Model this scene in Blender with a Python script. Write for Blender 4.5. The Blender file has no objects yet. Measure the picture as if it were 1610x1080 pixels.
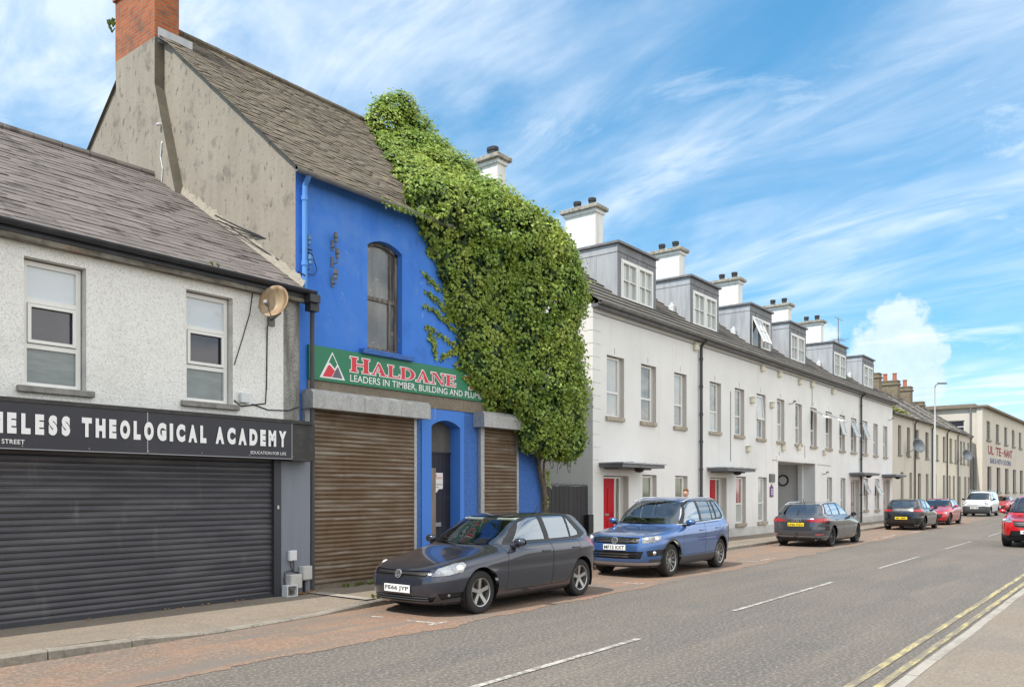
import bpy, bmesh, math, random
import numpy as np
from mathutils import Vector, Matrix
R = math.radians
random.seed(11); rng = np.random.default_rng(11)
scene = bpy.context.scene
COL = scene.collection

# ------------------------------------------------------------------ camera
cd = bpy.data.cameras.new('camera'); cam = bpy.data.objects.new('camera', cd); COL.objects.link(cam)
cam.location = (0, 0, 1.79); cam.rotation_euler = (R(90), 0, R(38.059 - 90))
cd.sensor_width = 36; cd.sensor_fit = 'HORIZONTAL'; cd.lens = 1290 / 1610 * 36
cd.shift_x = 0; cd.shift_y = (772 - 540) / 1610
cd.clip_start = 0.1; cd.clip_end = 5000
scene.camera = cam

# ------------------------------------------------------------------ light, sky, exposure
SUN_EL, SUN_AZ = 56.0, 173.0        # azimuth counted from +X towards +Y
sd = bpy.data.lights.new('sun', 'SUN'); sun = bpy.data.objects.new('sun', sd); COL.objects.link(sun)
sd.energy = 3.1; sd.angle = R(0.53); sd.color = (1.0, 0.955, 0.88)
sv = Vector((math.cos(R(SUN_EL)) * math.cos(R(SUN_AZ)), math.cos(R(SUN_EL)) * math.sin(R(SUN_AZ)), math.sin(R(SUN_EL))))
sun.rotation_euler = sv.to_track_quat('Z', 'Y').to_euler(); sun.location = (0, 0, 60)
scene.view_settings.view_transform = 'Standard'; scene.view_settings.look = 'None'
scene.view_settings.gamma = 1.0; scene.view_settings.exposure = 0.62
scene.view_settings.use_curve_mapping = False
scene.cycles.max_bounces = 8; scene.cycles.transparent_max_bounces = 16
scene.cycles.caustics_reflective = False; scene.cycles.caustics_refractive = False

W = bpy.data.worlds.new('World'); scene.world = W; W.use_nodes = True
def build_world():
    nt = W.node_tree; n = nt.nodes; n.clear(); lk = nt.links.new
    out = n.new('ShaderNodeOutputWorld'); bg = n.new('ShaderNodeBackground'); lk(bg.outputs[0], out.inputs[0])
    sky = n.new('ShaderNodeTexSky'); sky.sky_type = 'NISHITA'; sky.sun_disc = False
    sky.sun_elevation = R(SUN_EL); sky.sun_rotation = R(90 - SUN_AZ) % (2 * math.pi)
    sky.altitude = 1800; sky.air_density = 1.0; sky.dust_density = 0.25; sky.ozone_density = 2.6
    tc = n.new('ShaderNodeTexCoord')
    def math_(op, a, b=None, clamp=False):
        m = n.new('ShaderNodeMath'); m.operation = op; m.use_clamp = clamp
        for k, q in enumerate((a, b)):
            if q is None: continue
            if isinstance(q, (int, float)): m.inputs[k].default_value = q
            else: lk(q, m.inputs[k])
        return m.outputs[0]
    sep = n.new('ShaderNodeSeparateXYZ'); lk(tc.outputs['Generated'], sep.inputs[0])
    zz = math_('ADD', math_('MAXIMUM', sep.outputs[2], 0.0), 0.09)
    px = math_('DIVIDE', sep.outputs[0], zz); py = math_('DIVIDE', sep.outputs[1], zz)
    cb = n.new('ShaderNodeCombineXYZ'); lk(px, cb.inputs[0]); lk(py, cb.inputs[1])
    # cirrus: wind-drawn streaks on a high flat layer
    def noise(vec, scale, detail, rough, rot, sc, dist=0.0, loc=(0, 0, 0)):
        mp = n.new('ShaderNodeMapping'); mp.vector_type = 'TEXTURE'; lk(vec, mp.inputs[0])
        mp.inputs['Rotation'].default_value = (0, 0, R(rot)); mp.inputs['Scale'].default_value = (*sc, 1)
        mp.inputs['Location'].default_value = loc
        t = n.new('ShaderNodeTexNoise'); lk(mp.outputs[0], t.inputs[0])
        t.inputs['Scale'].default_value = scale; t.inputs['Detail'].default_value = detail
        t.inputs['Roughness'].default_value = rough; t.inputs['Distortion'].default_value = dist
        return t.outputs[0]
    def ramp(v, lo, hi, smooth=True):
        m = n.new('ShaderNodeMapRange'); m.interpolation_type = 'SMOOTHSTEP' if smooth else 'LINEAR'
        lk(v, m.inputs[0]); m.inputs[1].default_value = lo; m.inputs[2].default_value = hi
        return m.outputs[0]
    ST = 64.0
    streak = ramp(noise(cb.outputs[0], 1.0, 7, 0.54, ST, (1.6, 0.66), 0.6, (3.1, 1.7, 0)), 0.31, 0.68)
    broad = ramp(noise(cb.outputs[0], 0.62, 3, 0.5, ST - 12, (1.7, 0.8), 0.3, (7.3, 2.2, 0)), 0.36, 0.62)
    fine = noise(cb.outputs[0], 1.7, 8, 0.58, ST + 14, (1.5, 0.5), 1.3, (1.3, 4.4, 0))
    cir = math_('MULTIPLY', math_('MULTIPLY', streak, math_('ADD', math_('MULTIPLY', broad, 0.85), 0.22)), math_('ADD', math_('MULTIPLY', ramp(fine, 0.25, 0.75), 1.15), 0.28), True)
    wisp = math_('MULTIPLY', ramp(noise(cb.outputs[0], 1.25, 9, 0.62, ST + 25, (1.15, 0.85), 1.6, (9.6, 5.1, 0)), 0.49, 0.76), 0.75)
    cir = math_('MAXIMUM', cir, wisp)
    # unseen bright cloud added behind the camera to light the shaded facades
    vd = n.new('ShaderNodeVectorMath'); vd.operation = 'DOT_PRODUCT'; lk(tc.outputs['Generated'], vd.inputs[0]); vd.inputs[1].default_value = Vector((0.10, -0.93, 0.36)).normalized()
    fill_cloud = math_('MULTIPLY', ramp(vd.outputs['Value'], 0.05, 0.62), ramp(noise(cb.outputs[0], 0.9, 6, 0.6, 30, (1.3, 1.0), 0.3, (5, 1, 0)), 0.34, 0.54))
        # cumulus: heaps low over the far end of the street
    def heap(az, el, r):
        d = Vector((math.cos(R(el)) * math.cos(R(az)), math.cos(R(el)) * math.sin(R(az)), math.sin(R(el))))
        vs = n.new('ShaderNodeVectorMath'); vs.operation = 'DISTANCE'
        lk(tc.outputs['Generated'], vs.inputs[0]); vs.inputs[1].default_value = d
        return math_('SUBTRACT', 1.0, math_('DIVIDE', vs.outputs['Value'], r))
    def skydir(u, v):
        a = (u - 805) / 1290; b = (772 - v) / 1290
        az = 38.059 - math.degrees(math.atan(a)); el = math.degrees(math.atan(b / math.hypot(1, a)))
        return az, el
    hs = None
    for u, v, r in ((1410, 522, .040), (1380, 552, .040), (1445, 545, .034), (1400, 585, .044), (1445, 600, .040), (1350, 602, .034), (1478, 556, .016), (1292, 536, .026), (1275, 560, .03), (1330, 640, .04)):
        h = heap(*skydir(u, v), r); hs = h if hs is None else math_('MAXIMUM', hs, h)
    bump = n.new('ShaderNodeTexNoise'); lk(tc.outputs['Generated'], bump.inputs[0]); bump.inputs['Scale'].default_value = 34
    bump.inputs['Detail'].default_value = 7; bump.inputs['Roughness'].default_value = 0.6
    cum = ramp(math_('ADD', hs, math_('MULTIPLY', math_('SUBTRACT', bump.outputs[0], 0.5), 1.5)), 0.12, 0.45)
    cumtone = ramp(math_('ADD', math_('MULTIPLY', bump.outputs[0], 0.6), math_('MULTIPLY', sep.outputs[2], 3.2)), 0.45, 1.0)
    hsv = n.new('ShaderNodeHueSaturation'); hsv.inputs['Saturation'].default_value = 1.2; hsv.inputs['Value'].default_value = 1.5
    hsv.inputs['Hue'].default_value = 0.480
    lo = n.new('ShaderNodeMapRange'); lk(sep.outputs[2], lo.inputs[0]); lo.inputs[1].default_value = 0.0; lo.inputs[2].default_value = 0.5; lo.inputs[3].default_value = 0.46; lo.inputs[4].default_value = 1.0
    dim = n.new('ShaderNodeMix'); dim.data_type = 'RGBA'; dim.blend_type = 'MULTIPLY'; dim.inputs[0].default_value = 1; lk(sky.outputs[0], dim.inputs[6]); lk(lo.outputs[0], dim.inputs[7])
    lk(dim.outputs[2], hsv.inputs['Color'])
    mx = n.new('ShaderNodeMix'); mx.data_type = 'RGBA'; lk(math_('MULTIPLY', cir, 0.66), mx.inputs[0]); lk(hsv.outputs[0], mx.inputs[6])
    mx.inputs[7].default_value = (6.4, 6.8, 7.2, 1)
    cc = n.new('ShaderNodeMix'); cc.data_type = 'RGBA'; lk(cumtone, cc.inputs[0])
    cc.inputs[6].default_value = (4.3, 4.7, 5.6, 1); cc.inputs[7].default_value = (7.4, 7.1, 7.0, 1)
    m2 = n.new('ShaderNodeMix'); m2.data_type = 'RGBA'; lk(math_('MULTIPLY', cum, 0.48), m2.inputs[0])
    lk(mx.outputs[2], m2.inputs[6]); lk(cc.outputs[2], m2.inputs[7])
    m3 = n.new('ShaderNodeMix'); m3.data_type = 'RGBA'; lk(fill_cloud, m3.inputs[0]); lk(m2.outputs[2], m3.inputs[6]); m3.inputs[7].default_value = (9.4, 9.35, 9.2, 1)
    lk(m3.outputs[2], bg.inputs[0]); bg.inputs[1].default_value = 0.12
build_world()

# ------------------------------------------------------------------ material helper
def pm(name, col, rough=.8, metal=0., var=(), bump=(), coat=0., spec=.5, island=0., coord='pos', emit=None):
    m = bpy.data.materials.new(name); m.use_nodes = True; nt = m.node_tree; n = nt.nodes; lk = nt.links.new
    b = n['Principled BSDF']
    b.inputs['Roughness'].default_value = rough; b.inputs['Metallic'].default_value = metal
    b.inputs['Specular IOR Level'].default_value = spec
    if coat: b.inputs['Coat Weight'].default_value = coat; b.inputs['Coat Roughness'].default_value = .03
    if coord == 'pos': src = n.new('ShaderNodeNewGeometry').outputs['Position']
    else: src = n.new('ShaderNodeTexCoord').outputs['Object']
    def nz(scale, detail=4, rough_=.55, seed=0.):
        mp = n.new('ShaderNodeMapping'); lk(src, mp.inputs[0])
        sc = scale if isinstance(scale, (tuple, list)) else (scale,) * 3
        mp.inputs['Scale'].default_value = sc; mp.inputs['Location'].default_value = (seed, seed * 1.7, seed * .6)
        t = n.new('ShaderNodeTexNoise'); t.inputs['Scale'].default_value = 1; t.inputs['Detail'].default_value = detail
        t.inputs['Roughness'].default_value = rough_; lk(mp.outputs[0], t.inputs[0]); return t.outputs[0]
    cur = None
    rgb = n.new('ShaderNodeRGB'); rgb.outputs[0].default_value = (*col, 1); cur = rgb.outputs[0]
    if island:
        g = n.new('ShaderNodeNewGeometry'); mr = n.new('ShaderNodeMapRange'); lk(g.outputs['Random Per Island'], mr.inputs[0])
        mr.inputs[3].default_value = 1 - island; mr.inputs[4].default_value = 1 + island
        h = n.new('ShaderNodeHueSaturation'); lk(mr.outputs[0], h.inputs['Value']); lk(cur, h.inputs['Color']); cur = h.outputs[0]
    for k, v in enumerate(var):
        scale, lo, hi, c2, fac = v[:5]; det = v[5] if len(v) > 5 else 5
        mr = n.new('ShaderNodeMapRange'); lk(nz(scale, det, .6, 3.1 * k + 1), mr.inputs[0])
        mr.inputs[1].default_value = lo; mr.inputs[2].default_value = hi; mr.inputs[3].default_value = 0; mr.inputs[4].default_value = fac
        mx = n.new('ShaderNodeMix'); mx.data_type = 'RGBA'; lk(mr.outputs[0], mx.inputs[0]); lk(cur, mx.inputs[6])
        mx.inputs[7].default_value = (*c2, 1); cur = mx.outputs[2]
    lk(cur, b.inputs['Base Color'])
    prev = None
    for k, (scale, strength, dist) in enumerate(bump):
        bp = n.new('ShaderNodeBump'); lk(nz(scale, 3, .6, 7.7 + k), bp.inputs['Height'])
        bp.inputs['Strength'].default_value = strength; bp.inputs['Distance'].default_value = dist
        if prev is not None: lk(prev, bp.inputs['Normal'])
        prev = bp.outputs[0]
    if prev is not None: lk(prev, b.inputs['Normal'])
    if emit: b.inputs['Emission Color'].default_value = (*emit[:3], 1); b.inputs['Emission Strength'].default_value = emit[3]
    return m

def glass_mat(name, tint=(.62, .70, .66), refl=1.0, rough=.0, base=.10):
    m = bpy.data.materials.new(name); m.use_nodes = True; nt = m.node_tree; n = nt.nodes; n.clear(); lk = nt.links.new
    out = n.new('ShaderNodeOutputMaterial'); mix = n.new('ShaderNodeMixShader'); fr = n.new('ShaderNodeFresnel')
    fr.inputs[0].default_value = 1.6
    mu = n.new('ShaderNodeMath'); mu.operation = 'MULTIPLY_ADD'; mu.inputs[1].default_value = refl; mu.inputs[2].default_value = base; mu.use_clamp = True
    lk(fr.outputs[0], mu.inputs[0]); lk(mu.outputs[0], mix.inputs[0])
    tr = n.new('ShaderNodeBsdfTransparent'); tr.inputs[0].default_value = (*tint, 1)
    gl = n.new('ShaderNodeBsdfGlossy'); gl.inputs['Roughness'].default_value = rough; gl.inputs['Color'].default_value = (.80, .90, 1.0, 1)
    lk(tr.outputs[0], mix.inputs[1]); lk(gl.outputs[0], mix.inputs[2]); lk(mix.outputs[0], out.inputs[0])
    return m

# ------------------------------------------------------------------ object helpers
def worldloc(o):
    v = Vector((0, 0, 0))
    while o is not None: v = v + o.location; o = o.parent
    return v
def thing(name, label, cat, loc=(0, 0, 0), group=None):
    o = bpy.data.objects.new(name, None); COL.objects.link(o); o.location = loc; o.empty_display_size = .3
    o['label'] = label; o['category'] = cat
    if group: o['group'] = group
    return o
def tag(o, label, cat, group=None, kind=None):
    o['label'] = label; o['category'] = cat
    if group: o['group'] = group
    if kind: o['kind'] = kind
    return o
class MB:
    def __init__(s): s.v = []; s.f = []; s.m = []
    def add(s, vs, fs, m=0):
        k = len(s.v); s.v.extend(tuple(map(float, q)) for q in vs); s.f.extend(tuple(i + k for i in f) for f in fs); s.m.extend([m] * len(fs)); return s
    def quad(s, a, b, c, d, m=0): return s.add((a, b, c, d), ((0, 1, 2, 3),), m)
    def poly(s, pts, m=0): return s.add(pts, (tuple(range(len(pts))),), m)
    def box(s, x0, x1, y0, y1, z0, z1, m=0, bev=0.):
        if bev > 0:
            b = min(bev, abs(x1-x0)*.45, abs(y1-y0)*.45, abs(z1-z0)*.45)
            vs = []; idx = {}
            for ix in (0, 1):
                for iy in (0, 1):
                    for iz in (0, 1):
                        cx, cy, cz = (x0, x1)[ix], (y0, y1)[iy], (z0, z1)[iz]
                        sx, sy, sz = (1, -1)[ix]*b, (1, -1)[iy]*b, (1, -1)[iz]*b
                        for a in range(3):
                            p = [cx+sx, cy+sy, cz+sz]; p[a] = (cx, cy, cz)[a]
                            idx[ix, iy, iz, a] = len(vs); vs.append(p)
            fs = []
            for a in range(3):
                o = [q for q in range(3) if q != a]
                for e in (0, 1):
                    loop = []
                    for (p, q) in ((0, 0), (1, 0), (1, 1), (0, 1)):
                        k = [0]*3; k[a] = e; k[o[0]] = p; k[o[1]] = q; loop.append(idx[(*k, a)])
                    fs.append(tuple(loop))
            for a in range(3):
                o = [q for q in range(3) if q != a]
                for p in (0, 1):
                    for q in (0, 1):
                        k0 = [0]*3; k1 = [0]*3; k0[a] = 0; k1[a] = 1
                        for k in (k0, k1): k[o[0]] = p; k[o[1]] = q
                        fs.append((idx[(*k0, o[0])], idx[(*k1, o[0])], idx[(*k1, o[1])], idx[(*k0, o[1])]))
            for ix in (0, 1):
                for iy in (0, 1):
                    for iz in (0, 1): fs.append(tuple(idx[ix, iy, iz, a] for a in range(3)))
            return s.add(vs, fs, m)
        v = [(x, y, z) for x in (x0, x1) for y in (y0, y1) for z in (z0, z1)]
        return s.add(v, ((0, 1, 3, 2), (4, 6, 7, 5), (0, 4, 5, 1), (2, 3, 7, 6), (0, 2, 6, 4), (1, 5, 7, 3)), m)
    def obox(s, c, ax, ay, az, m=0):
        c, ax, ay, az = map(Vector, (c, ax, ay, az))
        v = [c + i*ax + j*ay + k*az for i in (-1, 1) for j in (-1, 1) for k in (-1, 1)]
        return s.add(v, ((0, 1, 3, 2), (4, 6, 7, 5), (0, 4, 5, 1), (2, 3, 7, 6), (0, 2, 6, 4), (1, 5, 7, 3)), m)
    def tube(s, pts, r, n=8, m=0, cap=True):
        pts = [Vector(p) for p in pts]; rs = r if isinstance(r, (list, tuple)) else [r]*len(pts)
        rings = []; up = None
        for i, p in enumerate(pts):
            d = (pts[min(i+1, len(pts)-1)] - pts[max(i-1, 0)]).normalized()
            if up is None: up = Vector((0, 0, 1)) if abs(d.z) < .9 else Vector((1, 0, 0))
            a = d.cross(up).normalized(); b = a.cross(d).normalized(); up = b
            rings.append([p + rs[i]*(math.cos(2*math.pi*k/n)*a + math.sin(2*math.pi*k/n)*b) for k in range(n)])
        vs = [q for rg in rings for q in rg]; fs = []
        for i in range(len(pts)-1):
            for k in range(n): fs.append((i*n+k, i*n+(k+1) % n, (i+1)*n+(k+1) % n, (i+1)*n+k))
        if cap: fs.append(tuple(range(n))); fs.append(tuple((len(pts)-1)*n + k for k in range(n-1, -1, -1)))
        return s.add(vs, fs, m)
    def lathe(s, prof, n=24, m=0, c=(0, 0, 0), axis='z'):
        # prof: (radius, height) pairs
        vs = []; fs = []
        for r, h in prof:
            for k in range(n):
                a = 2*math.pi*k/n; x, y = r*math.cos(a), r*math.sin(a)
                p = {'z': (x, y, h), 'y': (x, h, y), 'x': (h, x, y)}[axis]
                vs.append((p[0]+c[0], p[1]+c[1], p[2]+c[2]))
        for i in range(len(prof)-1):
            for k in range(n): fs.append((i*n+k, i*n+(k+1) % n, (i+1)*n+(k+1) % n, (i+1)*n+k))
        return s.add(vs, fs, m)
    def ball(s, c, r, n=12, m=0, rot=None):
        vs = []; fs = []; h = n//2+1
        for i in range(h+1):
            t = math.pi*i/h
            for k in range(n):
                a = 2*math.pi*k/n
                q = Vector((r[0]*math.sin(t)*math.cos(a), r[1]*math.sin(t)*math.sin(a), r[2]*math.cos(t)))
                if rot is not None: q = rot @ q
                vs.append(q + Vector(c))
        for i in range(h):
            for k in range(n): fs.append((i*n+k, (i+1)*n+k, (i+1)*n+(k+1) % n, i*n+(k+1) % n))
        return s.add(vs, fs, m)
    def build(s, name, mats, parent=None, smooth=False, label=None, origin=None, angle=None):
        o0 = worldloc(parent) if parent is not None else Vector(origin or (0, 0, 0))
        me = bpy.data.meshes.new(name); me.from_pydata([(x-o0.x, y-o0.y, z-o0.z) for x, y, z in s.v], [], s.f)
        mats = mats if isinstance(mats, (list, tuple)) else [mats]
        for q in mats: me.materials.append(q)
        if len(mats) > 1: me.polygons.foreach_set('material_index', s.m)
        bm = bmesh.new(); bm.from_mesh(me); bmesh.ops.remove_doubles(bm, verts=bm.verts, dist=1e-5)
        bmesh.ops.recalc_face_normals(bm, faces=bm.faces); bm.to_mesh(me); bm.free()
        if smooth:
            me.polygons.foreach_set('use_smooth', [True]*len(me.polygons))
            if angle is not None: me.set_sharp_from_angle(angle=R(angle))
        me.update()
        o = bpy.data.objects.new(name, me); COL.objects.link(o)
        if parent is not None: o.parent = parent
        else: o.location = o0
        if label: o['label'] = label
        return o
    def raw(s, name, mats, parent=None, smooth=False):   # no merging (many loose faces)
        o0 = worldloc(parent) if parent is not None else Vector((0, 0, 0))
        me = bpy.data.meshes.new(name); me.from_pydata([(x-o0.x, y-o0.y, z-o0.z) for x, y, z in s.v], [], s.f)
        mats = mats if isinstance(mats, (list, tuple)) else [mats]
        for q in mats: me.materials.append(q)
        if len(mats) > 1: me.polygons.foreach_set('material_index', s.m)
        if smooth: me.polygons.foreach_set('use_smooth', [True]*len(me.polygons))
        o = bpy.data.objects.new(name, me); COL.objects.link(o)
        if parent is not None: o.parent = parent
        return o

_tc = {}
def text_geo(body, bold=0., spacing=1.):
    key = (body, bold, spacing)
    if key in _tc: return _tc[key]
    cu = bpy.data.curves.new('lettering', 'FONT'); cu.body = body; cu.size = 1; cu.offset = bold; cu.space_character = spacing
    cu.resolution_u = 4
    ob = bpy.data.objects.new('lettering', cu); COL.objects.link(ob)
    dg = bpy.context.evaluated_depsgraph_get(); me = bpy.data.meshes.new_from_object(ob.evaluated_get(dg))
    vs = [(v.co.x, v.co.y) for v in me.vertices]; fs = [tuple(p.vertices) for p in me.polygons]
    bpy.data.objects.remove(ob); bpy.data.curves.remove(cu); bpy.data.meshes.remove(me)
    _tc[key] = (vs, fs); return vs, fs
def put_text(mb, body, w, h, origin, right, up, m=0, bold=0., spacing=1., scale=None):
    """lay BODY into a w x h rectangle whose lower left corner is ORIGIN"""
    vs, fs = text_geo(body, bold, spacing)
    xs = [v[0] for v in vs]; ys = [v[1] for v in vs]; x0, x1, y0, y1 = min(xs), max(xs), min(ys), max(ys)
    sx = scale if scale else w/(x1-x0); sy = h/(y1-y0)
    o, r, u = Vector(origin), Vector(right), Vector(up)
    mb.add([o + r*((x-x0)*sx) + u*((y-y0)*sy) for x, y in vs], fs, m)
def text_width(body, bold=0., spacing=1.):
    vs, _ = text_geo(body, bold, spacing); xs = [v[0] for v in vs]; return max(xs) - min(xs)

def pchip(xs, ys):
    x = np.array(xs, float); y = np.array(ys, float); h = np.diff(x); d = np.diff(y)/h
    m = np.zeros(len(x)); m[0] = d[0]; m[-1] = d[-1]
    for i in range(1, len(x)-1):
        if d[i-1]*d[i] > 0:
            w1 = 2*h[i]+h[i-1]; w2 = h[i]+2*h[i-1]; m[i] = (w1+w2)/(w1/d[i-1]+w2/d[i])
    def f(q):
        q = np.clip(np.asarray(q, float), x[0], x[-1]); i = np.clip(np.searchsorted(x, q, 'right')-1, 0, len(x)-2)
        t = (q-x[i])/h[i]
        return (2*t**3-3*t*t+1)*y[i] + (t**3-2*t*t+t)*h[i]*m[i] + (-2*t**3+3*t*t)*y[i+1] + (t**3-t*t)*h[i]*m[i+1]
    return f

# ------------------------------------------------------------------ materials
M = {}
M['asphalt'] = pm('asphalt', (.140, .119, .097), .9, var=[(.35, .35, .7, (.185, .152, .12), .8), ((.12, 1.5, 1), .45, .66, (.112, .099, .086), .75), ((.4, 3.2, 1), .56, .7, (.195, .162, .128), .6), (.9, .6, .68, (.105, .098, .09), .6, 6), (24, .48, .66, (.29, .265, .235), .7, 3), (34, .5, .68, (.055, .05, .046), .75, 3)], bump=[(60, .55, .012)])
M['lane'] = pm('red_asphalt', (.25, .145, .092), .9, var=[(.5, .35, .65, (.225, .155, .108), .9), (1.3, .5, .7, (.29, .185, .12), .7), (1.0, .46, .62, (.165, .14, .115), .75, 7), (24, .48, .68, (.40, .29, .22), .6, 3), (34, .5, .7, (.11, .075, .06), .65, 3), ((.3, 2.4, 1), .48, .66, (.165, .145, .125), .85)], bump=[(60, .5, .012)])
M['paving'] = pm('pavement_concrete', (.225, .178, .13), .92, var=[(.7, .35, .7, (.27, .228, .178), .7), (3.2, .45, .7, (.20, .165, .13), .7), (.5, .52, .6, (.185, .16, .135), .6, 7), (26, .48, .66, (.15, .125, .10), .6, 3), (34, .52, .7, (.40, .35, .29), .55, 3), ((.5, 4, 1), .56, .68, (.17, .14, .112), .5, 6)], bump=[(55, .35, .008)])
M['kerb'] = pm('kerb_stone', (.275, .245, .20), .9, var=[(1.4, .35, .65, (.165, .145, .12), .85), (22, .45, .7, (.37, .34, .29), .5, 3), (5, .56, .68, (.11, .10, .085), .7, 6)], bump=[(45, .4, .008)])
M['kerbpale'] = pm('kerb_stone_pale', (.37, .33, .28), .9, var=[(2, .4, .75, (.27, .24, .20), .8), (30, .45, .7, (.46, .43, .38), .5, 2), ((1, 5, 1), .5, .66, (.22, .20, .17), .6)], bump=[(45, .3, .006)])
M['paintline'] = pm('road_paint_white', (.52, .49, .43), .85, var=[(9, .44, .58, (.21, .19, .165), .92, 7), (30, .46, .62, (.20, .18, .155), .85, 3)])
M['yellowline'] = pm('road_paint_yellow', (.56, .47, .20), .85, var=[((2.2, 13, 8), .40, .56, (.18, .155, .13), .85, 8), (30, .45, .62, (.19, .165, .14), .8, 3), (.8, .5, .62, (.18, .155, .13), .6, 5)])
M['soil'] = pm('bare_ground', (.12, .12, .09), 1., var=[(.3, .4, .7, (.1, .13, .06), .8)])
M['dash'] = pm('pebbledash', (.87, .86, .825), .95, var=[((62, 62, 40), .48, .66, (.55, .53, .49), .75, 3), (26, .5, .7, (.86, .85, .82), .6, 2), ((1.2, 1, .35), .55, .8, (.55, .53, .48), .6), (.9, .55, .8, (.62, .60, .55), .5)], bump=[(42, .6, .025)])
M['grime'] = pm('grimy_pebbledash', (.50, .49, .46), .95, var=[(48, .42, .62, (.24, .23, .21), .8, 2), ((6, 1, .8), .42, .62, (.16, .155, .14), .9)], bump=[(42, .9, .035)])
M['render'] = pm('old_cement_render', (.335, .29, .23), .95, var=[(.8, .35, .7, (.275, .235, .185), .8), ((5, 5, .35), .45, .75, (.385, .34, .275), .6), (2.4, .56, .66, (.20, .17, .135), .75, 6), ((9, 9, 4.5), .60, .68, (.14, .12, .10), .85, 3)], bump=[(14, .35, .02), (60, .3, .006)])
M['renderdark'] = pm('damp_shaded_render', (.13, .115, .09), .95, var=[(3, .35, .7, (.2, .175, .13), .8)], bump=[(14, .35, .02)])  # damp render with the shade of the chimney breast's side painted in
M['blue'] = pm('blue_masonry_paint', (.066, .215, .68), .85, spec=.2, var=[(.7, .35, .72, (.08, .24, .72), .8), ((2.0, 2, .5), .50, .75, (.03, .13, .52), .5), (1.7, .52, .68, (.13, .28, .66), .55, 7), ((3, 3, 1.2), .60, .74, (.04, .11, .30), .45, 6), (6, .64, .72, (.20, .34, .62), .7, 6), ((5, 5, .6), .66, .78, (.03, .09, .28), .4)], bump=[(18, .12, .01)])
M['blued'] = pm('blue_rough_paint', (.06, .185, .55), .85, var=[(55, .42, .62, (.03, .085, .27), .7, 2), (38, .55, .75, (.17, .31, .62), .6, 2), ((3, 3, .7), .5, .75, (.05, .14, .40), .6)], bump=[(48, .8, .025)])
M['blues'] = pm('blue_smooth_paint', (.06, .21, .64), .75, var=[((3, 3, .5), .45, .75, (.07, .2, .58), .7)], bump=[(14, .1, .01)])
M['bluepipe'] = pm('blue_pipe_paint', (.10, .30, .72), .5, var=[((8, 8, .6), .5, .7, (.07, .2, .5), .6)])
M['concrete'] = pm('brown_concrete', (.20, .165, .125), .95, var=[(3, .35, .7, (.28, .23, .175), .8), (20, .5, .7, (.12, .1, .08), .6)], bump=[(25, .4, .015)])
M['white'] = pm('white_wall_paint', (.84, .825, .795), .85, var=[(.5, .4, .75, (.70, .695, .68), .7), ((2.6, 2.6, .22), .55, .8, (.60, .58, .545), .5), ((9, 9, .5), .62, .75, (.62, .60, .56), .4), (3, .64, .74, (.66, .635, .585), .5)], bump=[(22, .1, .008)])
M['white2'] = pm('chimney_white', (.83, .815, .78), .85, var=[((4, 4, .5), .52, .75, (.55, .52, .46), .7)], bump=[(18, .15, .01)])
M['whitebase'] = pm('splash_stained_paint', (.66, .65, .62), .9, var=[((1.6, 1.6, 3), .40, .70, (.46, .435, .39), .8, 7), ((5, 5, 9), .6, .7, (.28, .26, .22), .6, 6)], bump=[(22, .1, .008)])
M['groove'] = pm('joint_grey', (.25, .24, .23), .9)  # flat grey for wall joint lines and cables
M['cream'] = pm('cream_render', (.64, .59, .50), .9, var=[(.4, .4, .7, (.56, .51, .43), .7), ((2.2, 2.2, .25), .5, .8, (.44, .40, .33), .6)], bump=[(22, .12, .008)])
M['cream2'] = pm('pale_yellow_paint', (.74, .68, .55), .9, var=[((2.2, 2.2, .25), .5, .8, (.55, .50, .40), .6)])
M['sand'] = pm('sandstone_sill', (.46, .40, .31), .9, var=[(8, .4, .65, (.26, .22, .17), .85), (30, .45, .7, (.55, .5, .4), .5)], bump=[(40, .4, .01)])
M['grey_sill'] = pm('grey_sill', (.30, .285, .265), .9, var=[(9, .4, .65, (.17, .16, .145), .8)], bump=[(40, .3, .008)])
M['slate'] = pm('slate_shop', (.160, .138, .128), .8, spec=.35, island=.22, var=[(.6, .4, .7, (.17, .148, .136), .6), (2.2, .56, .66, (.055, .047, .042), .85, 7), (6, .66, .74, (.26, .25, .2), .5, 5)], bump=[(20, .25, .01)])
M['slateold'] = pm('slate_mossy', (.138, .112, .084), .85, spec=.3, island=.34, var=[(1.1, .42, .62, (.155, .13, .092), .7), (4.5, .56, .68, (.05, .042, .035), .8, 6), (2.2, .60, .7, (.235, .20, .10), .7, 6)], bump=[(20, .3, .012)])
M['tile'] = pm('concrete_roof_tile', (.125, .115, .105), .85, island=.15, var=[(3, .45, .7, (.15, .135, .11), .7)], bump=[(25, .3, .01)])
M['slatefar'] = pm('slate_far', (.13, .12, .112), .85, island=.25, var=[(.8, .5, .68, (.075, .068, .06), .8), (1.6, .6, .72, (.17, .16, .09), .6)], bump=[(15, .3, .02)])
M['moss'] = pm('moss', (.16, .17, .04), 1., var=[(20, .4, .7, (.3, .3, .06), .8)], bump=[(40, .8, .03)])
M['mortar'] = pm('mortar_fillet', (.33, .29, .23), .95, var=[(5, .4, .65, (.33, .29, .23), .8)], bump=[(16, .8, .04)])
M['brick'] = None
M['lead'] = pm('lead_sheet', (.48, .49, .50), .55, metal=.25, var=[((4, 4, .6), .42, .7, (.30, .31, .325), .8), ((14, 14, .8), .55, .75, (.54, .55, .56), .5)], bump=[(6, .12, .02)])
M['leaddk'] = pm('lead_sheet_dark_and_shaded', (.17, .17, .18), .6, metal=.2, var=[((5, 5, .8), .42, .7, (.25, .25, .26), .8)], bump=[(6, .12, .02)])  # dark lead; on dormer fronts it is the cheeks' lead painted as shaded
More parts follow.
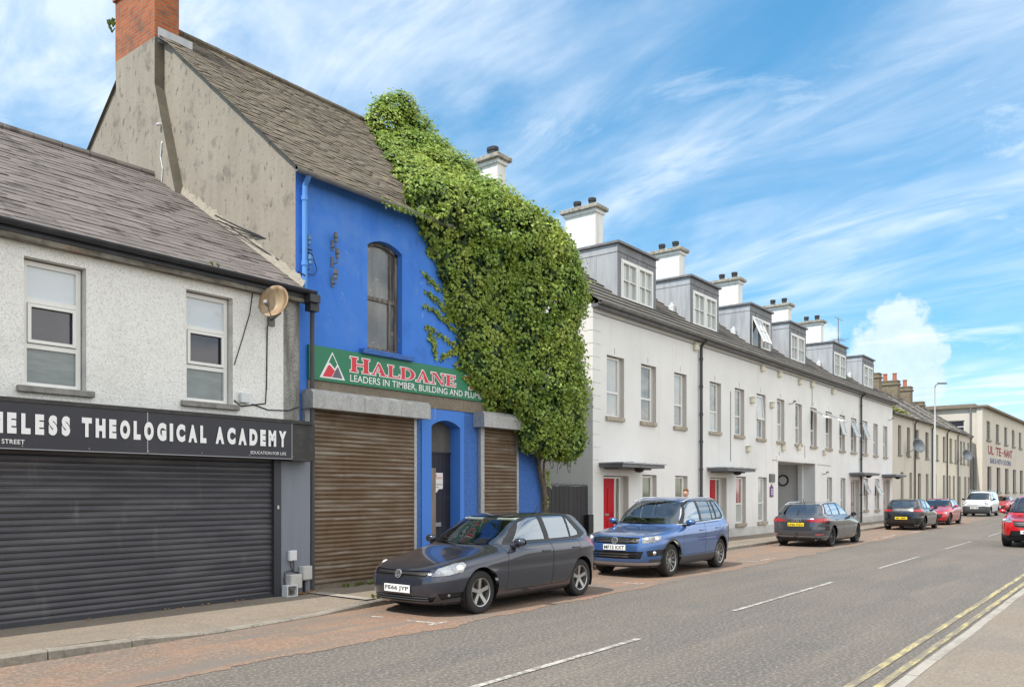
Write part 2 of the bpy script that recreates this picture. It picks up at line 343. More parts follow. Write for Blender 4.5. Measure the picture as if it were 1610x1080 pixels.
M['gutter'] = pm('gutter_black', (.022, .024, .032), .45, var=[(3, .5, .75, (.06, .06, .065), .6)])
M['guttergrey'] = pm('gutter_grey', (.16, .155, .15), .6, var=[(4, .4, .7, (.26, .25, .24), .8)])
M['pipe'] = pm('downpipe_dark', (.055, .055, .06), .6, var=[((8, 8, 1), .5, .7, (.12, .115, .105), .7)])
M['fascia'] = pm('weathered_fascia', (.12, .105, .085), .9, var=[((1.2, 4, 4), .58, .66, (.26, .13, .06), .8), ((2, 6, 6), .42, .6, (.34, .32, .28), .6), (6, .5, .7, (.06, .05, .045), .7)])
M['upvc'] = pm('window_frame_white', (.80, .79, .76), .4, var=[((6, 6, 2), .55, .8, (.62, .6, .56), .5)])
M['oldwood'] = pm('weathered_timber', (.10, .085, .072), .85, var=[((14, 14, 1.5), .42, .66, (.27, .245, .215), .85), (9, .6, .7, (.03, .026, .022), .8)], bump=[((30, 30, 3), .4, .01)])
M['pane'] = pm('pane_net_curtain', (.20, .215, .20), .035, var=[((1.6, 1.6, 3.5), .38, .66, (.40, .42, .40), .8), (.8, .45, .7, (.10, .11, .105), .8)], spec=1.0)
M['panepale'] = pm('pane_pale_blind', (.50, .52, .50), .04, var=[((9, 9, 1), .4, .7, (.38, .40, .385), .7), (.8, .45, .7, (.3, .32, .31), .6)], spec=1.0)
M['panedk'] = pm('pane_dark_room', (.030, .030, .042), .02, var=[(1.2, .5, .7, (.06, .06, .075), .8)], spec=1.0)
M['panefrost'] = pm('pane_frosted', (.15, .18, .18), .16, var=[((2, 2, 11), .4, .66, (.24, .28, .27), .8)], spec=.8)
M['panesky'] = pm('pane_sky_reflection', (.60, .65, .69), .08, var=[((1, 1, 3), .4, .7, (.68, .72, .75), .8)], spec=.8)  # bright sky reflection in the top panes, painted as a pale colour
M['panered'] = pm('pane_red_curtain', (.34, .03, .035), .05, var=[((10, 10, .8), .42, .6, (.48, .40, .38), .9)], spec=.9)
M['panegreen'] = pm('pane_green_room', (.15, .155, .105), .05, var=[((3, 3, 1.2), .4, .7, (.24, .25, .2), .8)], spec=.9)
M['panedirt'] = pm('pane_dirty', (.12, .12, .115), .08, var=[((5, 5, .8), .42, .68, (.21, .21, .20), .8), (1.1, .45, .6, (.06, .06, .062), .7), (7, .62, .72, (.5, .48, .45), .8, 6)], spec=.9)
M['panebrown'] = pm('window_boarded_dark', (.075, .062, .052), .4, var=[((3, 3, 1), .4, .7, (.15, .12, .10), .7)])
M['shutter'] = pm('shutter_charcoal', (.046, .045, .053), .42, metal=.15, var=[((.8, 1, 5), .45, .7, (.105, .102, .108), .7), ((3, 1, .8), .62, .75, (.16, .155, .155), .45)], bump=[(9, .08, .01)])
M['shutterrust'] = pm('shutter_rust', (.145, .092, .052), .5, metal=.1, spec=.4, var=[((1.4, 1, .4), .42, .66, (.19, .14, .095), .8), ((.8, 1, 9), .50, .66, (.36, .32, .27), .55), ((2.5, 1, 1.2), .57, .72, (.12, .062, .03), .6)], bump=[(9, .08, .01)])
M['galv'] = pm('galvanised_steel', (.40, .395, .38), .5, metal=.35, var=[((4, 4, 1.4), .42, .66, (.26, .25, .235), .8), (9, .58, .7, (.22, .18, .13), .6), ((20, 20, 20), .4, .6, (.5, .5, .49), .5)], bump=[(10, .1, .01)])
M['signblack'] = pm('sign_panel_black', (.020, .019, .028), .32, var=[(1.2, .5, .75, (.04, .038, .05), .6)])
M['signend'] = pm('sign_end_black', (.035, .033, .032), .7, var=[(5, .45, .7, (.08, .075, .07), .7)])
M['signwhite'] = pm('sign_white', (.82, .82, .82), .5)
M['signgreen'] = pm('sign_green', (.010, .19, .085), .42, var=[((1.4, 1, 2), .45, .75, (.016, .15, .075), .7)])
M['signred'] = pm('sign_red', (.68, .025, .045), .45)
M['wallred'] = pm('wall_letters_red', (.30, .035, .045), .8); M['wallblue'] = pm('wall_letters_blue', (.09, .12, .26), .8)
M['signgrey'] = pm('sign_grey', (.12, .115, .15), .45)
M['pilaster'] = pm('pilaster_grey_blue', (.20, .215, .255), .6, var=[((4, 4, .5), .45, .75, (.155, .17, .20), .7)])
M['anth'] = pm('anthracite_frame', (.035, .036, .044), .5)
M['boxgrey'] = pm('cabinet_plastic', (.52, .51, .48), .6, var=[(7, .5, .7, (.38, .37, .34), .7)])
M['boxwhite'] = pm('cabinet_white', (.66, .67, .68), .5)
M['doorblk'] = pm('door_black_boards', (.016, .015, .026), .6, var=[((1, 9, 9), .55, .7, (.05, .048, .06), .5)])
M['boardply'] = pm('old_plywood', (.20, .165, .135), .9, var=[((16, 16, 1.2), .42, .66, (.30, .255, .21), .8)])
M['boardgrey'] = pm('grey_board', (.085, .08, .072), .85, var=[((3, 3, 1), .42, .7, (.14, .13, .115), .8)])
M['paper'] = pm('paper', (.80, .78, .75), .8)
M['ink'] = pm('black_ink', (.02, .02, .02), .7)
M['doorred'] = pm('door_red', (.52, .002, .012), .5, spec=.2)
M['doorpink'] = pm('door_faded_red', (.52, .16, .15), .5)
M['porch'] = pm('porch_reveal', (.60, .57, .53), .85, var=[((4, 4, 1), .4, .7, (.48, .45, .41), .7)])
M['passage'] = pm('passage_grey', (.66, .66, .66), .85, var=[(1.5, .4, .7, (.58, .58, .58), .7)])
M['gate'] = pm('gate_dark_boards', (.036, .033, .036), .75, island=.2, var=[((9, 9, .8), .45, .7, (.062, .058, .06), .7)])
M['dishbeige'] = pm('dish_rusty_beige', (.36, .27, .165), .6, var=[((9, 9, .7), .42, .60, (.22, .125, .055), .9)])
M['dishdk'] = pm('dish_dark_grey', (.11, .125, .14), .55, var=[(5, .45, .7, (.17, .18, .19), .6)])
M['steel'] = pm('grey_metal', (.30, .30, .31), .4, metal=.7)
M['black'] = pm('black_plastic', (.014, .014, .016), .5)
M['cable'] = pm('cable_black', (.012, .012, .014), .6)
M['pot'] = pm('chimney_pot_clay', (.46, .155, .075), .85, var=[(6, .4, .7, (.34, .12, .06), .7)])
M['potdk'] = pm('chimney_pot_dark', (.035, .034, .036), .7)
M['capstone'] = pm('weathered_cap', (.42, .39, .33), .95, var=[(7, .42, .62, (.19, .17, .14), .85)], bump=[(25, .5, .02)])
M['purple'] = pm('purple_plaque', (.13, .03, .16), .5)
M['insul'] = pm('insulator_grey', (.13, .13, .125), .4)
M['insulblue'] = pm('insulator_blue', (.09, .22, .42), .45)
M['litter'] = pm('dry_leaves', (.42, .22, .08), .9, island=.3)
M['skin'] = pm('skin', (.56, .33, .23), .55)
M['hair'] = pm('brown_hair', (.16, .09, .045), .7, bump=[((80, 80, 20), .6, .01)])
M['cloth'] = pm('dark_blue_cloth', (.05, .06, .09), .9)
M['postwhite'] = pm('lamp_post_paint', (.42, .41, .40), .5)

def brick_mat(name, c1, c2, mortar, bw=.225, bh=.075, axis='x', dirt=(.1, .08, .06)):
    m = bpy.data.materials.new(name); m.use_nodes = True; nt = m.node_tree; n = nt.nodes; lk = nt.links.new; b = n['Principled BSDF']
    g = n.new('ShaderNodeNewGeometry'); sp = n.new('ShaderNodeSeparateXYZ'); lk(g.outputs['Position'], sp.inputs[0])
    ad = n.new('ShaderNodeMath'); lk(sp.outputs[0], ad.inputs[0]); lk(sp.outputs[1], ad.inputs[1])
    cb = n.new('ShaderNodeCombineXYZ'); lk(ad.outputs[0], cb.inputs[0]); lk(sp.outputs[2], cb.inputs[1])
    t = n.new('ShaderNodeTexBrick'); lk(cb.outputs[0], t.inputs[0]); t.inputs['Scale'].default_value = 1
    t.inputs['Brick Width'].default_value = bw; t.inputs['Row Height'].default_value = bh; t.inputs['Mortar Size'].default_value = .009
    t.inputs['Color1'].default_value = (*c1, 1); t.inputs['Color2'].default_value = (*c2, 1); t.inputs['Mortar'].default_value = (*mortar, 1)
    t.inputs['Bias'].default_value = -.1
    nz = n.new('ShaderNodeTexNoise'); nz.inputs['Scale'].default_value = 3.5; nz.inputs['Detail'].default_value = 6; lk(g.outputs['Position'], nz.inputs[0])
    mr = n.new('ShaderNodeMapRange'); lk(nz.outputs[0], mr.inputs[0]); mr.inputs[1].default_value = .5; mr.inputs[2].default_value = .72; mr.inputs[4].default_value = .75
    mx = n.new('ShaderNodeMix'); mx.data_type = 'RGBA'; lk(mr.outputs[0], mx.inputs[0]); lk(t.outputs[0], mx.inputs[6]); mx.inputs[7].default_value = (*dirt, 1)
    lk(mx.outputs[2], b.inputs['Base Color']); b.inputs['Roughness'].default_value = .9
    bp = n.new('ShaderNodeBump'); bp.inputs['Strength'].default_value = .6; bp.inputs['Distance'].default_value = .012; bp.invert = True
    lk(t.outputs['Fac'], bp.inputs['Height']); lk(bp.outputs[0], b.inputs['Normal'])
    return m
M['brick'] = brick_mat('red_brick', (.46, .125, .04), (.31, .075, .028), (.27, .19, .125))
M['brickold'] = brick_mat('buff_brick', (.28, .22, .14), (.21, .165, .11), (.16, .14, .11), dirt=(.12, .10, .065))

# ------------------------------------------------------------------ ground
KP = pchip([-40, -8, 5.5, 8.5, 14, 24, 45, 60, 80, 110, 170], [9.0, 9.12, 9.25, 9.5, 9.95, 10.15, 10.4, 10.9, 11.25, 11.4, 11.6])
KZ = pchip([-40, 4.2, 5.6, 7.9, 8.7, 11, 40, 170], [.115, .115, .04, .035, .105, .105, .105, .105])
def struct(o): o['kind'] = 'structure'; return o
mb = MB(); mb.quad((-600, -600, -.03), (900, -600, -.03), (900, 900, -.03), (-600, 900, -.03))
struct(mb.build('ground', M['soil']))
xs = sorted(set([-40, -20] + [q*.5 for q in range(-16, 60)] + [30+q*3 for q in range(0, 47)]))
mb = MB()
for a, b in zip(xs[:-1], xs[1:]): mb.quad((a, 1.86, 0), (b, 1.86, 0), (b, float(KP(b)), 0), (a, float(KP(a)), 0))
struct(mb.build('road', M['asphalt']))
mb = MB(); LN = lambda x: 7.36 + .02*max(0, x-8) + .05*math.sin(x*1.3) + .03*math.sin(x*3.7)
rl = random.Random(77); fx_ = np.arange(-12, 62, .09); jit = [rl.gauss(0, .022)+.05*math.sin(q*.9)*math.sin(q*2.3) for q in fx_]
for k in range(len(fx_)-1):
    a, b = fx_[k], fx_[k+1]; mb.quad((a, LN(a)+jit[k], .004), (b, LN(b)+jit[k+1], .004), (b, float(KP(b)), .004), (a, float(KP(a)), .004))
struct(mb.build('parking_lane', M['lane']))
KW = .13
def kerbline(name, m, x0, x1, prof, skip=.92):
    mb = MB(); x = x0; rr = random.Random(5)
    while x < x1:
        L = .915; g = .006; jz = rr.uniform(-.004, .004); jy = rr.uniform(-.004, .004)
        a, b = x+g, x+L-g
        pa, pb = prof(a), prof(b)
        v = []
        for (xx, (y, z, w, s)) in ((a, pa), (b, pb)):
            z += jz; y += jy
            v += [(xx, y, -.02), (xx, y, z-.02), (xx, y+s*.02, z), (xx, y+s*w, z), (xx, y+s*w, -.02)]
        fs = [(k, k+1, k+6, k+5) for k in range(4)] + [(0, 4, 3, 2, 1), (5, 6, 7, 8, 9)]
        mb.add(v, fs); x += L
    return struct(mb.build(name, m))
kerbline('kerb', M['kerb'], -9, 120, lambda x: (float(KP(x)), float(KZ(x)), KW, 1))
kerbline('kerb.001', M['kerbpale'], -9, 120, lambda x: (1.86, .065, .125, -1))
mb = MB()
FY = lambda x: 11.3 if x < 8.7 else (11.5 if x < 15.7 else 12.75)
for a, b in zip(xs[:-1], xs[1:]):
    ya, yb = float(KP(a))+KW, float(KP(b))+KW; za, zb = float(KZ(a))-.004, float(KZ(b))-.004; f = FY((a+b)/2)
    ma, mb_ = ya+.75, yb+.75
    mb.quad((a, ya, za), (b, yb, zb), (b, mb_, .085), (a, ma, .085))
    mb.quad((a, ma, .085), (b, mb_, .085), (b, f+.4, .095), (a, f+.4, .095))
struct(mb.build('pavement', M['paving']))
mb = MB()
for a, b in zip(xs[:-1], xs[1:]): mb.quad((a, -4, .075), (b, -4, .075), (b, 1.735, .062), (a, 1.735, .062))
struct(mb.build('pavement.001', M['paving']))
mb = MB()   # sloped channel stone across the pavement from the pilaster to the kerb
c0 = Vector((8.78, 11.25, .1)); c1 = Vector((8.72, 9.62, .112)); d = (c1-c0).normalized(); sd_ = d.cross(Vector((0, 0, 1))).normalized()
mb.quad(c0-sd_*.1, c1-sd_*.1, c1+sd_*.1, c0+sd_*.1)
struct(mb.build('drain_channel', M['kerbpale']))
mb = MB()   # white lines
def line(p, q, w, z=.008, m=0):
    p = Vector((*p, 0)); q = Vector((*q, 0)); t = (q-p).normalized(); s = Vector((-t.y, t.x, 0))*w/2
    n = max(1, int((q-p).length/.4)); 
    for i in range(n):
        a = p.lerp(q, i/n); b = p.lerp(q, (i+1)/n); mb.quad((a-s)+Vector((0, 0, z)), (b-s)+Vector((0, 0, z)), (b+s)+Vector((0, 0, z)), (a+s)+Vector((0, 0, z)), m)
for a, b in ((-4, .6), (4.2, 8.77), (11.7, 16.57), (20.2, 24.45), (28.2, 33.1), (37.2, 41.2), (45.4, 49.6), (53.8, 58), (62, 66), (70, 74)): line((a, 4.84+.009*a), (b, 4.84+.009*b), .08)
for x in (8.06, 13.95, 20.15, 26.3, 32.4, 38.5):
    y0 = LN(x)+.35; line((x+.04, y0), (x-.02, y0+.5), .08); line((x-.03, y0+.95), (x-.08, y0+1.15), .08)
    line((x-.15, y0-.02), (x+.25, y0), .07)
for x0, x1 in ((20.6, 21.7), (27, 28.2), (33.2, 36), (39, 41.5)): line((x0, LN(x0)+.33), (x1, LN(x1)+.36), .08)
struct(mb.build('road_marking', M['paintline']))
mb = MB()
line((-9, 2.195), (110, 2.195), .085); line((-9, 1.985), (110, 1.985), .08)
struct(mb.build('road_marking.001', M['yellowline']))

# ------------------------------------------------------------------ building helpers
def arch_pts(xa, xb, z, rise, n=10):
    w = xb-xa; r = (w*w/4+rise*rise)/(2*rise); cz = z+rise-r
    return [((xa+xb)/2 + (q*2/n-1)*w/2, cz + math.sqrt(max(0, r*r-((q*2/n-1)*w/2)**2))) for q in range(n+1)]
def wall_front(mb, x0, x1, z0, z1, Y, ops, depth=.18, m=0, mr=None):
    """front face at Y (facing -Y) with openings (xa, xb, za, zb[, rise]) and their reveals"""
    mr = m if mr is None else mr
    X = sorted(set([x0, x1] + [q for o in ops for q in o[:2] if x0 < q < x1]))
    Z = sorted(set([z0, z1] + [q for o in ops for q in ((o[2], o[3]) if len(o) < 5 or not o[4] else (o[2], o[3], o[3]+o[4]+.02)) if z0 < q < z1]))
    for a, b in zip(X[:-1], X[1:]):
        for c, d in zip(Z[:-1], Z[1:]):
            cx, cz = (a+b)/2, (c+d)/2; hole = False
            for o in ops:
                top = o[3] + ((o[4]+.02) if len(o) > 4 and o[4] else 0)
                if o[0] < cx < o[1] and o[2] < cz < top: hole = True; break
            if not hole: mb.quad((a, Y, c), (b, Y, c), (b, Y, d), (a, Y, d), m)
    for o in ops:
        xa, xb, za, zb = o[:4]; dp = o[5] if len(o) > 5 else depth
        mb.quad((xa, Y, za), (xa, Y, zb), (xa, Y+dp, zb), (xa, Y+dp, za), mr); mb.quad((xb, Y, zb), (xb, Y, za), (xb, Y+dp, za), (xb, Y+dp, zb), mr)
        mb.quad((xa, Y, za), (xa, Y+dp, za), (xb, Y+dp, za), (xb, Y, za), mr)
        if len(o) > 4 and o[4]:
            P = arch_pts(xa, xb, zb, o[4]); zt = zb+o[4]+.02
            for p, q in zip(P[:-1], P[1:]):
                mb.quad((p[0], Y, p[1]), (q[0], Y, q[1]), (q[0], Y, zt), (p[0], Y, zt), m)
                mb.quad((p[0], Y, p[1]), (p[0], Y+dp, p[1]), (q[0], Y+dp, q[1]), (q[0], Y, q[1]), mr)
        else: mb.quad((xa, Y, zb), (xb, Y, zb), (xb, Y+dp, zb), (xa, Y+dp, zb), mr)
    return mb
def slates(mb, x0, x1, ey, ez, ry, rz, sw, sh, th, jit, seed, keep=None):
    rr = random.Random(seed); L = math.hypot(ry-ey, rz-ez); uy, uz = (ry-ey)/L, (rz-ez)/L; ny, nz = -uz, uy
    n = int(L/sh)+1
    for i in range(n):
        s0 = i*sh; s1 = min(s0+sh*1.9, L+.02); x = x0 - (sw/2 if i % 2 else 0)
        while x < x1:
            a, b = max(x, x0)+.002, min(x+sw, x1)-.002; x += sw
            if b-a < .03: continue
            if keep and not keep((a+b)/2, s0/L): continue
            j = rr.uniform(0, jit); k = rr.uniform(-jit, jit)*.35; ds = rr.uniform(-jit, jit)*.35
            def P(xx, s, h): return (xx, ey+uy*s+ny*h, ez+uz*s+nz*h)
            h0 = th+j; t0 = s0+ds
            v = [P(a, t0, h0+k), P(b, t0, h0-k), P(b, s1, .004), P(a, s1, .004), P(a, t0, h0+k-th*.8), P(b, t0, h0-k-th*.8)]
            mb.add(v, ((0, 1, 2, 3), (4, 5, 1, 0), (0, 3, 4), (1, 5, 2)))
def gutter(mb, x0, x1, y, z, r=.06, m=0):
    n = 8; vs = []
    for x in (x0, x1):
        vs += [(x, y+r*math.cos(math.pi+math.pi*k/n), z+r*math.sin(math.pi+math.pi*k/n)) for k in range(n+1)]
        vs += [(x, y+(r-.012)*math.cos(math.pi+math.pi*k/n), z+(r-.012)*math.sin(math.pi+math.pi*k/n)) for k in range(n, -1, -1)]
    K = 2*n+2
    mb.add(vs, [(k, (k+1) % K, K+(k+1) % K, K+k) for k in range(K)] + [tuple(range(K)), tuple(range(2*K-1, K-1, -1))], m)
def bars(mb, x0, x1, z0, z1, y0, y1, w, splits=(), mull=(), m=0, sw=None):
    sw = sw or w
    mb.box(x0, x0+w, y0, y1, z0, z1, m); mb.box(x1-w, x1, y0, y1, z0, z1, m)
    mb.box(x0+w, x1-w, y0, y1, z0, z0+w, m); mb.box(x0+w, x1-w, y0, y1, z1-w, z1, m)
    for z in splits: mb.box(x0+w, x1-w, y0+.003, y1, z-sw/2, z+sw/2, m)
    for x in mull: mb.box(x-sw/2, x+sw/2, y0+.006, y1, z0+w, z1-w, m)
def window(parent, x0, x1, z0, z1, y, frame, pane, w=.055, t=.06, splits=(), mull=(), sill=None, sillm=None, names=('window', 'pane', 'sill'), panes=None):
    mb = MB(); bars(mb, x0, x1, z0, z1, y, y+t, w, splits, mull); f = mb.build(names[0], frame, parent)
    lv = [z0+w*.5] + list(splits) + [z1-w*.5]
    for k, (a, b) in enumerate(zip(lv[:-1], lv[1:])):
        p = MB(); p.quad((x0+w*.5, y+t*.55+.001*k, a), (x1-w*.5, y+t*.55+.001*k, a), (x1-w*.5, y+t*.55+.001*k, b), (x0+w*.5, y+t*.55+.001*k, b))
        p.build(names[1], (panes[k] if panes else pane), f)
    if sill:
        sx, sy0, sy1, sh = sill; s = MB(); s.box(x0-sx, x1+sx, sy0, sy1, z0-sh, z0-.002, bev=.008); s.build(names[2], sillm, f)
    return f
def lintel_hidden(): pass
def rshutter(mb, x0, x1, z0, z1, y, pitch, amp=.014, m=0):
    z = z0; prof = []
    while z < z1-1e-4:
        for f, a in ((0, 0), (.18, .75), (.45, 1), (.72, .8), (.93, .1)):
            if z+f*pitch < z1: prof.append((y-amp*a, z+f*pitch))
        z += pitch
    prof.append((y, z1))
    vs = [(x, p[0], p[1]) for p in prof for x in (x0, x1)]
    mb.add(vs, [(2*k, 2*k+1, 2*k+3, 2*k+2) for k in range(len(prof)-1)], m)

# ------------------------------------------------------------------ pebbledashed shop on the left
SH = thing('shop_building', 'low pebbledashed shop building with grey slate roof and black roller shutter', 'building', (4, 11.3, 0))
YS = 11.27
mb = MB(); W1 = (4.37, 5.14, 3.13, 4.77); W2 = (6.58, 7.36, 3.13, 4.78)
wall_front(mb, -3, 8.3, 2.75, 5.02, YS, [W1, W2], .2, 0, 1)
mb.quad((8.3, YS, 2.75), (8.62, YS, 2.75), (8.62, YS, 5.02), (8.3, YS, 5.02), 2)
mb.quad((-3, 11.31, 0), (8.62, 11.31, 0), (8.62, 11.31, 2.75), (-3, 11.31, 2.75), 1)
mb.quad((8.62, YS, 0), (8.62, 20, 0), (8.62, 20, 5.1), (8.62, YS, 5.1), 0)
mb.poly([(-3, YS, 0), (-3, YS, 5.1), (-3, 15.68, 8), (-3, 20, 5.1), (-3, 20, 0)], 0); mb.quad((-3, 20, 0), (8.62, 20, 0), (8.62, 20, 5.1), (-3, 20, 5.1), 0)
mb.build('wall', [M['dash'], M['whitebase'], M['grime']], SH)
mb = MB(); mb.quad((-3.1, 11.1, 5.13), (8.63, 11.1, 5.13), (8.63, 15.68, 8.05), (-3.1, 15.68, 8.05)); mb.quad((-3.1, 15.68, 8.05), (8.63, 15.68, 8.05), (8.63, 20.2, 5.13), (-3.1, 20.2, 5.13))
slates(mb, 1.2, 8.6, 11.08, 5.12, 15.68, 8.055, .36, .18, .012, .012, 3)
for k in range(24):
    a = -3.1 + k*.49; mb.tube([(a, 15.68, 8.06), (a+.48, 15.68, 8.065)], .09, 8)
rf = mb.raw('roof', M['slate'], SH)
mb = MB(); rr = random.Random(2)
hh = [.10+.10*abs(math.sin(k*1.9))*rr.random()+.03*rr.random() for k in range(61)]
for k in range(60):   # crumbling mortar fillet where the slates meet the taller gable
    t0, t1 = k/60, (k+1)/60; a = 11.12+t0*4.6; b = 11.12+t1*4.6; za = 5.16+t0*2.93; zb = 5.16+t1*2.93; wa, wb2 = .05+hh[k]*.15, .05+hh[k+1]*.15
    mb.add([(8.635-wa, a, za+.01), (8.635-wb2, b, zb+.01), (8.632, b, zb+hh[k+1]), (8.632, a, za+hh[k])], ((0, 1, 2, 3),))
mb.build('mortar_fillet', M['mortar'], SH)
mb = MB(); mb.box(-3.05, 8.62, 11.14, 11.26, 4.93, 5.04); mb.build('eaves_board', M['fascia'], SH)
mb = MB(); gutter(mb, -3.1, 8.78, 11.05, 5.12, .065); mb.box(-3.05, 8.70, 11.115, 11.14, 5.0, 5.11)
mb.box(8.62, 8.83, 10.98, 11.24, 4.93, 5.06); mb.box(8.68, 8.86, 11.05, 11.2, 4.80, 4.93); mb.build('gutter', M['gutter'], SH)
mb = MB(); mb.tube([(8.80, 11.16, 4.82), (8.83, 11.2, 4.6), (8.83, 11.2, 3.0), (8.83, 11.19, 2.6), (8.83, 11.19, .12)], .04, 10); mb.tube([(8.74, 11.2, 2.3), (8.74, 11.2, .6)], .02, 6)
mb.build('downpipe', M['pipe'], SH)
for (a, b, c, d) in (W1, W2):
    window(SH, a+.02, b-.02, c, d-.02, YS+.12, M['upvc'], None, .06, .06, (3.66, 4.245), (), (.11, YS-.07, YS+.12, .085), M['grey_sill'],
           panes=(M['panefrost'], M['panedk'], M['panesky']))
    mb = MB(); bars(mb, a+.085, b-.085, 3.70, 4.205, YS+.10, YS+.125, .042); mb.build('casement', M['upvc'], SH)
mb = MB(); rshutter(mb, -2.5, 8.02, .1, 2.36, 11.2, .083, .016); mb.build('roller_shutter', M['shutter'], SH)
mb = MB(); mb.box(8.02, 8.155, 11.13, 11.3, .08, 2.5); mb.box(-2.5, 8.1, 11.16, 11.2, .085, .15); mb.build('shutter_guide', M['anth'], SH)
mb = MB(); mb.box(8.155, 8.76, 11.17, 11.3, .08, 2.5); mb.build('pilaster', M['pilaster'], SH)
mb = MB(); mb.box(8.075, 8.11, 11.115, 11.13, 1.50, 1.56, bev=.004); mb.build('lock', M['boxgrey'], SH)
mb = MB(); mb.tube([(7.72, 11.26, 5.0), (7.66, 11.262, 4.6), (7.5, 11.262, 4.1), (7.38, 11.262, 3.75)], .008, 5); mb.build('cable', M['cable'], SH); mb = MB()
mb.tube([(7.97, 11.24, 4.45), (7.98, 11.262, 4.2), (7.97, 11.262, 3.5), (7.95, 11.262, 3.2), (7.5, 11.262, 3.12), (7.38, 11.262, 3.2)], .011, 5); mb.build('cable', M['cable'], SH); mb = MB()
mb.tube([(7.7, 11.262, 3.17), (8.0, 11.262, 3.10), (8.4, 11.262, 3.12), (8.6, 11.262, 3.2)], .009, 5); mb.build('cable', M['cable'], SH)

SG = thing('shop_sign', 'long black fascia sign with white academy lettering above the shutter', 'sign', (4, 11.0, 2.6))
mb = MB(); mb.box(-2.6, 5.785, 10.90, 11.26, 2.30, 2.875); mb.box(5.795, 8.19, 10.90, 11.26, 2.30, 2.875); mb.build('panel', M['signblack'], SG)
mb = MB(); mb.box(-2.6, 8.60, 10.88, 11.27, 2.877, 2.93); mb.box(8.195, 8.66, 10.91, 11.25, 2.28, 2.875); mb.build('sign_end', M['signend'], SG)
mb = MB(); mb.box(5.782, 5.798, 10.893, 10.899, 2.30, 2.875); mb.box(8.18, 8.194, 10.893, 10.899, 2.30, 2.875); mb.box(-2.6, 8.18, 10.893, 10.899, 2.300, 2.312)
for k in range(7): mb.box(3.4+k*.8, 3.415+k*.8, 10.894, 10.899, 2.335, 2.35)
mb.build('trim_strip', M['steel'], SG)
mb = MB(); ux, uz = (1, 0, 0), (0, 0, 1)
def word(txt, a, b, z0, z1, bold=.075, sp=None, y=10.888):
    mb = MB()
    if len(txt) < 2 or sp: put_text(mb, txt, b-a, z1-z0, (a, y, z0), ux, uz, 0, bold, sp or 1.); mb.raw('lettering', M['signwhite'], SG); return
    ws = [.86*min(.78, text_width(c, bold)) if c != 'I' else .25 for c in txt]; gap = .24; k = (b-a)/(sum(ws)+gap*(len(txt)-1)); x = a
    for c, w in zip(txt, ws): put_text(mb, c, w*k, z1-z0, (x, y, z0), ux, uz, 0, bold); x += (w+gap)*k
    mb.raw('lettering', M['signwhite'], SG)
word('TIM', 3.52, 3.99, 2.49, 2.742); word('ELESS', 4.035, 4.765, 2.49, 2.742); word('THEOLOGICAL', 4.91, 6.675, 2.49, 2.742); word('ACADEMY', 6.825, 8.075, 2.49, 2.742)
word('STREET', 3.975, 4.23, 2.363, 2.418, .01, 1.05); word('EDUCATION FOR LIFE', 7.42, 8.07, 2.362, 2.408, .0, 1.0)

D = thing('satellite_dish', 'rusty beige satellite dish on the pebbledashed wall under the eaves', 'satellite dish', (7.97, 11.2, 4.7))
def dish(root, c, r, aim, m, armm, mount):
    mb = MB(); aim = Vector(aim).normalized(); q = aim.to_track_quat('Z', 'Y').to_matrix(); vs = []; fs = []; n = 28; K = 6
    for i in range(K+1):
        rr_ = r*i/K
        for k in range(n):
            a = 2*math.pi*k/n; p = q @ Vector((rr_*.92*math.cos(a), rr_*1.04*math.sin(a), .55*rr_*rr_/r - .14*r*0)); vs.append(p+Vector(c))
    for i in range(K):
        for k in range(n): fs.append((i*n+k, i*n+(k+1) % n, (i+1)*n+(k+1) % n, (i+1)*n+k))
    mb.add(vs, fs); o = mb.build('reflector', m, root, True)
    s = o.modifiers.new('thickness', 'SOLIDIFY'); s.thickness = .012; s.offset = -1
    mb = MB(); low = Vector(c)+q @ Vector((0, -r*1.0, r*.5)); foc = Vector(c)+q @ Vector((0, -r*.55, r*1.25))
    mb.tube([low, foc], .009, 6); mb.obox(foc, q @ Vector((.028, 0, 0)), q @ Vector((0, .028, 0)), q @ Vector((0, 0, .05))); mb.build('feed_arm', armm, root); mb = MB()
    mb.tube([Vector(c)-aim*.03, Vector(c)-aim*.10+Vector((0, 0, -.06)), mount], .02, 8); mb.box(mount[0]-.06, mount[0]+.06, mount[1]-.02, mount[1]+.02, mount[2]-.09, mount[2]+.09)
    mb.build('arm', armm, root)
dish(D, (7.94, 10.93, 4.72), .27, (-.80, -.42, .30), M['dishbeige'], M['insul'], (8.05, 11.25, 4.55))
t = thing('junction_box', 'small pale grey cable box on the pebbledash below the rusty dish', 'box', (7.55, 11.24, 3.3))
mb = MB(); mb.box(7.46, 7.62, 11.19, 11.268, 3.17, 3.33, bev=.012); mb.build('casing', M['boxwhite'], t)
def cabinet(label, x0, x1, z0, z1, m, yd=.10):
    t = thing('meter_box', label, 'box', ((x0+x1)/2, 11.17, z0), 'utility boxes on the shop pilaster')
    mb = MB(); mb.box(x0, x1, 11.17-yd, 11.168, z0, z1, bev=.01); mb.build('casing', m, t)
    mb = MB(); mb.box(x0+.012, x1-.012, 11.165-yd, 11.1695-yd, z0+.012, z1-.012, bev=.002); mb.build('lid', m, t)
cabinet('white meter box, highest of the boxes on the grey pilaster', 8.30, 8.45, .65, .82, M['boxwhite'], .07)
cabinet('grey utility box low on the pilaster beside the roller shutter', 8.27, 8.50, .20, .43, M['boxgrey'], .14)
cabinet('grey utility box beside the downpipe with a conduit below it', 8.53, 8.72, .32, .55, M['boxgrey'], .12)
t = thing('broken_box', 'broken open white box standing on the pavement below the meter boxes', 'box', (8.25, 11.05, .09))
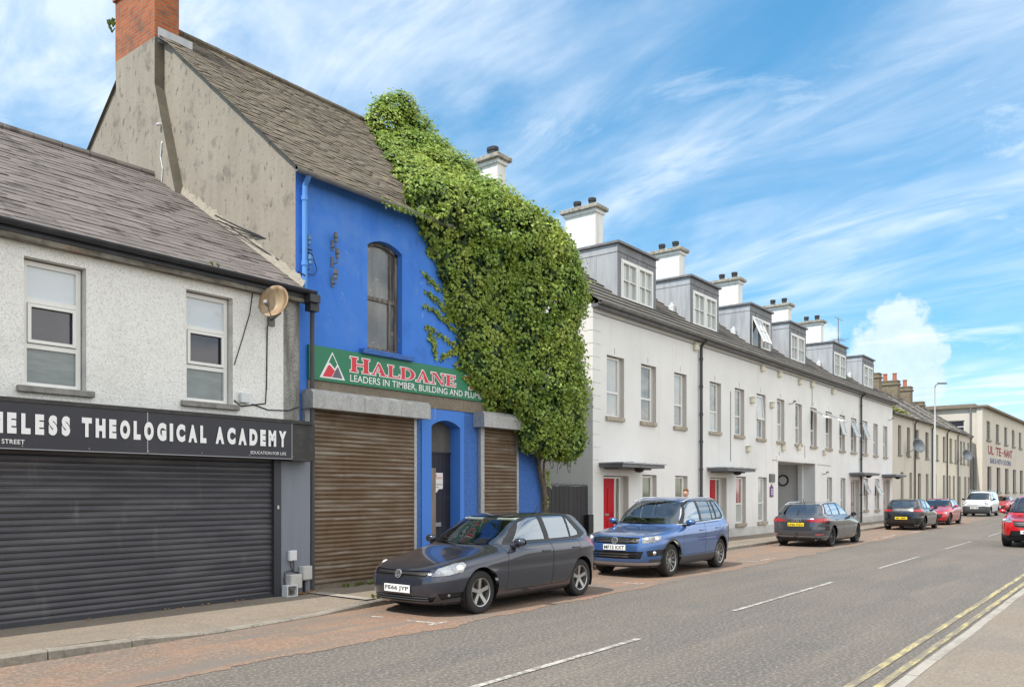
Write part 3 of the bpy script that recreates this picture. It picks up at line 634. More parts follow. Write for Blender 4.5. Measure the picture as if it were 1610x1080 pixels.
mb = MB(); mb.box(8.16, 8.37, 10.98, 11.12, .09, .10); mb.box(8.16, 8.18, 10.98, 11.12, .10, .27); mb.box(8.35, 8.37, 10.98, 11.12, .10, .27); mb.box(8.18, 8.35, 11.10, 11.12, .10, .27); mb.box(8.18, 8.35, 10.98, 11.10, .255, .27)
mb.build('casing', M['boxwhite'], t)
mb = MB(); mb.box(8.2, 8.27, 11.04, 11.09, .11, .2); mb.box(8.29, 8.33, 11.03, 11.09, .11, .17); mb.tube([(8.2, 11.0, .22), (8.26, 10.99, .25), (8.33, 11.0, .22)], .01, 5); mb.build('innards', M['insul'], t)
t = thing('cable_run', 'black cables looping between the meter boxes on the pilaster', 'cable', (8.4, 11.15, .6))
mb = MB(); mb.tube([(8.35, 11.15, .66), (8.36, 11.15, .55), (8.41, 11.15, .47), (8.53, 11.15, .44)], .007, 5); mb.tube([(8.41, 11.15, .66), (8.42, 11.15, .52), (8.40, 11.15, .46)], .007, 5)
mb.tube([(8.5, 11.15, .44), (8.36, 11.15, .49), (8.24, 11.15, .47), (8.22, 11.15, .36), (8.25, 11.15, .25)], .007, 5); mb.tube([(8.62, 11.14, .32), (8.62, 11.14, .1)], .02, 8)
mb.build('wire', M['cable'], t)
mb = MB(); rr = random.Random(8)
for k in range(70):
    x, y = rr.gauss(8.52, .1), rr.uniform(10.95, 11.15); 
    if rr.random() < .3: x, y = rr.uniform(5, 8.3), rr.uniform(11.0, 11.14)
    a = rr.uniform(0, 6.28); s = rr.uniform(.02, .04); z = .1+rr.uniform(.003, .03)
    mb.add([(x+s*math.cos(a), y+s*math.sin(a), z), (x-s*.6*math.sin(a), y+s*.6*math.cos(a), z+.012), (x-s*math.cos(a), y-s*math.sin(a), z), (x+s*.6*math.sin(a), y-s*.6*math.cos(a), z+.006)], ((0, 1, 2, 3),))
o = mb.raw('leaf_litter', M['litter']); tag(o, 'dry orange leaves swept against the foot of the shop', 'leaves', kind='stuff')

# ------------------------------------------------------------------ tall blue building with the bare gable
BL = thing('blue_building', 'tall bright blue shop building with cement gable, brick chimney and rusty shutters', 'building', (12.1, 11.4, 0))
YB = 11.4; XA, XB = 8.64, 15.66
mb = MB(); BW = (10.25, 11.13, 4.39, 6.33, .14, .22)
wall_front(mb, XA, XB, 3.45, 7.2, YB, [BW], .22, 0, 0)
S1 = (8.9, 11.39, .085, 3.24, 0, .12); DR = (11.93, 12.79, .09, 3.10, .13, .34); S2 = (13.48, 14.67, .75, 3.2, 0, .12)
wall_front(mb, XA, XB, 0, 3.45, YB, [S1, (DR[0]-.005, DR[1]+.005, .0, 3.11, .14, .02), S2], .12, 1, 1)
mb.quad((XB, YB, 0), (XB, 21.3, 0), (XB, 21.3, 7.2), (XB, YB, 7.2), 2)
mb.poly([(XB, YB, 7.2), (XB, 16.38, 11.4), (XB, 21.3, 7.2)], 2); mb.quad((XA, 21.3, 0), (XB, 21.3, 0), (XB, 21.3, 7.2), (XA, 21.3, 7.2), 2)
mb.build('wall', [M['blue'], M['blued'], M['render']], BL)
mb = MB(); mb.poly([(XA, YB, 0), (XA, YB, 7.33), (XA, 16.38, 11.5), (XA, 21.3, 7.25), (XA, 21.3, 0)]); mb.build('gable', M['render'], BL)
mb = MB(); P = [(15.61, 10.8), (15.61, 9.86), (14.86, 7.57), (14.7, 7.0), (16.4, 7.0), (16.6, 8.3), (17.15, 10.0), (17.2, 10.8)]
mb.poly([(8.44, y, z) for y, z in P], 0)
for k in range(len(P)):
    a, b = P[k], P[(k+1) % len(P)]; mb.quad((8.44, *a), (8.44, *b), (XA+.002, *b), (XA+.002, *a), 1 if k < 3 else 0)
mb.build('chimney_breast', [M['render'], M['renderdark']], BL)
mb = MB(); mb.box(8.442, 8.96, 15.612, 17.198, 10.8, 12.05); mb.box(8.40, 9.0, 15.57, 17.24, 12.05, 12.14); mb.box(8.37, 9.03, 15.54, 17.27, 12.14, 12.3); mb.box(8.44, 8.96, 15.61, 17.2, 12.3, 13.0)
ch = mb.build('chimney', M['brick'], BL)
mb = MB(); mb.poly([(8.50, 15.60, 10.72), (9.25, 15.60, 10.72), (9.25, 15.60, 11.02), (8.50, 15.60, 11.02)]); mb.quad((8.50, 15.60, 10.82), (9.25, 15.60, 10.82), (9.25, 15.3, 10.62), (8.50, 15.3, 10.62)); mb.build('flashing', M['lead'], BL)
mb = MB(); ey, ez = 11.2, 7.16; ry, rz = 16.38, 11.5
mb.quad((8.58, ey, ez), (XB, ey, ez), (XB, ry, rz), (8.58, ry, rz)); mb.quad((8.58, ry, rz), (XB, ry, rz), (XB, 21.5, 7.1), (8.58, 21.5, 7.1))
slates(mb, 8.54, 15.0, ey-.05, ez-.04, ry, rz+.01, .24, .15, .012, .016, 7, keep=lambda x, t: x < 11.6 + 3.4*t + .6)
for k in range(16):
    a = 8.56 + k*.45; mb.tube([(a, ry, rz+.03), (a+.44, ry, rz+.035)], .085, 8)
mb.raw('roof', M['slateold'], BL)
mb = MB(); gutter(mb, 8.46, 15.6, 11.14, 7.12, .06); mb.build('gutter', M['guttergrey'], BL)
mb = MB(); mb.tube([(8.74, 11.15, 7.1), (8.76, 11.3, 6.95), (8.76, 11.31, 6.6), (8.76, 11.31, 5.2)], .045, 10)
for z in (6.7, 5.6): mb.tube([(8.76, 11.31, z), (8.76, 11.31, z+.07)], .056, 10)
mb.build('downpipe', M['bluepipe'], BL)
# sash window
f = MB(); yw = YB+.12; f.box(10.27, 10.33, yw, yw+.08, 4.40, 6.40); f.box(11.05, 11.11, yw, yw+.08, 4.40, 6.40); f.box(10.33, 11.05, yw, yw+.08, 4.40, 4.48); f.box(10.33, 11.05, yw+.01, yw+.06, 5.36, 5.43)
for p, q in zip(arch_pts(10.27, 11.11, 6.33, .13)[:-1], arch_pts(10.27, 11.11, 6.33, .13)[1:]):
    f.add([(p[0], yw, p[1]-.06), (q[0], yw, q[1]-.06), (q[0], yw, q[1]), (p[0], yw, p[1]), (p[0], yw+.08, p[1]-.06), (q[0], yw+.08, q[1]-.06), (q[0], yw+.08, q[1]), (p[0], yw+.08, p[1])], ((0, 1, 2, 3), (0, 4, 5, 1), (4, 7, 6, 5)))
f.box(10.90, 10.945, yw+.012, yw+.06, 4.48, 5.36); f.box(10.945, 10.955, yw+.012, yw+.06, 5.43, 6.3)
wf = f.build('window', M['oldwood'], BL)
p = MB(); A = arch_pts(10.3, 11.08, 6.3, .13); p.poly([(10.3, yw+.05, 5.40), (11.08, yw+.05, 5.40)] + [(q[0], yw+.05, q[1]) for q in reversed(A)]); p.build('pane', M['panedirt'], wf)
p = MB(); p.quad((10.3, yw+.04, 4.45), (11.08, yw+.04, 4.45), (11.08, yw+.04, 5.40), (10.3, yw+.04, 5.40)); p.build('pane', M['panedirt'], wf)
p = MB(); p.box(10.05, 11.33, 11.27, 11.53, 4.29, 4.388, bev=.012); p.build('sill', M['blued'], wf)
# concrete band, shutters, door
mb = MB(); mb.box(8.88, 15.4, 11.375, 11.398, 3.45, 3.70); mb.build('concrete_band', M['concrete'], BL)
def boxhood(name, x0, x1, z0, z1, y0):
    mb = MB(); v = [(x, y, z) for x in (x0, x1) for y, z in ((11.398, z0), (y0, z0), (y0, z1-.07), (y0+.06, z1), (11.398, z1))]
    mb.add(v, [(k, (k+1) % 5, 5+(k+1) % 5, 5+k) for k in range(5)] + [(4, 3, 2, 1, 0), (5, 6, 7, 8, 9)])
    for k in range(int((x1-x0)/.9)+1): mb.box(x0+.25+k*.9, x0+.262+k*.9, y0-.004, y0-.001, z0, z1-.07)
    return mb.build('shutter_box', M['galv'], BL)
boxhood('', 8.76, 11.6, 3.19, 3.51, 11.09); boxhood('', 13.22, 14.93, 3.15, 3.48, 11.09)
mb = MB(); rshutter(mb, 8.9, 11.39, .19, 3.24, 11.36, .0765, .025); mb.build('roller_shutter', M['shutterrust'], BL)
mb = MB(); rshutter(mb, 13.5, 14.65, .76, 3.2, 11.36, .0765, .025); mb.build('roller_shutter', M['shutterrust'], BL)
mb = MB(); mb.box(8.78, 8.9, 11.32, 11.40, .085, 3.2); mb.box(11.39, 11.46, 11.33, 11.396, .085, 3.2); mb.box(13.38, 13.5, 11.32, 11.396, .74, 3.16); mb.box(14.65, 14.72, 11.33, 11.396, .74, 3.16); mb.build('shutter_guide', M['galv'], BL)
mb = MB(); mb.box(8.9, 11.39, 11.37, 11.5, .08, .19); mb.build('threshold', M['concrete'], BL)
mb = MB(); wall_front(mb, 11.65, 12.93, .09, 3.44, 11.384, [DR], .34, 0); mb.box(12.925, 12.932, 11.384, 11.4, .09, 3.44); mb.build('door_surround', M['blues'], BL)
mb = MB(); 
for k in range(7): mb.box(11.935+k*.1225, 11.935+(k+1)*.1225-.006, 11.66, 11.70, .1, 2.56)
mb.box(11.93, 12.79, 11.64, 11.70, 2.56, 2.60); dr = mb.build('door', M['doorblk'], BL)
mb = MB(); A = arch_pts(11.93, 12.79, 3.10, .13); mb.poly([(11.93, 11.665, 2.6), (12.79, 11.665, 2.6)] + [(q[0], 11.665, q[1]) for q in reversed(A)]); mb.build('fanlight_board', M['boardgrey'], BL)
mb = MB(); mb.box(12.24, 12.47, 11.62, 11.66, 1.06, 1.15, bev=.006); mb.build('letter_plate', M['steel'], dr)
t = thing('leaning_board', 'weathered plank leaning upright in the blue doorway', 'board', (12.05, 11.55, .09))
mb = MB(); mb.box(11.94, 12.2, 11.52, 11.545, .09, 2.26, bev=.004); mb.build('plank', M['boardply'], t)
t = thing('notice', 'torn white paper notice pinned on the black door', 'notice', (12.4, 11.65, 1.8))
mb = MB(); mb.poly([(12.24, 11.653, 1.80), (12.36, 11.653, 1.76), (12.42, 11.653, 1.83), (12.55, 11.653, 1.84), (12.55, 11.653, 2.17), (12.24, 11.653, 2.17)]); mb.build('sheet', M['paper'], t)
mb = MB(); put_text(mb, 'HALDANE', .22, .04, (12.29, 11.650, 2.045), ux, uz); mb.poly([(12.33, 11.65, 2.10), (12.37, 11.65, 2.10), (12.35, 11.65, 2.145)]); mb.build('heading', M['signred'], t)
mb = MB(); put_text(mb, 'Opening hours', .26, .032, (12.265, 11.650, 1.915), ux, uz, 0, .02); put_text(mb, 'Trade only', .15, .03, (12.265, 11.650, 1.86), ux, uz, 0, .02); mb.build('print', M['ink'], t)
# insulators and lamp on the walls
def insulator(x, z, m, y=11.3):
    mb = MB(); mb.lathe([(0, -.09), (.028, -.09), (.035, -.05), (.024, -.025), (.042, -.01), (.042, .04), (.028, .05), (.03, .08), (0, .09)], 14, 0, (x, y, z)); mb.tube([(x, y, z-.11), (x, y, z-.17), (x, y+.1, z-.17)], .012, 6); mb.box(x-.03, x+.03, 11.385, 11.399, z-.22, z-.05)
    return mb.build('insulator', m, BL, True, angle=40)
insulator(8.84, 6.06, M['insulblue']); insulator(8.84, 5.72, M['insulblue'], 11.26); insulator(9.42, 6.24, M['insul']); insulator(9.42, 5.95, M['insul'], 11.26); insulator(9.42, 5.60, M['insul'])
mb = MB(); mb.box(8.40, 8.45, 15.34, 15.38, 8.96, 9.01, bev=.01); mb.box(8.35, 8.41, 15.32, 15.40, 8.94, 8.99, bev=.015); fl = mb.build('security_light', M['boxwhite'], BL)
mb = MB(); mb.tube([(8.6, 15.36, 8.95), (8.425, 15.32, 8.6), (8.425, 15.36, 8.35), (8.425, 15.28, 8.1), (8.425, 15.33, 7.75)], .012, 5); mb.build('cable', M['boxwhite'], BL)
t = thing('overhead_wire', 'pair of black service wires running along the cement gable to the blue corner', 'cable', (8.8, 11.2, 5.8))
def sag(a, b, s, n=12): a, b = Vector(a), Vector(b); return [a.lerp(b, k/n)-Vector((0, 0, s*4*(k/n)*(1-k/n))) for k in range(n+1)]
mb = MB(); mb.tube(sag((8.84, 11.22, 5.86), (8.43, 13.4, 6.70), .05), .014, 5); mb.tube(sag((8.84, 11.22, 5.80), (8.45, 13.5, 6.82), .05), .014, 5); mb.tube(sag((8.72, 11.25, 5.42), (8.48, 13.2, 6.62), .04), .010, 5)
mb.tube([(8.84, 11.22, 5.80), (8.95, 11.3, 5.72), (9.05, 11.35, 5.6), (9.0, 11.36, 5.5), (8.8, 11.36, 5.48)], .007, 5); mb.build('wire', M['cable'], t)
t = thing('wall_plant', 'little green sprig growing out of the brick chimney', 'plant', (8.5, 17.25, 11.6))
SPRIG = t

# timber merchant's sign
TS = thing('timber_sign', 'green timber merchant sign with red lettering half covered by ivy', 'sign', (12, 11.36, 4))
mb = MB(); mb.box(8.88, 15.06, 11.345, 11.398, 3.705, 4.295); mb.build('panel', M['signgreen'], TS)
ys = 11.342
mb = MB(); mb.poly([(9.10, ys, 3.757), (9.667, ys, 3.757), (9.38, ys, 4.227)]); mb.build('emblem_border', M['signwhite'], TS)
mb = MB(); mb.poly([(9.165, ys-.002, 3.782), (9.36, ys-.002, 3.782), (9.435, ys-.002, 3.90), (9.33, ys-.002, 3.99), (9.29, ys-.002, 3.985)]); mb.build('emblem_red', M['signred'], TS)
mb = MB(); mb.poly([(9.375, ys-.002, 3.782), (9.61, ys-.002, 3.782), (9.50, ys-.002, 3.985), (9.45, ys-.002, 3.915)]); mb.build('emblem_grey', M['signgrey'], TS)
mb = MB(); mb.poly([(9.335, ys-.0025, 4.03), (9.435, ys-.0025, 3.94), (9.485, ys-.0025, 4.02), (9.39, ys-.0025, 4.175), (9.372, ys-.0025, 4.175), (9.30, ys-.0025, 4.03)]); mb.build('emblem_green', M['signgreen'], TS)
def serif(ch):
    S = .08; o = []
    def bx(a, b, c, d): o.append([(a, c), (b, c), (b, d), (a, d)])
    def st(x, w, l=.07, r=.07, lo=True, hi=True):
        bx(x, x+w, 0, 1)
        if lo: bx(x-l, x+w+r, 0, S)
        if hi: bx(x-l, x+w+r, 1-S, 1)
    W_ = .9
    if ch == 'H': st(.08, .2); st(.62, .2); bx(.28, .62, .46, .55); W_ = .92
    elif ch == 'A':
        o.append([(.12, 0), (.20, 0), (.48, .86), (.44, 1)]); o.append([(.62, 0), (.86, 0), (.52, 1), (.42, 1)]); bx(.26, .70, .28, .36); bx(.03, .30, 0, S); bx(.54, .96, 0, S); W_ = .98
    elif ch == 'L': st(.08, .2, .07, .08); bx(.28, .66, 0, .09); o.append([(.60, .0), (.70, 0), (.72, .30), (.68, .30)]); W_ = .74
    elif ch == 'D':
        st(.08, .2, .07, .02); n = 10
        for k in range(n):
            a0, a1 = -math.pi/2+math.pi*k/n, -math.pi/2+math.pi*(k+1)/n
            f = lambda a, rx, ry: (.38+rx*math.cos(a), .5+ry*math.sin(a))
            o.append([f(a0, .28, .42), f(a0, .50, .5), f(a1, .50, .5), f(a1, .28, .42)])
        bx(.28, .39, 0, .08); bx(.28, .39, .92, 1); W_ = .92
    elif ch == 'N': st(.12, .08, .10, .10); o.append([(.14, 1), (.34, 1), (.82, 0), (.70, 0)][::-1]); st(.76, .08, .10, .10, lo=False); bx(.02, .22, 1-S, 1); W_ = .98
    elif ch == 'E': st(.08, .2, .07, .05); bx(.28, .64, 0, .09); bx(.28, .64, .91, 1); bx(.28, .50, .46, .54); o.append([(.58, 0), (.68, 0), (.70, .28), (.66, .28)]); bx(.58, .66, .74, 1); bx(.47, .53, .36, .64); W_ = .74
    elif ch == 'T': st(.32, .2, .07, .07, hi=False); bx(.02, .82, .91, 1); bx(.02, .08, .70, 1); bx(.76, .82, .70, 1); W_ = .84
    elif ch == 'I': st(.08, .2); W_ = .38
    elif ch == 'M': st(.10, .08, .08, .08); o.append([(.10, 1), (.32, 1), (.58, .1), (.50, 0)][::-1]); o.append([(.50, 0), (.56, 0), (.84, 1), (.78, 1)]); st(.80, .2, .07, .07); W_ = 1.1
    elif ch == 'B':
        st(.08, .2, .07, .0); bx(.28, .5, 0, .08); bx(.28, .5, .92, 1); bx(.28, .5, .48, .55); bx(.45, .65, .05, .48); bx(.42, .60, .54, .95); W_ = .74
    elif ch == 'R':
        st(.08, .2, .07, .0); bx(.28, .5, .92, 1); bx(.28, .5, .46, .54); bx(.44, .64, .50, .96); o.append([(.62, 0), (.90, 0), (.52, .5), (.36, .48)]); W_ = .88
    return o, W_
def ccw(p): return p if sum(p[i][0]*p[(i+1) % len(p)][1]-p[(i+1) % len(p)][0]*p[i][1] for i in range(len(p))) > 0 else p[::-1]
def grow(p, d):
    p = ccw(p); n = len(p); out = []
    for i in range(n):
        a, b, c = Vector(p[i-1]), Vector(p[i]), Vector(p[(i+1) % n]); e1 = (b-a).normalized(); e2 = (c-b).normalized()
        n1 = Vector((e1.y, -e1.x)); n2 = Vector((e2.y, -e2.x)); q = n1+n2; q = q/max(.35, q.dot(n1)) if q.length > .1 else n1; out.append(tuple(b+q*d))
    return out
def serif_word(txt, x, z, hs, total, out, red):
    W_ = [serif(c)[1]*h for c, h in zip(txt, hs)]; k = total/(sum(W_)+.0*len(txt)); n = 0
    for c, h, w in zip(txt, hs, W_):
        for p in serif(c)[0]:
            q = [(x+a*h*k, z+b*h) for a, b in p]; n += 1
            g = grow(q, .018); out.poly([(a, ys-.001-.00004*n, b) for a, b in g]); q = ccw(q); red.poly([(a, ys-.006-.00004*n, b) for a, b in q])
        x += w*k
for w_ in (('HALDANE', 9.78, 3.935, [.262] + [.222]*6, 2.84), ('TIMBER', 12.88, 3.935, [.262] + [.222]*5, 2.1)):
    wo, rd = MB(), MB(); serif_word(*w_, wo, rd); wo.raw('letter_outline', M['signwhite'], TS); rd.raw('lettering', M['signred'], TS)
mb = MB(); full = 'LEADERS IN TIMBER, BUILDING AND PLUMBING'; k = (13.06-9.78)/text_width('LEADERS IN TIMBER, BUILDING AND PL', .008)
put_text(mb, full, 1, .145, (9.78, ys-.004, 3.735), ux, uz, 0, .008, 1., k); mb.build('strapline', M['signwhite'], TS)

# ------------------------------------------------------------------ ivy
IV = thing('ivy', 'huge green ivy smothering the roof and right half of the blue building', 'ivy', (15.3, 11.2, 0))
M['leaf'] = pm('ivy_leaf', (.225, .335, .048), .42, island=.45, var=[(.9, .40, .62, (.39, .46, .08), .8), (7, .62, .72, (.42, .38, .08), .6, 2), (2.2, .58, .72, (.10, .19, .03), .7)], spec=.5)
def translucent(m, f):
    nt = m.node_tree; n = nt.nodes; b = n['Principled BSDF']; out = [q for q in n if q.type == 'OUTPUT_MATERIAL'][0]; t = n.new('ShaderNodeBsdfTranslucent'); x = n.new('ShaderNodeMixShader'); x.inputs[0].default_value = f
    nt.links.new(b.inputs['Base Color'].links[0].from_socket, t.inputs[0]); nt.links.new(b.outputs[0], x.inputs[1]); nt.links.new(t.outputs[0], x.inputs[2]); nt.links.new(x.outputs[0], out.inputs[0])
translucent(M['leaf'], .28)
M['leafdk'] = pm('ivy_inner_leaf_shaded', (.036, .075, .014), .6, island=.3)  # darker green paints the shade inside the ivy mass
M['stem'] = pm('ivy_stem', (.17, .125, .08), .9, var=[(12, .4, .65, (.08, .06, .04), .8)], bump=[((30, 30, 5), .5, .01)])
def leafbed(mb, P, N, size, rg, droop=.35, tilt=.55):
    """lobed leaves, each folded along its midrib: P points, N outward normals"""
    n = len(P); N = N/np.linalg.norm(N, axis=1)[:, None]
    up = (P[:, 1] > 11.45)[:, None]; N = np.where(up, N*.5+np.array([[-.12, -.62, .80]]), N) + rg.normal(0, tilt, (n, 3))*np.where(up, .75, 1.); N[:, 2] += .25; N /= np.linalg.norm(N, axis=1)[:, None]
    down = np.tile(np.array([[0, 0, -1.]]), (n, 1)) + rg.normal(0, droop, (n, 3))
    T = down - (down*N).sum(1)[:, None]*N; T /= np.linalg.norm(T, axis=1)[:, None]; B = np.cross(N, T)
    s = size*rg.uniform(.62, 1.25, n)[:, None]; fold = rg.uniform(.08, .32, n)[:, None]
    base = P - T*s*.45; tip = P + T*s*.62 - N*s*.12
    l1 = P - B*s*.56 - T*s*.18 - N*s*fold; r1 = P + B*s*.56 - T*s*.18 - N*s*fold
    l2 = P - B*s*.30 + T*s*.14 - N*s*fold*.5; r2 = P + B*s*.30 + T*s*.14 - N*s*fold*.5
    V = np.stack([base, l1, l2, tip, r2, r1], 1).reshape(-1, 3); k = len(mb.v)
    mb.v.extend(map(tuple, V)); f = []
    for i in range(n): j = k+6*i; f.append((j, j+1, j+2, j+3)); f.append((j, j+3, j+4, j+5))
    mb.f.extend(f); mb.m.extend([0]*len(f))
ivyL = [(7.5, 11.0), (6.96, 11.72), (6.51, 11.96), (5.95, 12.30), (5.36, 12.55), (4.77, 12.62), (4.34, 12.85), (3.85, 13.30), (3.64, 14.05), (3.47, 14.55), (2.97, 14.70), (2.41, 15.2), (2.1, 15.5)]
ZL = [q[0] for q in ivyL][::-1]; XL = [q[1] for q in ivyL][::-1]
left = lambda z: float(np.interp(z, ZL, XL))
def rnorm(z): return 15.8 + .3*math.sin((z-2.2)/6.0*math.pi)       # centres' right limit on the front
bl = []                                                               # blobs: centre, radii
rg = np.random.default_rng(4)
for z in np.arange(2.75, 7.6, .34):
    for x in np.arange(11.2, 16.6, .36):
        xx, zz_ = x+rg.uniform(-.15, .15), z+rg.uniform(-.15, .15); d = xx-left(zz_); up = max(0, zz_-2.4)
        r = min(.30+.16*max(0, d), .20+.36*d)
        if d < .12: continue
        hi = rnorm(zz_)
        if xx > hi: continue
        r = min(max(r, .16), .74); r *= rg.uniform(.75, 1.15)
        if zz_ < 3.4: r = min(r, .50)
        if zz_-r*1.05 < 2.75: zz_ = 2.75+r*.8+rg.uniform(0, .2)
        thick = .80 if xx > 14.2 else .62
        bl.append(((xx, 11.36-.10*r, zz_), (r, r*thick*(1.25 if xx > 15.2 else 1), r*1.05)))
for t in np.arange(0, 1.001, .055):                                   # on the roof slope
    for x in np.arange(10.8, 16.9, .42):
        lx = 11.32+3.2*t; xx = x+rg.uniform(-.18, .18); d = xx-lx
        if d < .1 or xx > 16.1: continue
        y, z = 11.2+t*5.2, 7.2+t*4.3; r = min(.16+.12*d, .62)*rg.uniform(.75, 1.2)
        if xx > 15.2: r = max(r, .55)
        bl.append(((xx, y, z), (r, r, r*.78)))
for y in np.arange(11.3, 16.8, .45):                                  # over the far gable edge
    for dz in (0, -.8, -1.6, -2.6, -3.6):
        z = 7.0+(y-11.3)*.84+dz+rg.uniform(-.15, .15)
        if z < 3.1: continue
        r = rg.uniform(.46, .70) if y < 12.6 else rg.uniform(.62, .86); bl.append(((15.66+.05*(y-11.3)+rg.uniform(-.1, .15), y, z-.02+(.12 if y > 12.6 else 0)), (r, r, r)))
for c, r in (((15.6, 16.25, 11.6), .6), ((15.3, 16.1, 11.9), .45), ((15.75, 16.3, 11.75), .62), ((15.3, 16.2, 11.75), .55), ((16.2, 16.35, 11.6), .58), ((15.7, 16.2, 12.15), .50), ((16.2, 16.0, 11.1), .55), ((15.0, 16.0, 11.4), .50), ((15.95, 15.2, 10.6), .6), ((16.0, 14.4, 9.9), .62), ((16.0, 13.4, 9.1), .62), ((15.9, 12.4, 8.2), .6)):
    bl.append((c, (r, r, r*.95)))
# the rounded outer corner and the lower skirts over the second shutter
for x, y, z, r in ((15.5, 11.4, 7.1, .64), (15.65, 11.2, 6.5, .68), (15.8, 11.1, 5.8, .68), (15.85, 11.1, 5.0, .68), (15.85, 11.1, 4.2, .68), (16.0, 11.05, 3.5, .60), (16.25, 11.0, 3.05, .46), (16.1, 11.0, 2.95, .46), (15.6, 10.95, 6.6, .66), (15.4, 11.0, 5.4, .66), (15.3, 11.0, 4.3, .64), (15.5, 11.0, 3.5, .55), (15.15, 11.05, 3.05, .42), (15.8, 11.0, 3.0, .46), (15.45, 11.05, 2.85, .36), (14.9, 11.0, 3.45, .36), (14.6, 11.05, 3.75, .36), (14.2, 11.1, 4.0, .36), (13.7, 11.2, 4.1, .3), (16.2, 11.0, 4.1, .44), (16.2, 11.0, 5.2, .40), (14.75, 11.1, 3.1, .28), (14.8, 11.12, 2.85, .22)):
    bl.append(((x, y, z), (r, r*.85, r)))
C = np.array([b[0] for b in bl]); RD = np.array([b[1] for b in bl])
def scatter(count, scale, noise):
    area = (RD[:, 0]*RD[:, 1]+RD[:, 1]*RD[:, 2]+RD[:, 0]*RD[:, 2]); idx = rg.choice(len(bl), count, p=area/area.sum())
    u = rg.normal(0, 1, (count, 3)); u /= np.linalg.norm(u, axis=1)[:, None]
    P = C[idx]+u*RD[idx]*(scale+rg.normal(0, noise, (count, 1))); N = u/RD[idx]
    keep = np.ones(count, bool)
    for i in range(0, count, 4000):
        q = P[i:i+4000]; d = (((q[:, None, :]-C[None])/RD[None])**2).sum(2); d[np.arange(len(q)), idx[i:i+4000]] = 9
        keep[i:i+4000] &= d.min(1) > (scale*.90)**2
    if scale > .9:   # thin patches where the dark inside of the mass shows
        f = np.sin(P[:, 0]*5.1+1.3*np.sin(P[:, 2]*3.1))*np.sin(P[:, 2]*6.3+1.7*np.sin(P[:, 0]*2.3))+.5*np.sin(P[:, 0]*13+P[:, 1]*9)*np.sin(P[:, 2]*12.1+1)
        keep &= (f > -.38) | (rg.random(count) < .16) | (P[:, 1] > 11.7)
    y, z = P[:, 1], P[:, 2]; slope = 7.2+(y-11.2)*.835
    keep &= ~((P[:, 0] < 15.66) & (y > 11.38) & (z < slope-.02)); keep &= (y < 16.9)
    keep &= ~((y > 12.8) & (z < slope-1.2)); keep &= ~((N[:, 1] > .55*np.linalg.norm(N, axis=1)) & (y > 11.6))
    return P[keep], N[keep]
mb = MB(); P, N = scatter(620000, 1.0, .10); print('IVY', len(P)); leafbed(mb, P, N, .075, rg)
# free strands creeping over the blue wall and the last leaves along the gutter
def strand(pts, n, sz):
    pts = np.array(pts, float); t = np.sort(rg.uniform(0, 1, n)); s = np.linspace(0, 1, len(pts))
    P = np.stack([np.interp(t, s, pts[:, k]) for k in range(3)], 1)+rg.normal(0, .025, (n, 3))*np.array([1.4, .5, 1.4]); N = np.tile([[0, -1., .1]], (n, 1))
    leafbed(mb, P, N, sz, rg)
SR = [[(11.72, 11.38, 6.10), (12.0, 11.37, 5.92), (12.45, 11.36, 5.80), (12.7, 11.33, 5.6)], [(11.72, 11.38, 5.78), (12.1, 11.37, 5.62), (12.5, 11.36, 5.42), (12.72, 11.35, 5.2)], [(11.75, 11.38, 5.45), (12.1, 11.37, 5.36), (12.6, 11.36, 5.1), (12.85, 11.34, 4.9)], [(11.74, 11.38, 5.05), (12.2, 11.37, 4.95), (12.7, 11.36, 4.75), (13.0, 11.34, 4.6)], [(11.85, 11.38, 4.95), (12.0, 11.37, 4.7), (12.05, 11.37, 4.45)],
      [(12.2, 11.38, 4.5), (12.5, 11.37, 4.62), (12.75, 11.36, 4.7)], [(12.3, 11.38, 6.0), (12.4, 11.36, 5.5), (12.45, 11.36, 5.1)], [(11.78, 11.38, 6.55), (12.0, 11.36, 6.5)], [(12.62, 11.36, 4.4), (12.9, 11.34, 4.12), (13.3, 11.33, 3.9)]]
for s_ in SR: strand(s_, int(26*len(s_)), .075)
strand([(10.35, 11.1, 7.08), (11.2, 11.1, 7.1), (11.9, 11.1, 7.0)], 160, .075)
strand([(16.6, 11.2, 3.0), (16.75, 11.2, 2.75)], 40, .08); strand([(15.75, 11.25, 2.3), (15.8, 11.25, 1.9)], 24, .08); strand([(15.74, 11.3, 1.75), (15.8, 11.3, .95)], 40, .08); strand([(15.9, 11.2, 2.8), (16.2, 11.2, 2.6)], 70, .08)
strand([(16.45, 16.3, 12.35), (17.0, 16.3, 12.3)], 12, .07); strand([(15.1, 16.2, 12.1), (14.75, 16.2, 12.2)], 10, .07)
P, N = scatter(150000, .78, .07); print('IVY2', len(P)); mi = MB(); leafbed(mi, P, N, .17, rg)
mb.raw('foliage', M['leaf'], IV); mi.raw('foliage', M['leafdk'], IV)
mb = MB(); rr = random.Random(12)
mb.tube([(15.72, 11.36, 0), (15.70, 11.33, .9), (15.72, 11.32, 1.5), (15.62, 11.30, 1.9), (15.42, 11.28, 2.35), (15.36, 11.2, 2.8), (15.4, 11.2, 3.6)], [.05, .05, .055, .06, .05, .05, .04], 8)
mb.tube([(15.76, 11.34, 0), (15.78, 11.30, 1.2), (15.66, 11.27, 1.8), (15.50, 11.2, 2.4), (15.7, 11.1, 3.2)], [.03, .03, .03, .03, .02], 7)
mb.tube([(15.66, 11.3, 1.7), (15.5, 11.26, 2.2), (15.2, 11.2, 2.7), (14.9, 11.2, 3.1)], [.03, .03, .025, .02], 6)
for s_ in SR: mb.tube([(x, y+.012, z) for x, y, z in s_], .009, 5)
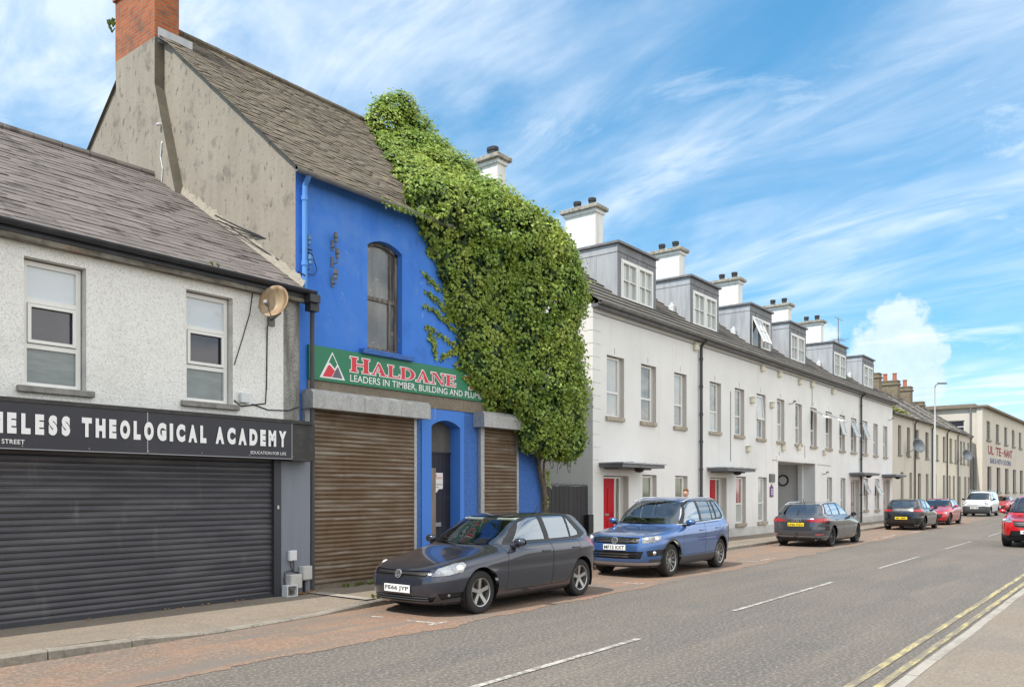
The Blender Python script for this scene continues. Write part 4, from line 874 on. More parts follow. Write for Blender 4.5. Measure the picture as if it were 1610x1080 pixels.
for k in range(26):
    x = rr.uniform(15.1, 16.5); y = rr.uniform(10.95, 11.3); z = rr.uniform(2.5, 2.9); q = [(x, y, z+.5)]
    for j in range(4): x += rr.uniform(-.12, .12); y += rr.uniform(-.05, .05); z -= rr.uniform(.02, .13); q.append((x, y, z))
    mb.tube(q, .006, 4)
mb.build('stem', M['stem'], IV, True)
def tuft(name, label, spots, h, m, root=None, cat='weeds', group=None):
    t = root or thing(name, label, cat, spots[0], group); mb = MB(); n = 0
    for (x, y, z) in spots:
        for k in range(14):
            a = rr.uniform(0, 6.28); L = h*rr.uniform(.4, 1.1); w = L*.16; dx, dy = math.cos(a)*L*.6, math.sin(a)*L*.6
            mb.add([(x-w*math.sin(a), y+w*math.cos(a), z), (x+w*math.sin(a), y-w*math.cos(a), z), (x+dx*.7+w*math.sin(a), y+dy*.7-w*math.cos(a), z+L*.7), (x+dx, y+dy, z+L*.8), (x+dx*.7-w*math.sin(a), y+dy*.7+w*math.cos(a), z+L*.7)], ((0, 1, 2, 3, 4),))
    return mb.raw('foliage', m, t), t
M['weed'] = pm('weed_leaf', (.16, .22, .04), .7, island=.4)
tuft('weed', 'row of small green weeds along the foot of the big rusty shutter', [(9.6+.11*k+rr.uniform(-.04, .04), 11.28+rr.uniform(-.03, .03), .09) for k in range(16) if rr.random() < .8], .09, M['weed'])
tuft('weed', 'bright yellow green weed at the kerb under the grey hatchback nose', [(8.9, 9.66, .1), (8.98, 9.7, .1), (9.05, 9.62, .1), (8.82, 9.68, .1)], .10, M['weed'])
tuft('', '', [(8.42, 17.25, 11.55), (8.45, 17.32, 11.68), (8.42, 17.3, 11.45), (8.4, 17.38, 11.6)], .14, M['weed'], SPRIG)
tuft('roof_moss', 'yellow green moss tuft in the gutter of the pebbledashed shop', [(6.9, 11.09, 5.16), (7.0, 11.09, 5.16)], .07, M['weed'], None, 'moss')

# ------------------------------------------------------------------ yard gate
G = thing('yard_gate', 'dark vertical board gate closing the yard beside the white terrace', 'gate', (17.6, 12.5, 0))
mb = MB(); x = 15.8; rr = random.Random(3)
while x < 19.4:
    w = rr.choice((.19, .22, .26)); mb.box(x, min(x+w-.012, 19.42), 12.5+rr.uniform(0, .012), 12.54, .1, 1.93+rr.uniform(-.012, .012)); x += w
mb.raw('boards', M['gate'], G)
mb = MB(); mb.box(15.8, 19.42, 12.545, 12.6, .4, .52); mb.box(15.8, 19.42, 12.545, 12.6, 1.5, 1.62); mb.build('ledge', M['gate'], G)
mb = MB(); mb.tube([(16.0, 12.52, 1.94), (17.6, 12.52, 1.97), (19.4, 12.52, 1.95)], .008, 5)
for k in range(46): x = 15.9+k*.077; mb.tube([(x, 12.52, 1.93), (x+rr.uniform(-.03, .03), 12.5, 1.98+rr.uniform(0, .05))], .004, 3)
mb.build('spike_strip', M['black'], G)
mb = MB(); mb.box(19.22, 19.47, 12.34, 12.48, .62, 1.14, bev=.01); mb.build('letter_box', M['black'], G)

# ------------------------------------------------------------------ white apartment terrace
T = thing('white_terrace', 'long white rendered terrace with six lead dormers and red doors', 'building', (36, 12.4, 0))
YT = 12.4; TX0, TX1 = 19.5, 52.95
FF = [(20.26, 21.24), (22.26, 23.23), (24.47, 25.37), (27.19, 28.16), (29.4, 30.31), (31.55, 32.49), (33.77, 34.65), (35.98, 36.84), (38.0, 38.89), (40.21, 41.16), (42.4, 43.32), (44.36, 45.35), (46.51, 47.45), (48.7, 49.6), (50.84, 51.73)]
FZ = lambda x: (3.93-.0045*(x-20), 5.72-.0045*(x-20))
GW = [(22.35, 23.26, .55, 2.30, 'g'), (24.54, 25.45, .55, 2.30, 'g'), (29.51, 30.46, .55, 2.35, 'r'), (31.71, 32.64, .56, 2.35, 'p'), (40.41, 41.21, .60, 2.46, 'n'), (42.6, 43.41, .60, 2.45, 'n'), (46.75, 47.59, .76, 2.48, 'o'), (48.99, 49.95, .74, 2.48, 'o')]
DO = [(20.08, 21.5, .1, 2.24), (27.19, 28.65, .1, 2.28), (44.36, 45.9, .1, 2.38), (50.84, 52.3, .1, 2.44)]
PA = (33.89, 38.6, .0, 3.04, 0, 6.5)
ops = [(a, b, *FZ(a)) for a, b in FF] + [(a, b, c, d) for a, b, c, d, _ in GW] + [(*d, 0, .26) for d in DO] + [PA]
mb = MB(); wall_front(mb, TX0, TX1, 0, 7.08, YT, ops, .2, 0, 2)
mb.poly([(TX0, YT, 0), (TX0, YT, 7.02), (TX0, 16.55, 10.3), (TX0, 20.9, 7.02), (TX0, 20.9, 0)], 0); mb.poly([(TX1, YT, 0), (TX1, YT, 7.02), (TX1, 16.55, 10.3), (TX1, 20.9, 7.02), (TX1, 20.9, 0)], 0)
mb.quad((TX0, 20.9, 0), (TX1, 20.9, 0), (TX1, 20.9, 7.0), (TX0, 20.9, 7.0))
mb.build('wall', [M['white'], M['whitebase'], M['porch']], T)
mb = MB()
for a, b in ((19.8, 20.06), (21.52, 27.17), (28.67, 33.87), (38.62, 44.34), (45.92, 50.82), (52.32, 52.94)): mb.box(a, b, YT-.012, YT-.002, .0, .42)
mb.build('plinth', M['whitebase'], T)
mb = MB(); mb.quad((33.9, 18.88, 0), (38.6, 18.88, 0), (38.6, 18.88, 3.04), (33.9, 18.88, 3.04)); mb.box(38.35, 38.59, 12.9, 13.1, 0, 3.03); mb.quad((38.59, 12.43, .05), (38.59, 18.9, .05), (38.59, 18.9, 3.03), (38.59, 12.43, 3.03)); mb.quad((33.91, 12.43, 3.03), (38.58, 12.43, 3.03), (38.58, 18.8, 3.03), (33.91, 18.8, 3.03)); mb.build('archway_lining', M['passage'], T)
mb = MB(); mb.box(33.7, 38.75, YT-.025, YT-.003, 3.06, 3.28); mb.box(38.62, 38.9, YT-.025, YT-.003, .42, 3.06); mb.build('archway_surround', M['white'], T)
mb = MB(); z = .1
while z < 6.7: mb.box(TX0-.012, TX0+.42, YT-.016, YT+.3, z+.01, z+.36-.012); z += .365
mb.build('quoins', M['white'], T)
mb = MB(); mb.box(TX0, TX1, YT-.02, YT-.003, 6.80, 6.83); mb.build('string_line', M['groove'], T)
mb = MB(); ey, ez, ry, rz = 12.12, 7.06, 16.55, 10.45
mb.quad((TX0-.06, ey, ez), (TX1, ey, ez), (TX1, ry, rz), (TX0-.06, ry, rz)); mb.quad((TX0-.06, ry, rz), (TX1, ry, rz), (TX1, 21, 7.05), (TX0-.06, 21, 7.05))
n = 16; L = math.hypot(ry-ey, rz-ez); uy, uz_ = (ry-ey)/L, (rz-ez)/L; rr = random.Random(6)
for i in range(n):
    s0, s1 = i*L/n, (i+1.4)*L/n; x = TX0-.08 - (.16 if i % 2 else 0)
    while x < TX1:
        xa, xb = max(x, TX0-.08), min(x+.328, TX1); x += .33
        if xb-xa < .05: continue
        P = lambda xx, s, h: (xx, ey+uy*s-uz_*h, ez+uz_*s+uy*h); h = .055+rr.uniform(0, .008)
        mb.add([P(xa, s0, h), P(xb, s0, h), P(xb, s1, .006), P(xa, s1, .006), P(xa, s0, h-.045), P(xb, s0, h-.045)], ((0, 1, 2, 3), (4, 5, 1, 0), (0, 3, 4), (1, 5, 2)))
mb.tube([(TX0-.08, ry, rz+.05), (TX1, ry, rz+.05)], .1, 8)
mb.raw('roof', M['tile'], T)
mb = MB(); mb.box(TX0-.08, TX1, 12.16, 12.39, 6.93, 7.02); mb.build('fascia', M['leaddk'], T)
mb = MB(); gutter(mb, TX0-.1, TX1, 12.08, 7.06, .07); mb.build('gutter', M['guttergrey'], T)
for x in (26.32, 45.95):
    mb = MB(); mb.tube([(x, 12.08, 7.0), (x, 12.3, 6.8), (x, 12.31, 6.6), (x, 12.31, .12)], .052, 10)
    for z in np.arange(.6, 6.6, .95): mb.tube([(x, 12.31, z), (x, 12.31, z+.09)], .066, 10)
    mb.build('downpipe', M['pipe'], T)
openff = {8: 62, 9: 62, 10: 16, 11: 22, 12: 20, 5: 5}
def sash_out(parent, x0, x1, z0, z1, y, deg, w=.05, pane=None):
    a = R(deg); mb = MB(); p = MB(); o = Vector((0, y, z1)); ex = Vector((1, 0, 0)); ev = Vector((0, -math.sin(a), -math.cos(a))); en = Vector((0, math.cos(a), -math.sin(a))); H = z1-z0
    def bar(xa, xb, va, vb): mb.obox(o+ex*((xa+xb)/2)+ev*((va+vb)/2), ex*((xb-xa)/2), ev*((vb-va)/2), en*.03)
    bar(x0, x0+w, 0, H); bar(x1-w, x1, 0, H); bar(x0+w, x1-w, 0, w); bar(x0+w, x1-w, H-w, H)
    s = mb.build('sash', M['upvc'], parent)
    p.quad(o+ex*(x0+w*.6)+ev*w*.6, o+ex*(x1-w*.6)+ev*w*.6, o+ex*(x1-w*.6)+ev*(H-w*.6), o+ex*(x0+w*.6)+ev*(H-w*.6)); p.build('glazing', pane or M['panepale'], parent)
    return s
for k, (a, b) in enumerate(FF):
    z0, z1 = FZ(a); sp = z0+.74; pn = M['panepale'] if k in (0, 2, 5, 12) else M['pane']
    f = window(T, a+.02, b-.16, z0+.02, z1-.03, YT+.10, M['upvc'], None, .055, .06, (sp,), (), (.10, YT-.08, YT+.1, .12), M['sand'], panes=(M['pane'] if k % 3 else M['panepale'], M['panedk'] if k in (8, 9) else pn))
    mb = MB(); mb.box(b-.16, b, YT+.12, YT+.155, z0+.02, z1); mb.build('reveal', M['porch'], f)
    if k in openff: sash_out(f, a+.05, b-.19, sp+.02, z1-.07, YT+.085, openff[k])
for k, (a, b, z0, z1, s) in enumerate(GW):
    sp = z0+.76
    pn = {'g': (M['panegreen'],)*2, 'r': (M['panepale'], M['panered']), 'p': (M['panepale'], M['panepale']), 'n': (M['pane'],)*2, 'o': (M['panepale'], M['panedk'])}[s]
    f = window(T, a+.02, b-.16, z0+.02, z1-.03, YT+.10, M['upvc'], None, .055, .06, (sp,), (), (.10, YT-.08, YT+.1, .13), M['sand'], panes=pn)
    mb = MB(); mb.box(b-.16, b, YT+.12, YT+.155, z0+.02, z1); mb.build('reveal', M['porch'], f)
    if s == 'o': sash_out(f, a+.05, b-.19, sp+.02, z1-.07, YT+.085, 24)
for k, (a, b, z0, z1) in enumerate(DO):
    yd = YT+.19; mb = MB(); dw = .82; m = M['doorred'] if k < 2 else M['doorpink']
    mb.box(a+.06, a+.06+dw, yd, yd+.05, z0, z1-.08)
    for (p, q) in ((.12, .36), (.46, .70)):
        for (c, d) in ((.30, .95), (1.08, 1.95)): mb.box(a+.06+p, a+.06+q, yd-.012, yd-.001, z0+c-.1, z0+min(d, z1-z0-.25)-.1, bev=.01)
    d_ = mb.build('door', m, T)
    mb = MB(); mb.box(a+.06+.30, a+.06+.52, yd-.02, yd-.002, z0+.98, z0+1.04); mb.tube([(a+.06+dw-.08, yd-.05, z0+.95), (a+.06+dw-.08, yd-.05, z0+1.1)], .015, 6); mb.build('handle', M['steel'], d_)
    mb = MB(); bars(mb, a, b-.22, z0, z1-.02, yd-.03, yd+.04, .055, (), (a+.06+dw+.03,)); fr = mb.build('door_frame', M['upvc'], T)
    mb = MB(); mb.quad((a+.06+dw+.05, yd+.02, z0+.05), (b-.26, yd+.02, z0+.05), (b-.26, yd+.02, z1-.06), (a+.06+dw+.05, yd+.02, z1-.06)); mb.build('sidelight', M['panegreen'], fr)
    mb = MB(); mb.box(b-.22, b, yd-.02, yd+.02, z0, z1); mb.build('door_reveal', M['porch'], T)
for (a, b, z) in ((19.82, 22.3, 2.47), (27.0, 29.46, 2.50), (44.1, 46.85, 2.62), (50.5, 52.93, 2.63)):
    mb = MB(); mb.box(a, b, 11.62, YT-.002, z, z+.10, 0); mb.box(a-.04, b+.05, 11.57, YT-.002, z+.10, z+.135, 1); mb.box(a+.3, b-.3, 11.9, YT-.002, z-.05, z, 0)
    for q in range(3): mb.box(a+.5+q*.7, a+.53+q*.7, 11.57, YT-.01, z+.135, z+.155, 1)
    c = mb.build('canopy', [M['leaddk'], M['lead']], T)
    mb = MB(); mb.lathe([(0, -.14), (.10, -.12), (.16, -.05), (.17, -.002), (0, -.001)], 16, 0, ((a+b)/2+.1, 11.85, z)); mb.build('lamp', M['black'], c, True, angle=40)
# dormers
DM = [(21.86, 24.34), (26.88, 29.32), (32.35, 34.78), (36.9, 39.2), (43.27, 45.72), (48.7, 51.1)]
for k, (a, b) in enumerate(DM):
    y0 = 13.0; zt = 9.47; rf_z = lambda y: ez+(y-ey)*(rz-ez)/(ry-ey)+.05; yb = ey+(zt-ez)*(ry-ey)/(rz-ez)
    mb = MB(); zb = rf_z(y0)-.05
    for x, s in ((a, -1), (b, 1)):
        mb.poly([(x, y0, zb), (x, y0, zt-.06), (x, yb, zt-.06), (x, y0+.2, rf_z(y0+.2)-.1)], 0)
        for q in (.75, 1.5):
            if q < 1.3: mb.box(x-.012 if s < 0 else x+.0, x if s < 0 else x+.012, y0+q, y0+q+.03, rf_z(y0+q), zt-.3, 0)
        mb.box(x-.015 if s < 0 else x, x if s < 0 else x+.015, y0+.02, yb-.3, zt-.31, zt-.285, 0)
    wx0, wx1, wz0, wz1 = a+.20, b-.24, 7.72, 8.98
    wall_front(mb, a-.001, b+.001, zb, zt-.06, y0, [(wx0, wx1, wz0, wz1)], .1, 1, 1)
    for q in range(1, 4): mb.box(a+q*(b-a)/4, a+q*(b-a)/4+.02, y0-.012, y0-.001, wz1+.05, zt-.28, 1)
    mb.box(a-.01, b+.01, y0-.02, y0-.001, zt-.30, zt-.275, 1)
    mb.box(a-.07, b+.07, y0-.09, yb+.1, zt-.05, zt+.02, 1)
    d_ = mb.build('dormer', [M['lead'], M['leaddk']], T)  # front takes the darker lead, its shade put into the colour
    xm_ = (wx0+wx1)/2; f = MB(); bars(f, wx0, wx1, wz0, wz1, y0-.03, y0+.07, .055); f.box(xm_-.06, xm_+.06, y0-.025, y0+.07, wz0+.055, wz1-.055)
    leaves = [(wx0+.06, xm_-.06), (xm_+.06, wx1-.06)]
    for j, (p, q) in enumerate(leaves):
        if k == 2 and j == 0: continue
        bars(f, p, q, wz0+.055, wz1-.055, y0-.04, y0+.05, .05); f.box((p+q)/2-.014, (p+q)/2+.014, y0-.02, y0+.045, wz0+.1, wz1-.1); f.box(p+.05, (p+q)/2-.014, y0-.02, y0+.045, (wz0+wz1)/2-.014, (wz0+wz1)/2+.014); f.box((p+q)/2+.014, q-.05, y0-.02, y0+.045, (wz0+wz1)/2-.014, (wz0+wz1)/2+.014)
    f.build('window', M['upvc'], d_)
    p = MB(); p.quad((wx0+.03, y0+.04, wz0+.03), (wx1-.03, y0+.04, wz0+.03), (wx1-.03, y0+.04, wz1-.03), (wx0+.03, y0+.04, wz1-.03)); p.build('pane', M['panepale'] if k != 2 else M['pane'], d_)
    if k == 2:
        p_, q_ = leaves[0]; s = MB(); o = Vector((0, y0-.03, wz1-.06)); ev = Vector((0, -math.sin(R(24)), -math.cos(R(24)))); en = Vector((0, math.cos(R(24)), -math.sin(R(24)))); H = 1.14; ex = Vector((1, 0, 0))
        def bar(xa, xb, va, vb, t=.025): s.obox(o+ex*((xa+xb)/2)+ev*((va+vb)/2), ex*((xb-xa)/2), ev*((vb-va)/2), en*t)
        bar(p_, p_+.05, 0, H); bar(q_-.05, q_, 0, H); bar(p_+.05, q_-.05, 0, .05); bar(p_+.05, q_-.05, H-.05, H); bar((p_+q_)/2-.014, (p_+q_)/2+.014, .05, H-.05, .02); bar(p_+.05, q_-.05, H/2-.014, H/2+.014, .018)
        s.build('sash', M['upvc'], d_); g = MB(); g.quad(o+ex*p_, o+ex*q_, o+ex*q_+ev*H, o+ex*p_+ev*H); g.build('glazing', M['panepale'], d_)
    if k in (1, 2, 4, 5):
        mb = MB(); mb.box(a-.22, a-.02, y0+.55, y0+.75, rf_z(y0+.6)-.03, rf_z(y0+.6)+.22, bev=.02); mb.lathe([(.06, 0), (.06, .12)], 10, 0, (a-.12, y0+.65, rf_z(y0+.6)+.2)); mb.build('vent', M['boxwhite'], d_)
# ridge chimneys
for k, (x1, h) in enumerate(((20.1, 11.95), (25.79, 11.92), (32.45, 11.92), (38.75, 11.92), (45.65, 11.92), (51.3, 11.92))):
    w = .52 if k else .40; ya, yb = (15.95, 17.25) if k else (16.0, 16.75); mb = MB(); x0 = x1-w
    mb.box(x0, x1, ya, yb, 9.6, h, 0); mb.box(x0-.06, x1+.06, ya-.06, yb+.06, h, h+.12, 0); mb.box(x0-.16, x1+.16, ya-.16, yb+.16, h+.12, h+.27, 1, bev=.02)
    c = mb.build('chimney', [M['white2'], M['capstone']], T)
    for j, y in enumerate((ya+.30, yb-.35)):
        mb = MB(); mb.lathe([(.13, h+.27), (.13, h+.5), (.15, h+.5), (.15, h+.60), (.12, h+.60), (.10, h+.45)], 14, 0, ((x0+x1)/2, y, 0)); mb.build('chimney_pot', M['potdk'], c, True, angle=40)
# small fittings on the white wall
for x, z in ((25.99, 6.60), (32.06, 6.58), (33.97, 6.56), (36.47, 6.50), (38.1, 6.54), (41.22, 6.52), (31.0, 5.22), (33.1, 5.2), (30.6, 3.3), (34.4, 3.5), (36.3, 3.6), (39.9, 3.5)):
    mb = MB(); mb.box(x-.14, x+.14, YT-.12, YT-.002, z, z+.22, bev=.03); mb.box(x-.16, x+.16, YT-.14, YT-.002, z+.222, z+.24); mb.build('vent_cowl', M['cream2'], T)
for a, b in FF[:12]:
    z = FZ(a)[1]; mb = MB(); mb.box(a+.42, a+.435, YT-.006, YT-.001, z+.06, z+.24); mb.build('keystone_joint', M['groove'], T)
mb = MB()
for q in ((34.0, 3.45, 33.2, 3.1), (37.2, 3.85, 41.0, 3.05)): mb.tube([(q[0], YT-.012, q[1]), (q[0]+.01, YT-.012, q[3]), (q[2], YT-.012, q[3]-.03)], .01, 5); mb.build('cable', M['groove'], T); mb = MB()
mb.tube([(29.0, YT-.012, 5.5), (29.0, YT-.012, 2.9)], .012, 5); mb.build('cable', M['groove'], T); mb = MB(); mb.tube([(38.2, YT-.012, 6.55), (38.2, YT-.012, 5.7)], .014, 5); mb.build('cable', M['groove'], T)
for x, z in ((35.2, 5.55), (39.7, 2.6), (52.0, 6.0)):
    mb = MB(); mb.tube([(x, YT, z), (x, YT-.15, z), (x-.05, YT-.25, z+.08)], .022, 6); mb.ball((x-.06, YT-.27, z+.09), (.07, .07, .05), 10); mb.build('wall_lamp', M['steel'], T)
mb = MB(); mb.box(32.88, 33.45, YT-.04, YT-.002, 2.16, 2.5); 
for q in range(6): mb.box(32.9, 33.43, YT-.055, YT-.041, 2.19+q*.05, 2.215+q*.05)
mb.build('vent_grille', M['insul'], T)
mb = MB(); mb.box(32.93, 33.3, YT-.03, YT-.002, 1.55, 1.98, bev=.02); mb.box(33.06, 33.18, YT-.03, YT-.002, 1.98, 2.06); pl = mb.build('plaque', M['purple'], T)
mb = MB()
for q in (1.64, 1.71, 1.78, 1.85): mb.box(33.04, 33.2, YT-.034, YT-.031, q, q+.035)
mb.build('lettering', M['signwhite'], pl)
mb = MB(); mb.lathe([(.27, 38.585), (.27, 38.53), (.25, 38.51), (.22, 38.51), (.20, 38.54)], 20, 0, (0, 13.87, 2.3), 'x'); mb.build('bulkhead_lamp', M['potdk'], T)
mb = MB(); mb.lathe([(0, 38.53), (.21, 38.54)], 20, 0, (0, 13.87, 2.3), 'x'); mb.build('bulkhead_lens', M['boxwhite'], T)
t = thing('tv_antenna', 'thin roof antenna standing above the terrace chimneys', 'antenna', (49.7, 14.5, 8.9))
mb = MB(); mb.tube([(49.7, 14.6, 8.8), (49.7, 14.6, 11.95)], .03, 6); mb.build('mast', M['steel'], t)
mb = MB(); mb.tube([(49.0, 14.6, 11.9), (50.6, 14.6, 11.9)], .015, 5); mb.tube([(49.0, 14.4, 10.7), (50.6, 14.8, 10.6)], .015, 5); mb.tube([(49.7, 14.0, 10.65), (49.7, 15.2, 10.65)], .015, 5)
for q in range(5): mb.tube([(49.2+q*.3, 14.3, 10.65), (49.2+q*.3, 14.9, 10.65)], .01, 4)
mb.build('element', M['steel'], t)

# ------------------------------------------------------------------ cream houses further on
def cream_house(label, x0, x1, wins, gwins, m, chim, pots, eave=6.55, lic=None):
    H = thing('cream_house', label, 'house', ((x0+x1)/2, 12.6, 0), 'row of small cream houses')
    ops = [(a, b, 4.08, 5.93) for a, b in wins] + [(a, b, .9 if not d else .1, 3.0) for a, b, d in gwins]
    mb = MB(); wall_front(mb, x0, x1, 0, eave, 12.6, ops, .2); zr = eave+2.95
    for x in (x0, x1): mb.poly([(x, 12.6, 0), (x, 12.6, eave-.05), (x, 16.6, zr-.1), (x, 20.6, eave-.05), (x, 20.6, 0)])
    mb.quad((x0, 20.6, 0), (x1, 20.6, 0), (x1, 20.6, eave), (x0, 20.6, eave)); mb.build('wall', m, H)
    mb = MB(); mb.quad((x0, 12.4, eave), (x1, 12.4, eave), (x1, 16.6, zr), (x0, 16.6, zr)); mb.quad((x0, 16.6, zr), (x1, 16.6, zr), (x1, 20.8, eave), (x0, 20.8, eave))
    slates(mb, x0+.01, x1-.01, 12.36, eave-.02, 16.6, zr, .5, .3, .025, .03, int(x0)); mb.raw('roof', M['slatefar'], H)
    mb = MB(); mb.tube([(x0+.06, 12.4, eave+.04), (x0+.06, 16.6, zr+.04)], .05, 6); mb.build('verge_mortar', M['mortar'], H)
    mb = MB(); gutter(mb, x0, x1, 12.34, eave, .07); mb.build('gutter', M['guttergrey'], H)
    mb = MB(); mb.tube([(x1-.15, 12.34, eave-.05), (x1-.15, 12.52, eave-.3), (x1-.15, 12.52, .1)], .05, 8); mb.build('downpipe', M['pipe'] if x0 < 66 else M['guttergrey'], H)
    for a, b in wins: window(H, a+.01, b-.05, 4.09, 5.92, 12.72, M['oldwood'], M['panebrown'], .06, .06, (5.0,), (), (.08, 12.52, 12.7, .1), M['grey_sill'])
    for a, b, d in gwins:
        if d: q = MB(); q.box(a+.02, b-.02, 12.74, 12.79, .1, 2.98); q.build('door', M['panebrown'], H)
        else: window(H, a+.01, b-.05, .91, 2.99, 12.72, M['oldwood'], M['panebrown'], .06, .06, (2.0,), (), (.08, 12.52, 12.7, .1), M['grey_sill'])
    for (a, b, h) in chim:
        mb = MB(); mb.box(a, b, 15.9, 17.3, zr-1, h); mb.box(a-.07, b+.07, 15.83, 17.37, h-.35, h-.2); mb.box(a-.04, b+.04, 15.86, 17.34, h-.06, h+.03); c = mb.build('chimney', M['brickold'], H)
        for y in pots: q = MB(); q.lathe([(.17, h), (.15, h+.55), (.18, h+.55), (.18, h+.62), (.12, h+.62), (.1, h+.4)], 12, 0, ((a+b)/2, y, 0)); q.build('chimney_pot', M['pot'], c, True, angle=40)
    return H
cream_house('cream house joined to the white terrace, moss along its eaves', 53.0, 59.6, [(55.19, 56.0), (57.58, 58.4)], [(55.88, 56.6, 0), (58.23, 58.95, 1)], M['cream'], [], ())
cream_house('cream house with the nearer dark dish between its upper windows', 59.62, 65.0, [(60.05, 60.9), (62.96, 64.0)], [(60.66, 61.6, 0), (63.11, 63.95, 1)], M['cream'], [(63.9, 64.7, 10.45)], (16.5,))
cream_house('cream house behind the white lamp post, two red pots on its chimney', 65.02, 70.4, [(66.57, 67.3), (68.99, 70.0)], [(66.0, 66.7, 1), (69.0, 69.9, 0)], M['cream2'], [(69.4, 70.3, 10.5)], (16.2, 16.9))
cream_house('narrow cream house with one red pot, beside the last house of the row', 70.42, 74.8, [(71.56, 72.6), (73.6, 74.4)], [(71.2, 72.0, 1), (72.9, 73.8, 0)], M['cream2'], [(73.7, 74.6, 10.45)], (16.4,))
cream_house('farthest cream house next to the factory gable', 74.82, 80.6, [(76.0, 76.9), (77.4, 78.2), (79.3, 80.2)], [(75.4, 76.2, 1), (77.89, 78.8, 0), (79.6, 80.35, 0)], M['cream'], [(78.4, 79.2, 9.6)], ())
mo = MB(); rr = random.Random(31)
for k in range(60): mo.ball((53.2+rr.random()*5.2, 12.5+rr.random()*.5, 6.66+rr.random()*.3), (.14, .12, .06), 6)
o = mo.raw('roof_moss', M['moss']); tag(o, 'green moss growing along the eaves of the first cream house', 'moss', kind='stuff')
for x, lab in ((57.3, 'dark grey satellite dish nearer the white terrace, on the cream wall'), (74.6, 'dark grey satellite dish farther off, by the factory corner')):
    t = thing('satellite_dish', lab, 'satellite dish', (x, 12.2, 4.6)); dish(t, (x, 12.0, 4.62), .47, (-.62, -.72, .32), M['dishdk'], M['steel'], (x+.1, 12.57, 4.2))

# ------------------------------------------------------------------ factory building closing the view
F_ = thing('factory_building', 'pale two storey factory with red wall lettering where the street bends', 'building', (81, 11.7, 0))
def fx(x, y, z): # its front swings a little to the right
    a = R(-1.2); dx = x-81; dy = y-11.7; return (81+dx*math.cos(a)-dy*math.sin(a), 11.7+dx*math.sin(a)+dy*math.cos(a), z)
FW = [(82.9+i*4.6, 84.6+i*4.6, 6.35, 8.02) for i in range(9)]; FG = [(83.2+i*4.72, 85.2+i*4.72, 1.7, 4.0) for i in range(9)]
mb = MB(); wall_front(mb, 81, 126, 0, 9.05, 11.7, FW+FG, .25)
GO = (13.1, 14.6, 6.9, 8.0)
mb.quad((81, 11.7, 0), (81, 30, 0), (81, 30, 6.0), (81, 11.7, 6.0)); mb.quad((81, 11.7, 6.0), (81, 13.1, 6.0), (81, 13.1, 9.05), (81, 11.7, 9.05)); mb.quad((81, 16.9, 6.0), (81, 30, 6.0), (81, 30, 9.05), (81, 16.9, 9.05)); mb.quad((81, 13.1, 6.0), (81, 16.9, 6.0), (81, 16.9, 6.9), (81, 13.1, 6.9)); mb.quad((81, 13.1, 8.0), (81, 16.9, 8.0), (81, 16.9, 9.05), (81, 13.1, 9.05))
mb.box(81-.12, 81, 11.7, 12.15, 0, 9.0)
mb.quad((126, 11.7, 0), (126, 30, 0), (126, 30, 9.05), (126, 11.7, 9.05)); mb.quad((81, 30, 0), (126, 30, 0), (126, 30, 9.05), (81, 30, 9.05)); mb.v = [fx(*q) for q in mb.v]; mb.build('wall', M['cream'], F_)
mb = MB(); mb.box(80.7, 126.3, 11.3, 30.3, 9.05, 9.22); mb.box(82, 125, 12.5, 29, 9.22, 9.5); mb.v = [fx(*q) for q in mb.v]; mb.build('roof', M['concrete'], F_)
for a, b, c, d in FW:
    m_ = MB(); bars(m_, a, b, c, d, 11.8, 11.87, .08, (7.3,), ((a+b)/2,)); m_.box(a-.15, b+.15, 11.58, 11.8, c-.14, c); m_.v = [fx(*q) for q in m_.v]; f = m_.build('window', M['grey_sill'], F_)
    m_ = MB(); m_.quad((a, 11.85, c), (b, 11.85, c), (b, 11.85, d), (a, 11.85, d)); m_.v = [fx(*q) for q in m_.v]; m_.build('pane', M['pane'], f)
for a, b, c, d in FG:
    m_ = MB(); m_.quad((a, 11.9, c), (b, 11.9, c), (b, 11.9, d), (a, 11.9, d)); m_.box(a-.1, b+.1, 11.58, 11.69, c-.14, c)
    for q in range(1, 6): m_.box(a+q*(b-a)/6-.03, a+q*(b-a)/6+.03, 11.84, 11.89, c, d)
    m_.v = [fx(*q) for q in m_.v]; m_.build('window', M['panebrown'], F_)
m_ = MB(); bars(m_, 0, 3.8, 6.9, 8.0, 0, .06, .07, (7.45,), (1.5, 2.6)); m_.v = [(81+.12+y, 13.1+x, z) for x, y, z in m_.v]; f = m_.build('window', M['upvc'], F_)
m_ = MB(); m_.quad((81.16, 13.1, 6.9), (81.16, 16.9, 6.9), (81.16, 16.9, 8.0), (81.16, 13.1, 8.0)); m_.build('pane', M['panedk'], f)
mb = MB()
for s_, a, b in (('UL', 83.5, 86.3), ('TE', 87.3, 90.3), ('NANT', 91.9, 96.9)): put_text(mb, s_, b-a, .79, (a, 11.69, 5.08), ux, uz, 0, .03); mb.v = [fx(*q) for q in mb.v]; mb.build('lettering', M['wallred'], F_); mb = MB()
mb.box(90.5, 91.6, 11.67, 11.69, 5.4, 5.46); mb.v = [fx(*q) for q in mb.v]; mb.build('lettering', M['wallred'], F_)
mb = MB(); put_text(mb, 'BAB & NITH DOORN', 11.5, .5, (84.5, 11.69, 4.3), ux, uz, 0, .02); mb.v = [fx(*q) for q in mb.v]; mb.build('lettering', M['wallblue'], F_)
mb = MB(); mb.tube([(80.8, 12.6, 9.0), (80.8, 12.6, 5), (80.75, 12.3, 4.6), (80.75, 12.3, 0)], .07, 8); mb.build('downpipe', M['guttergrey'], F_)

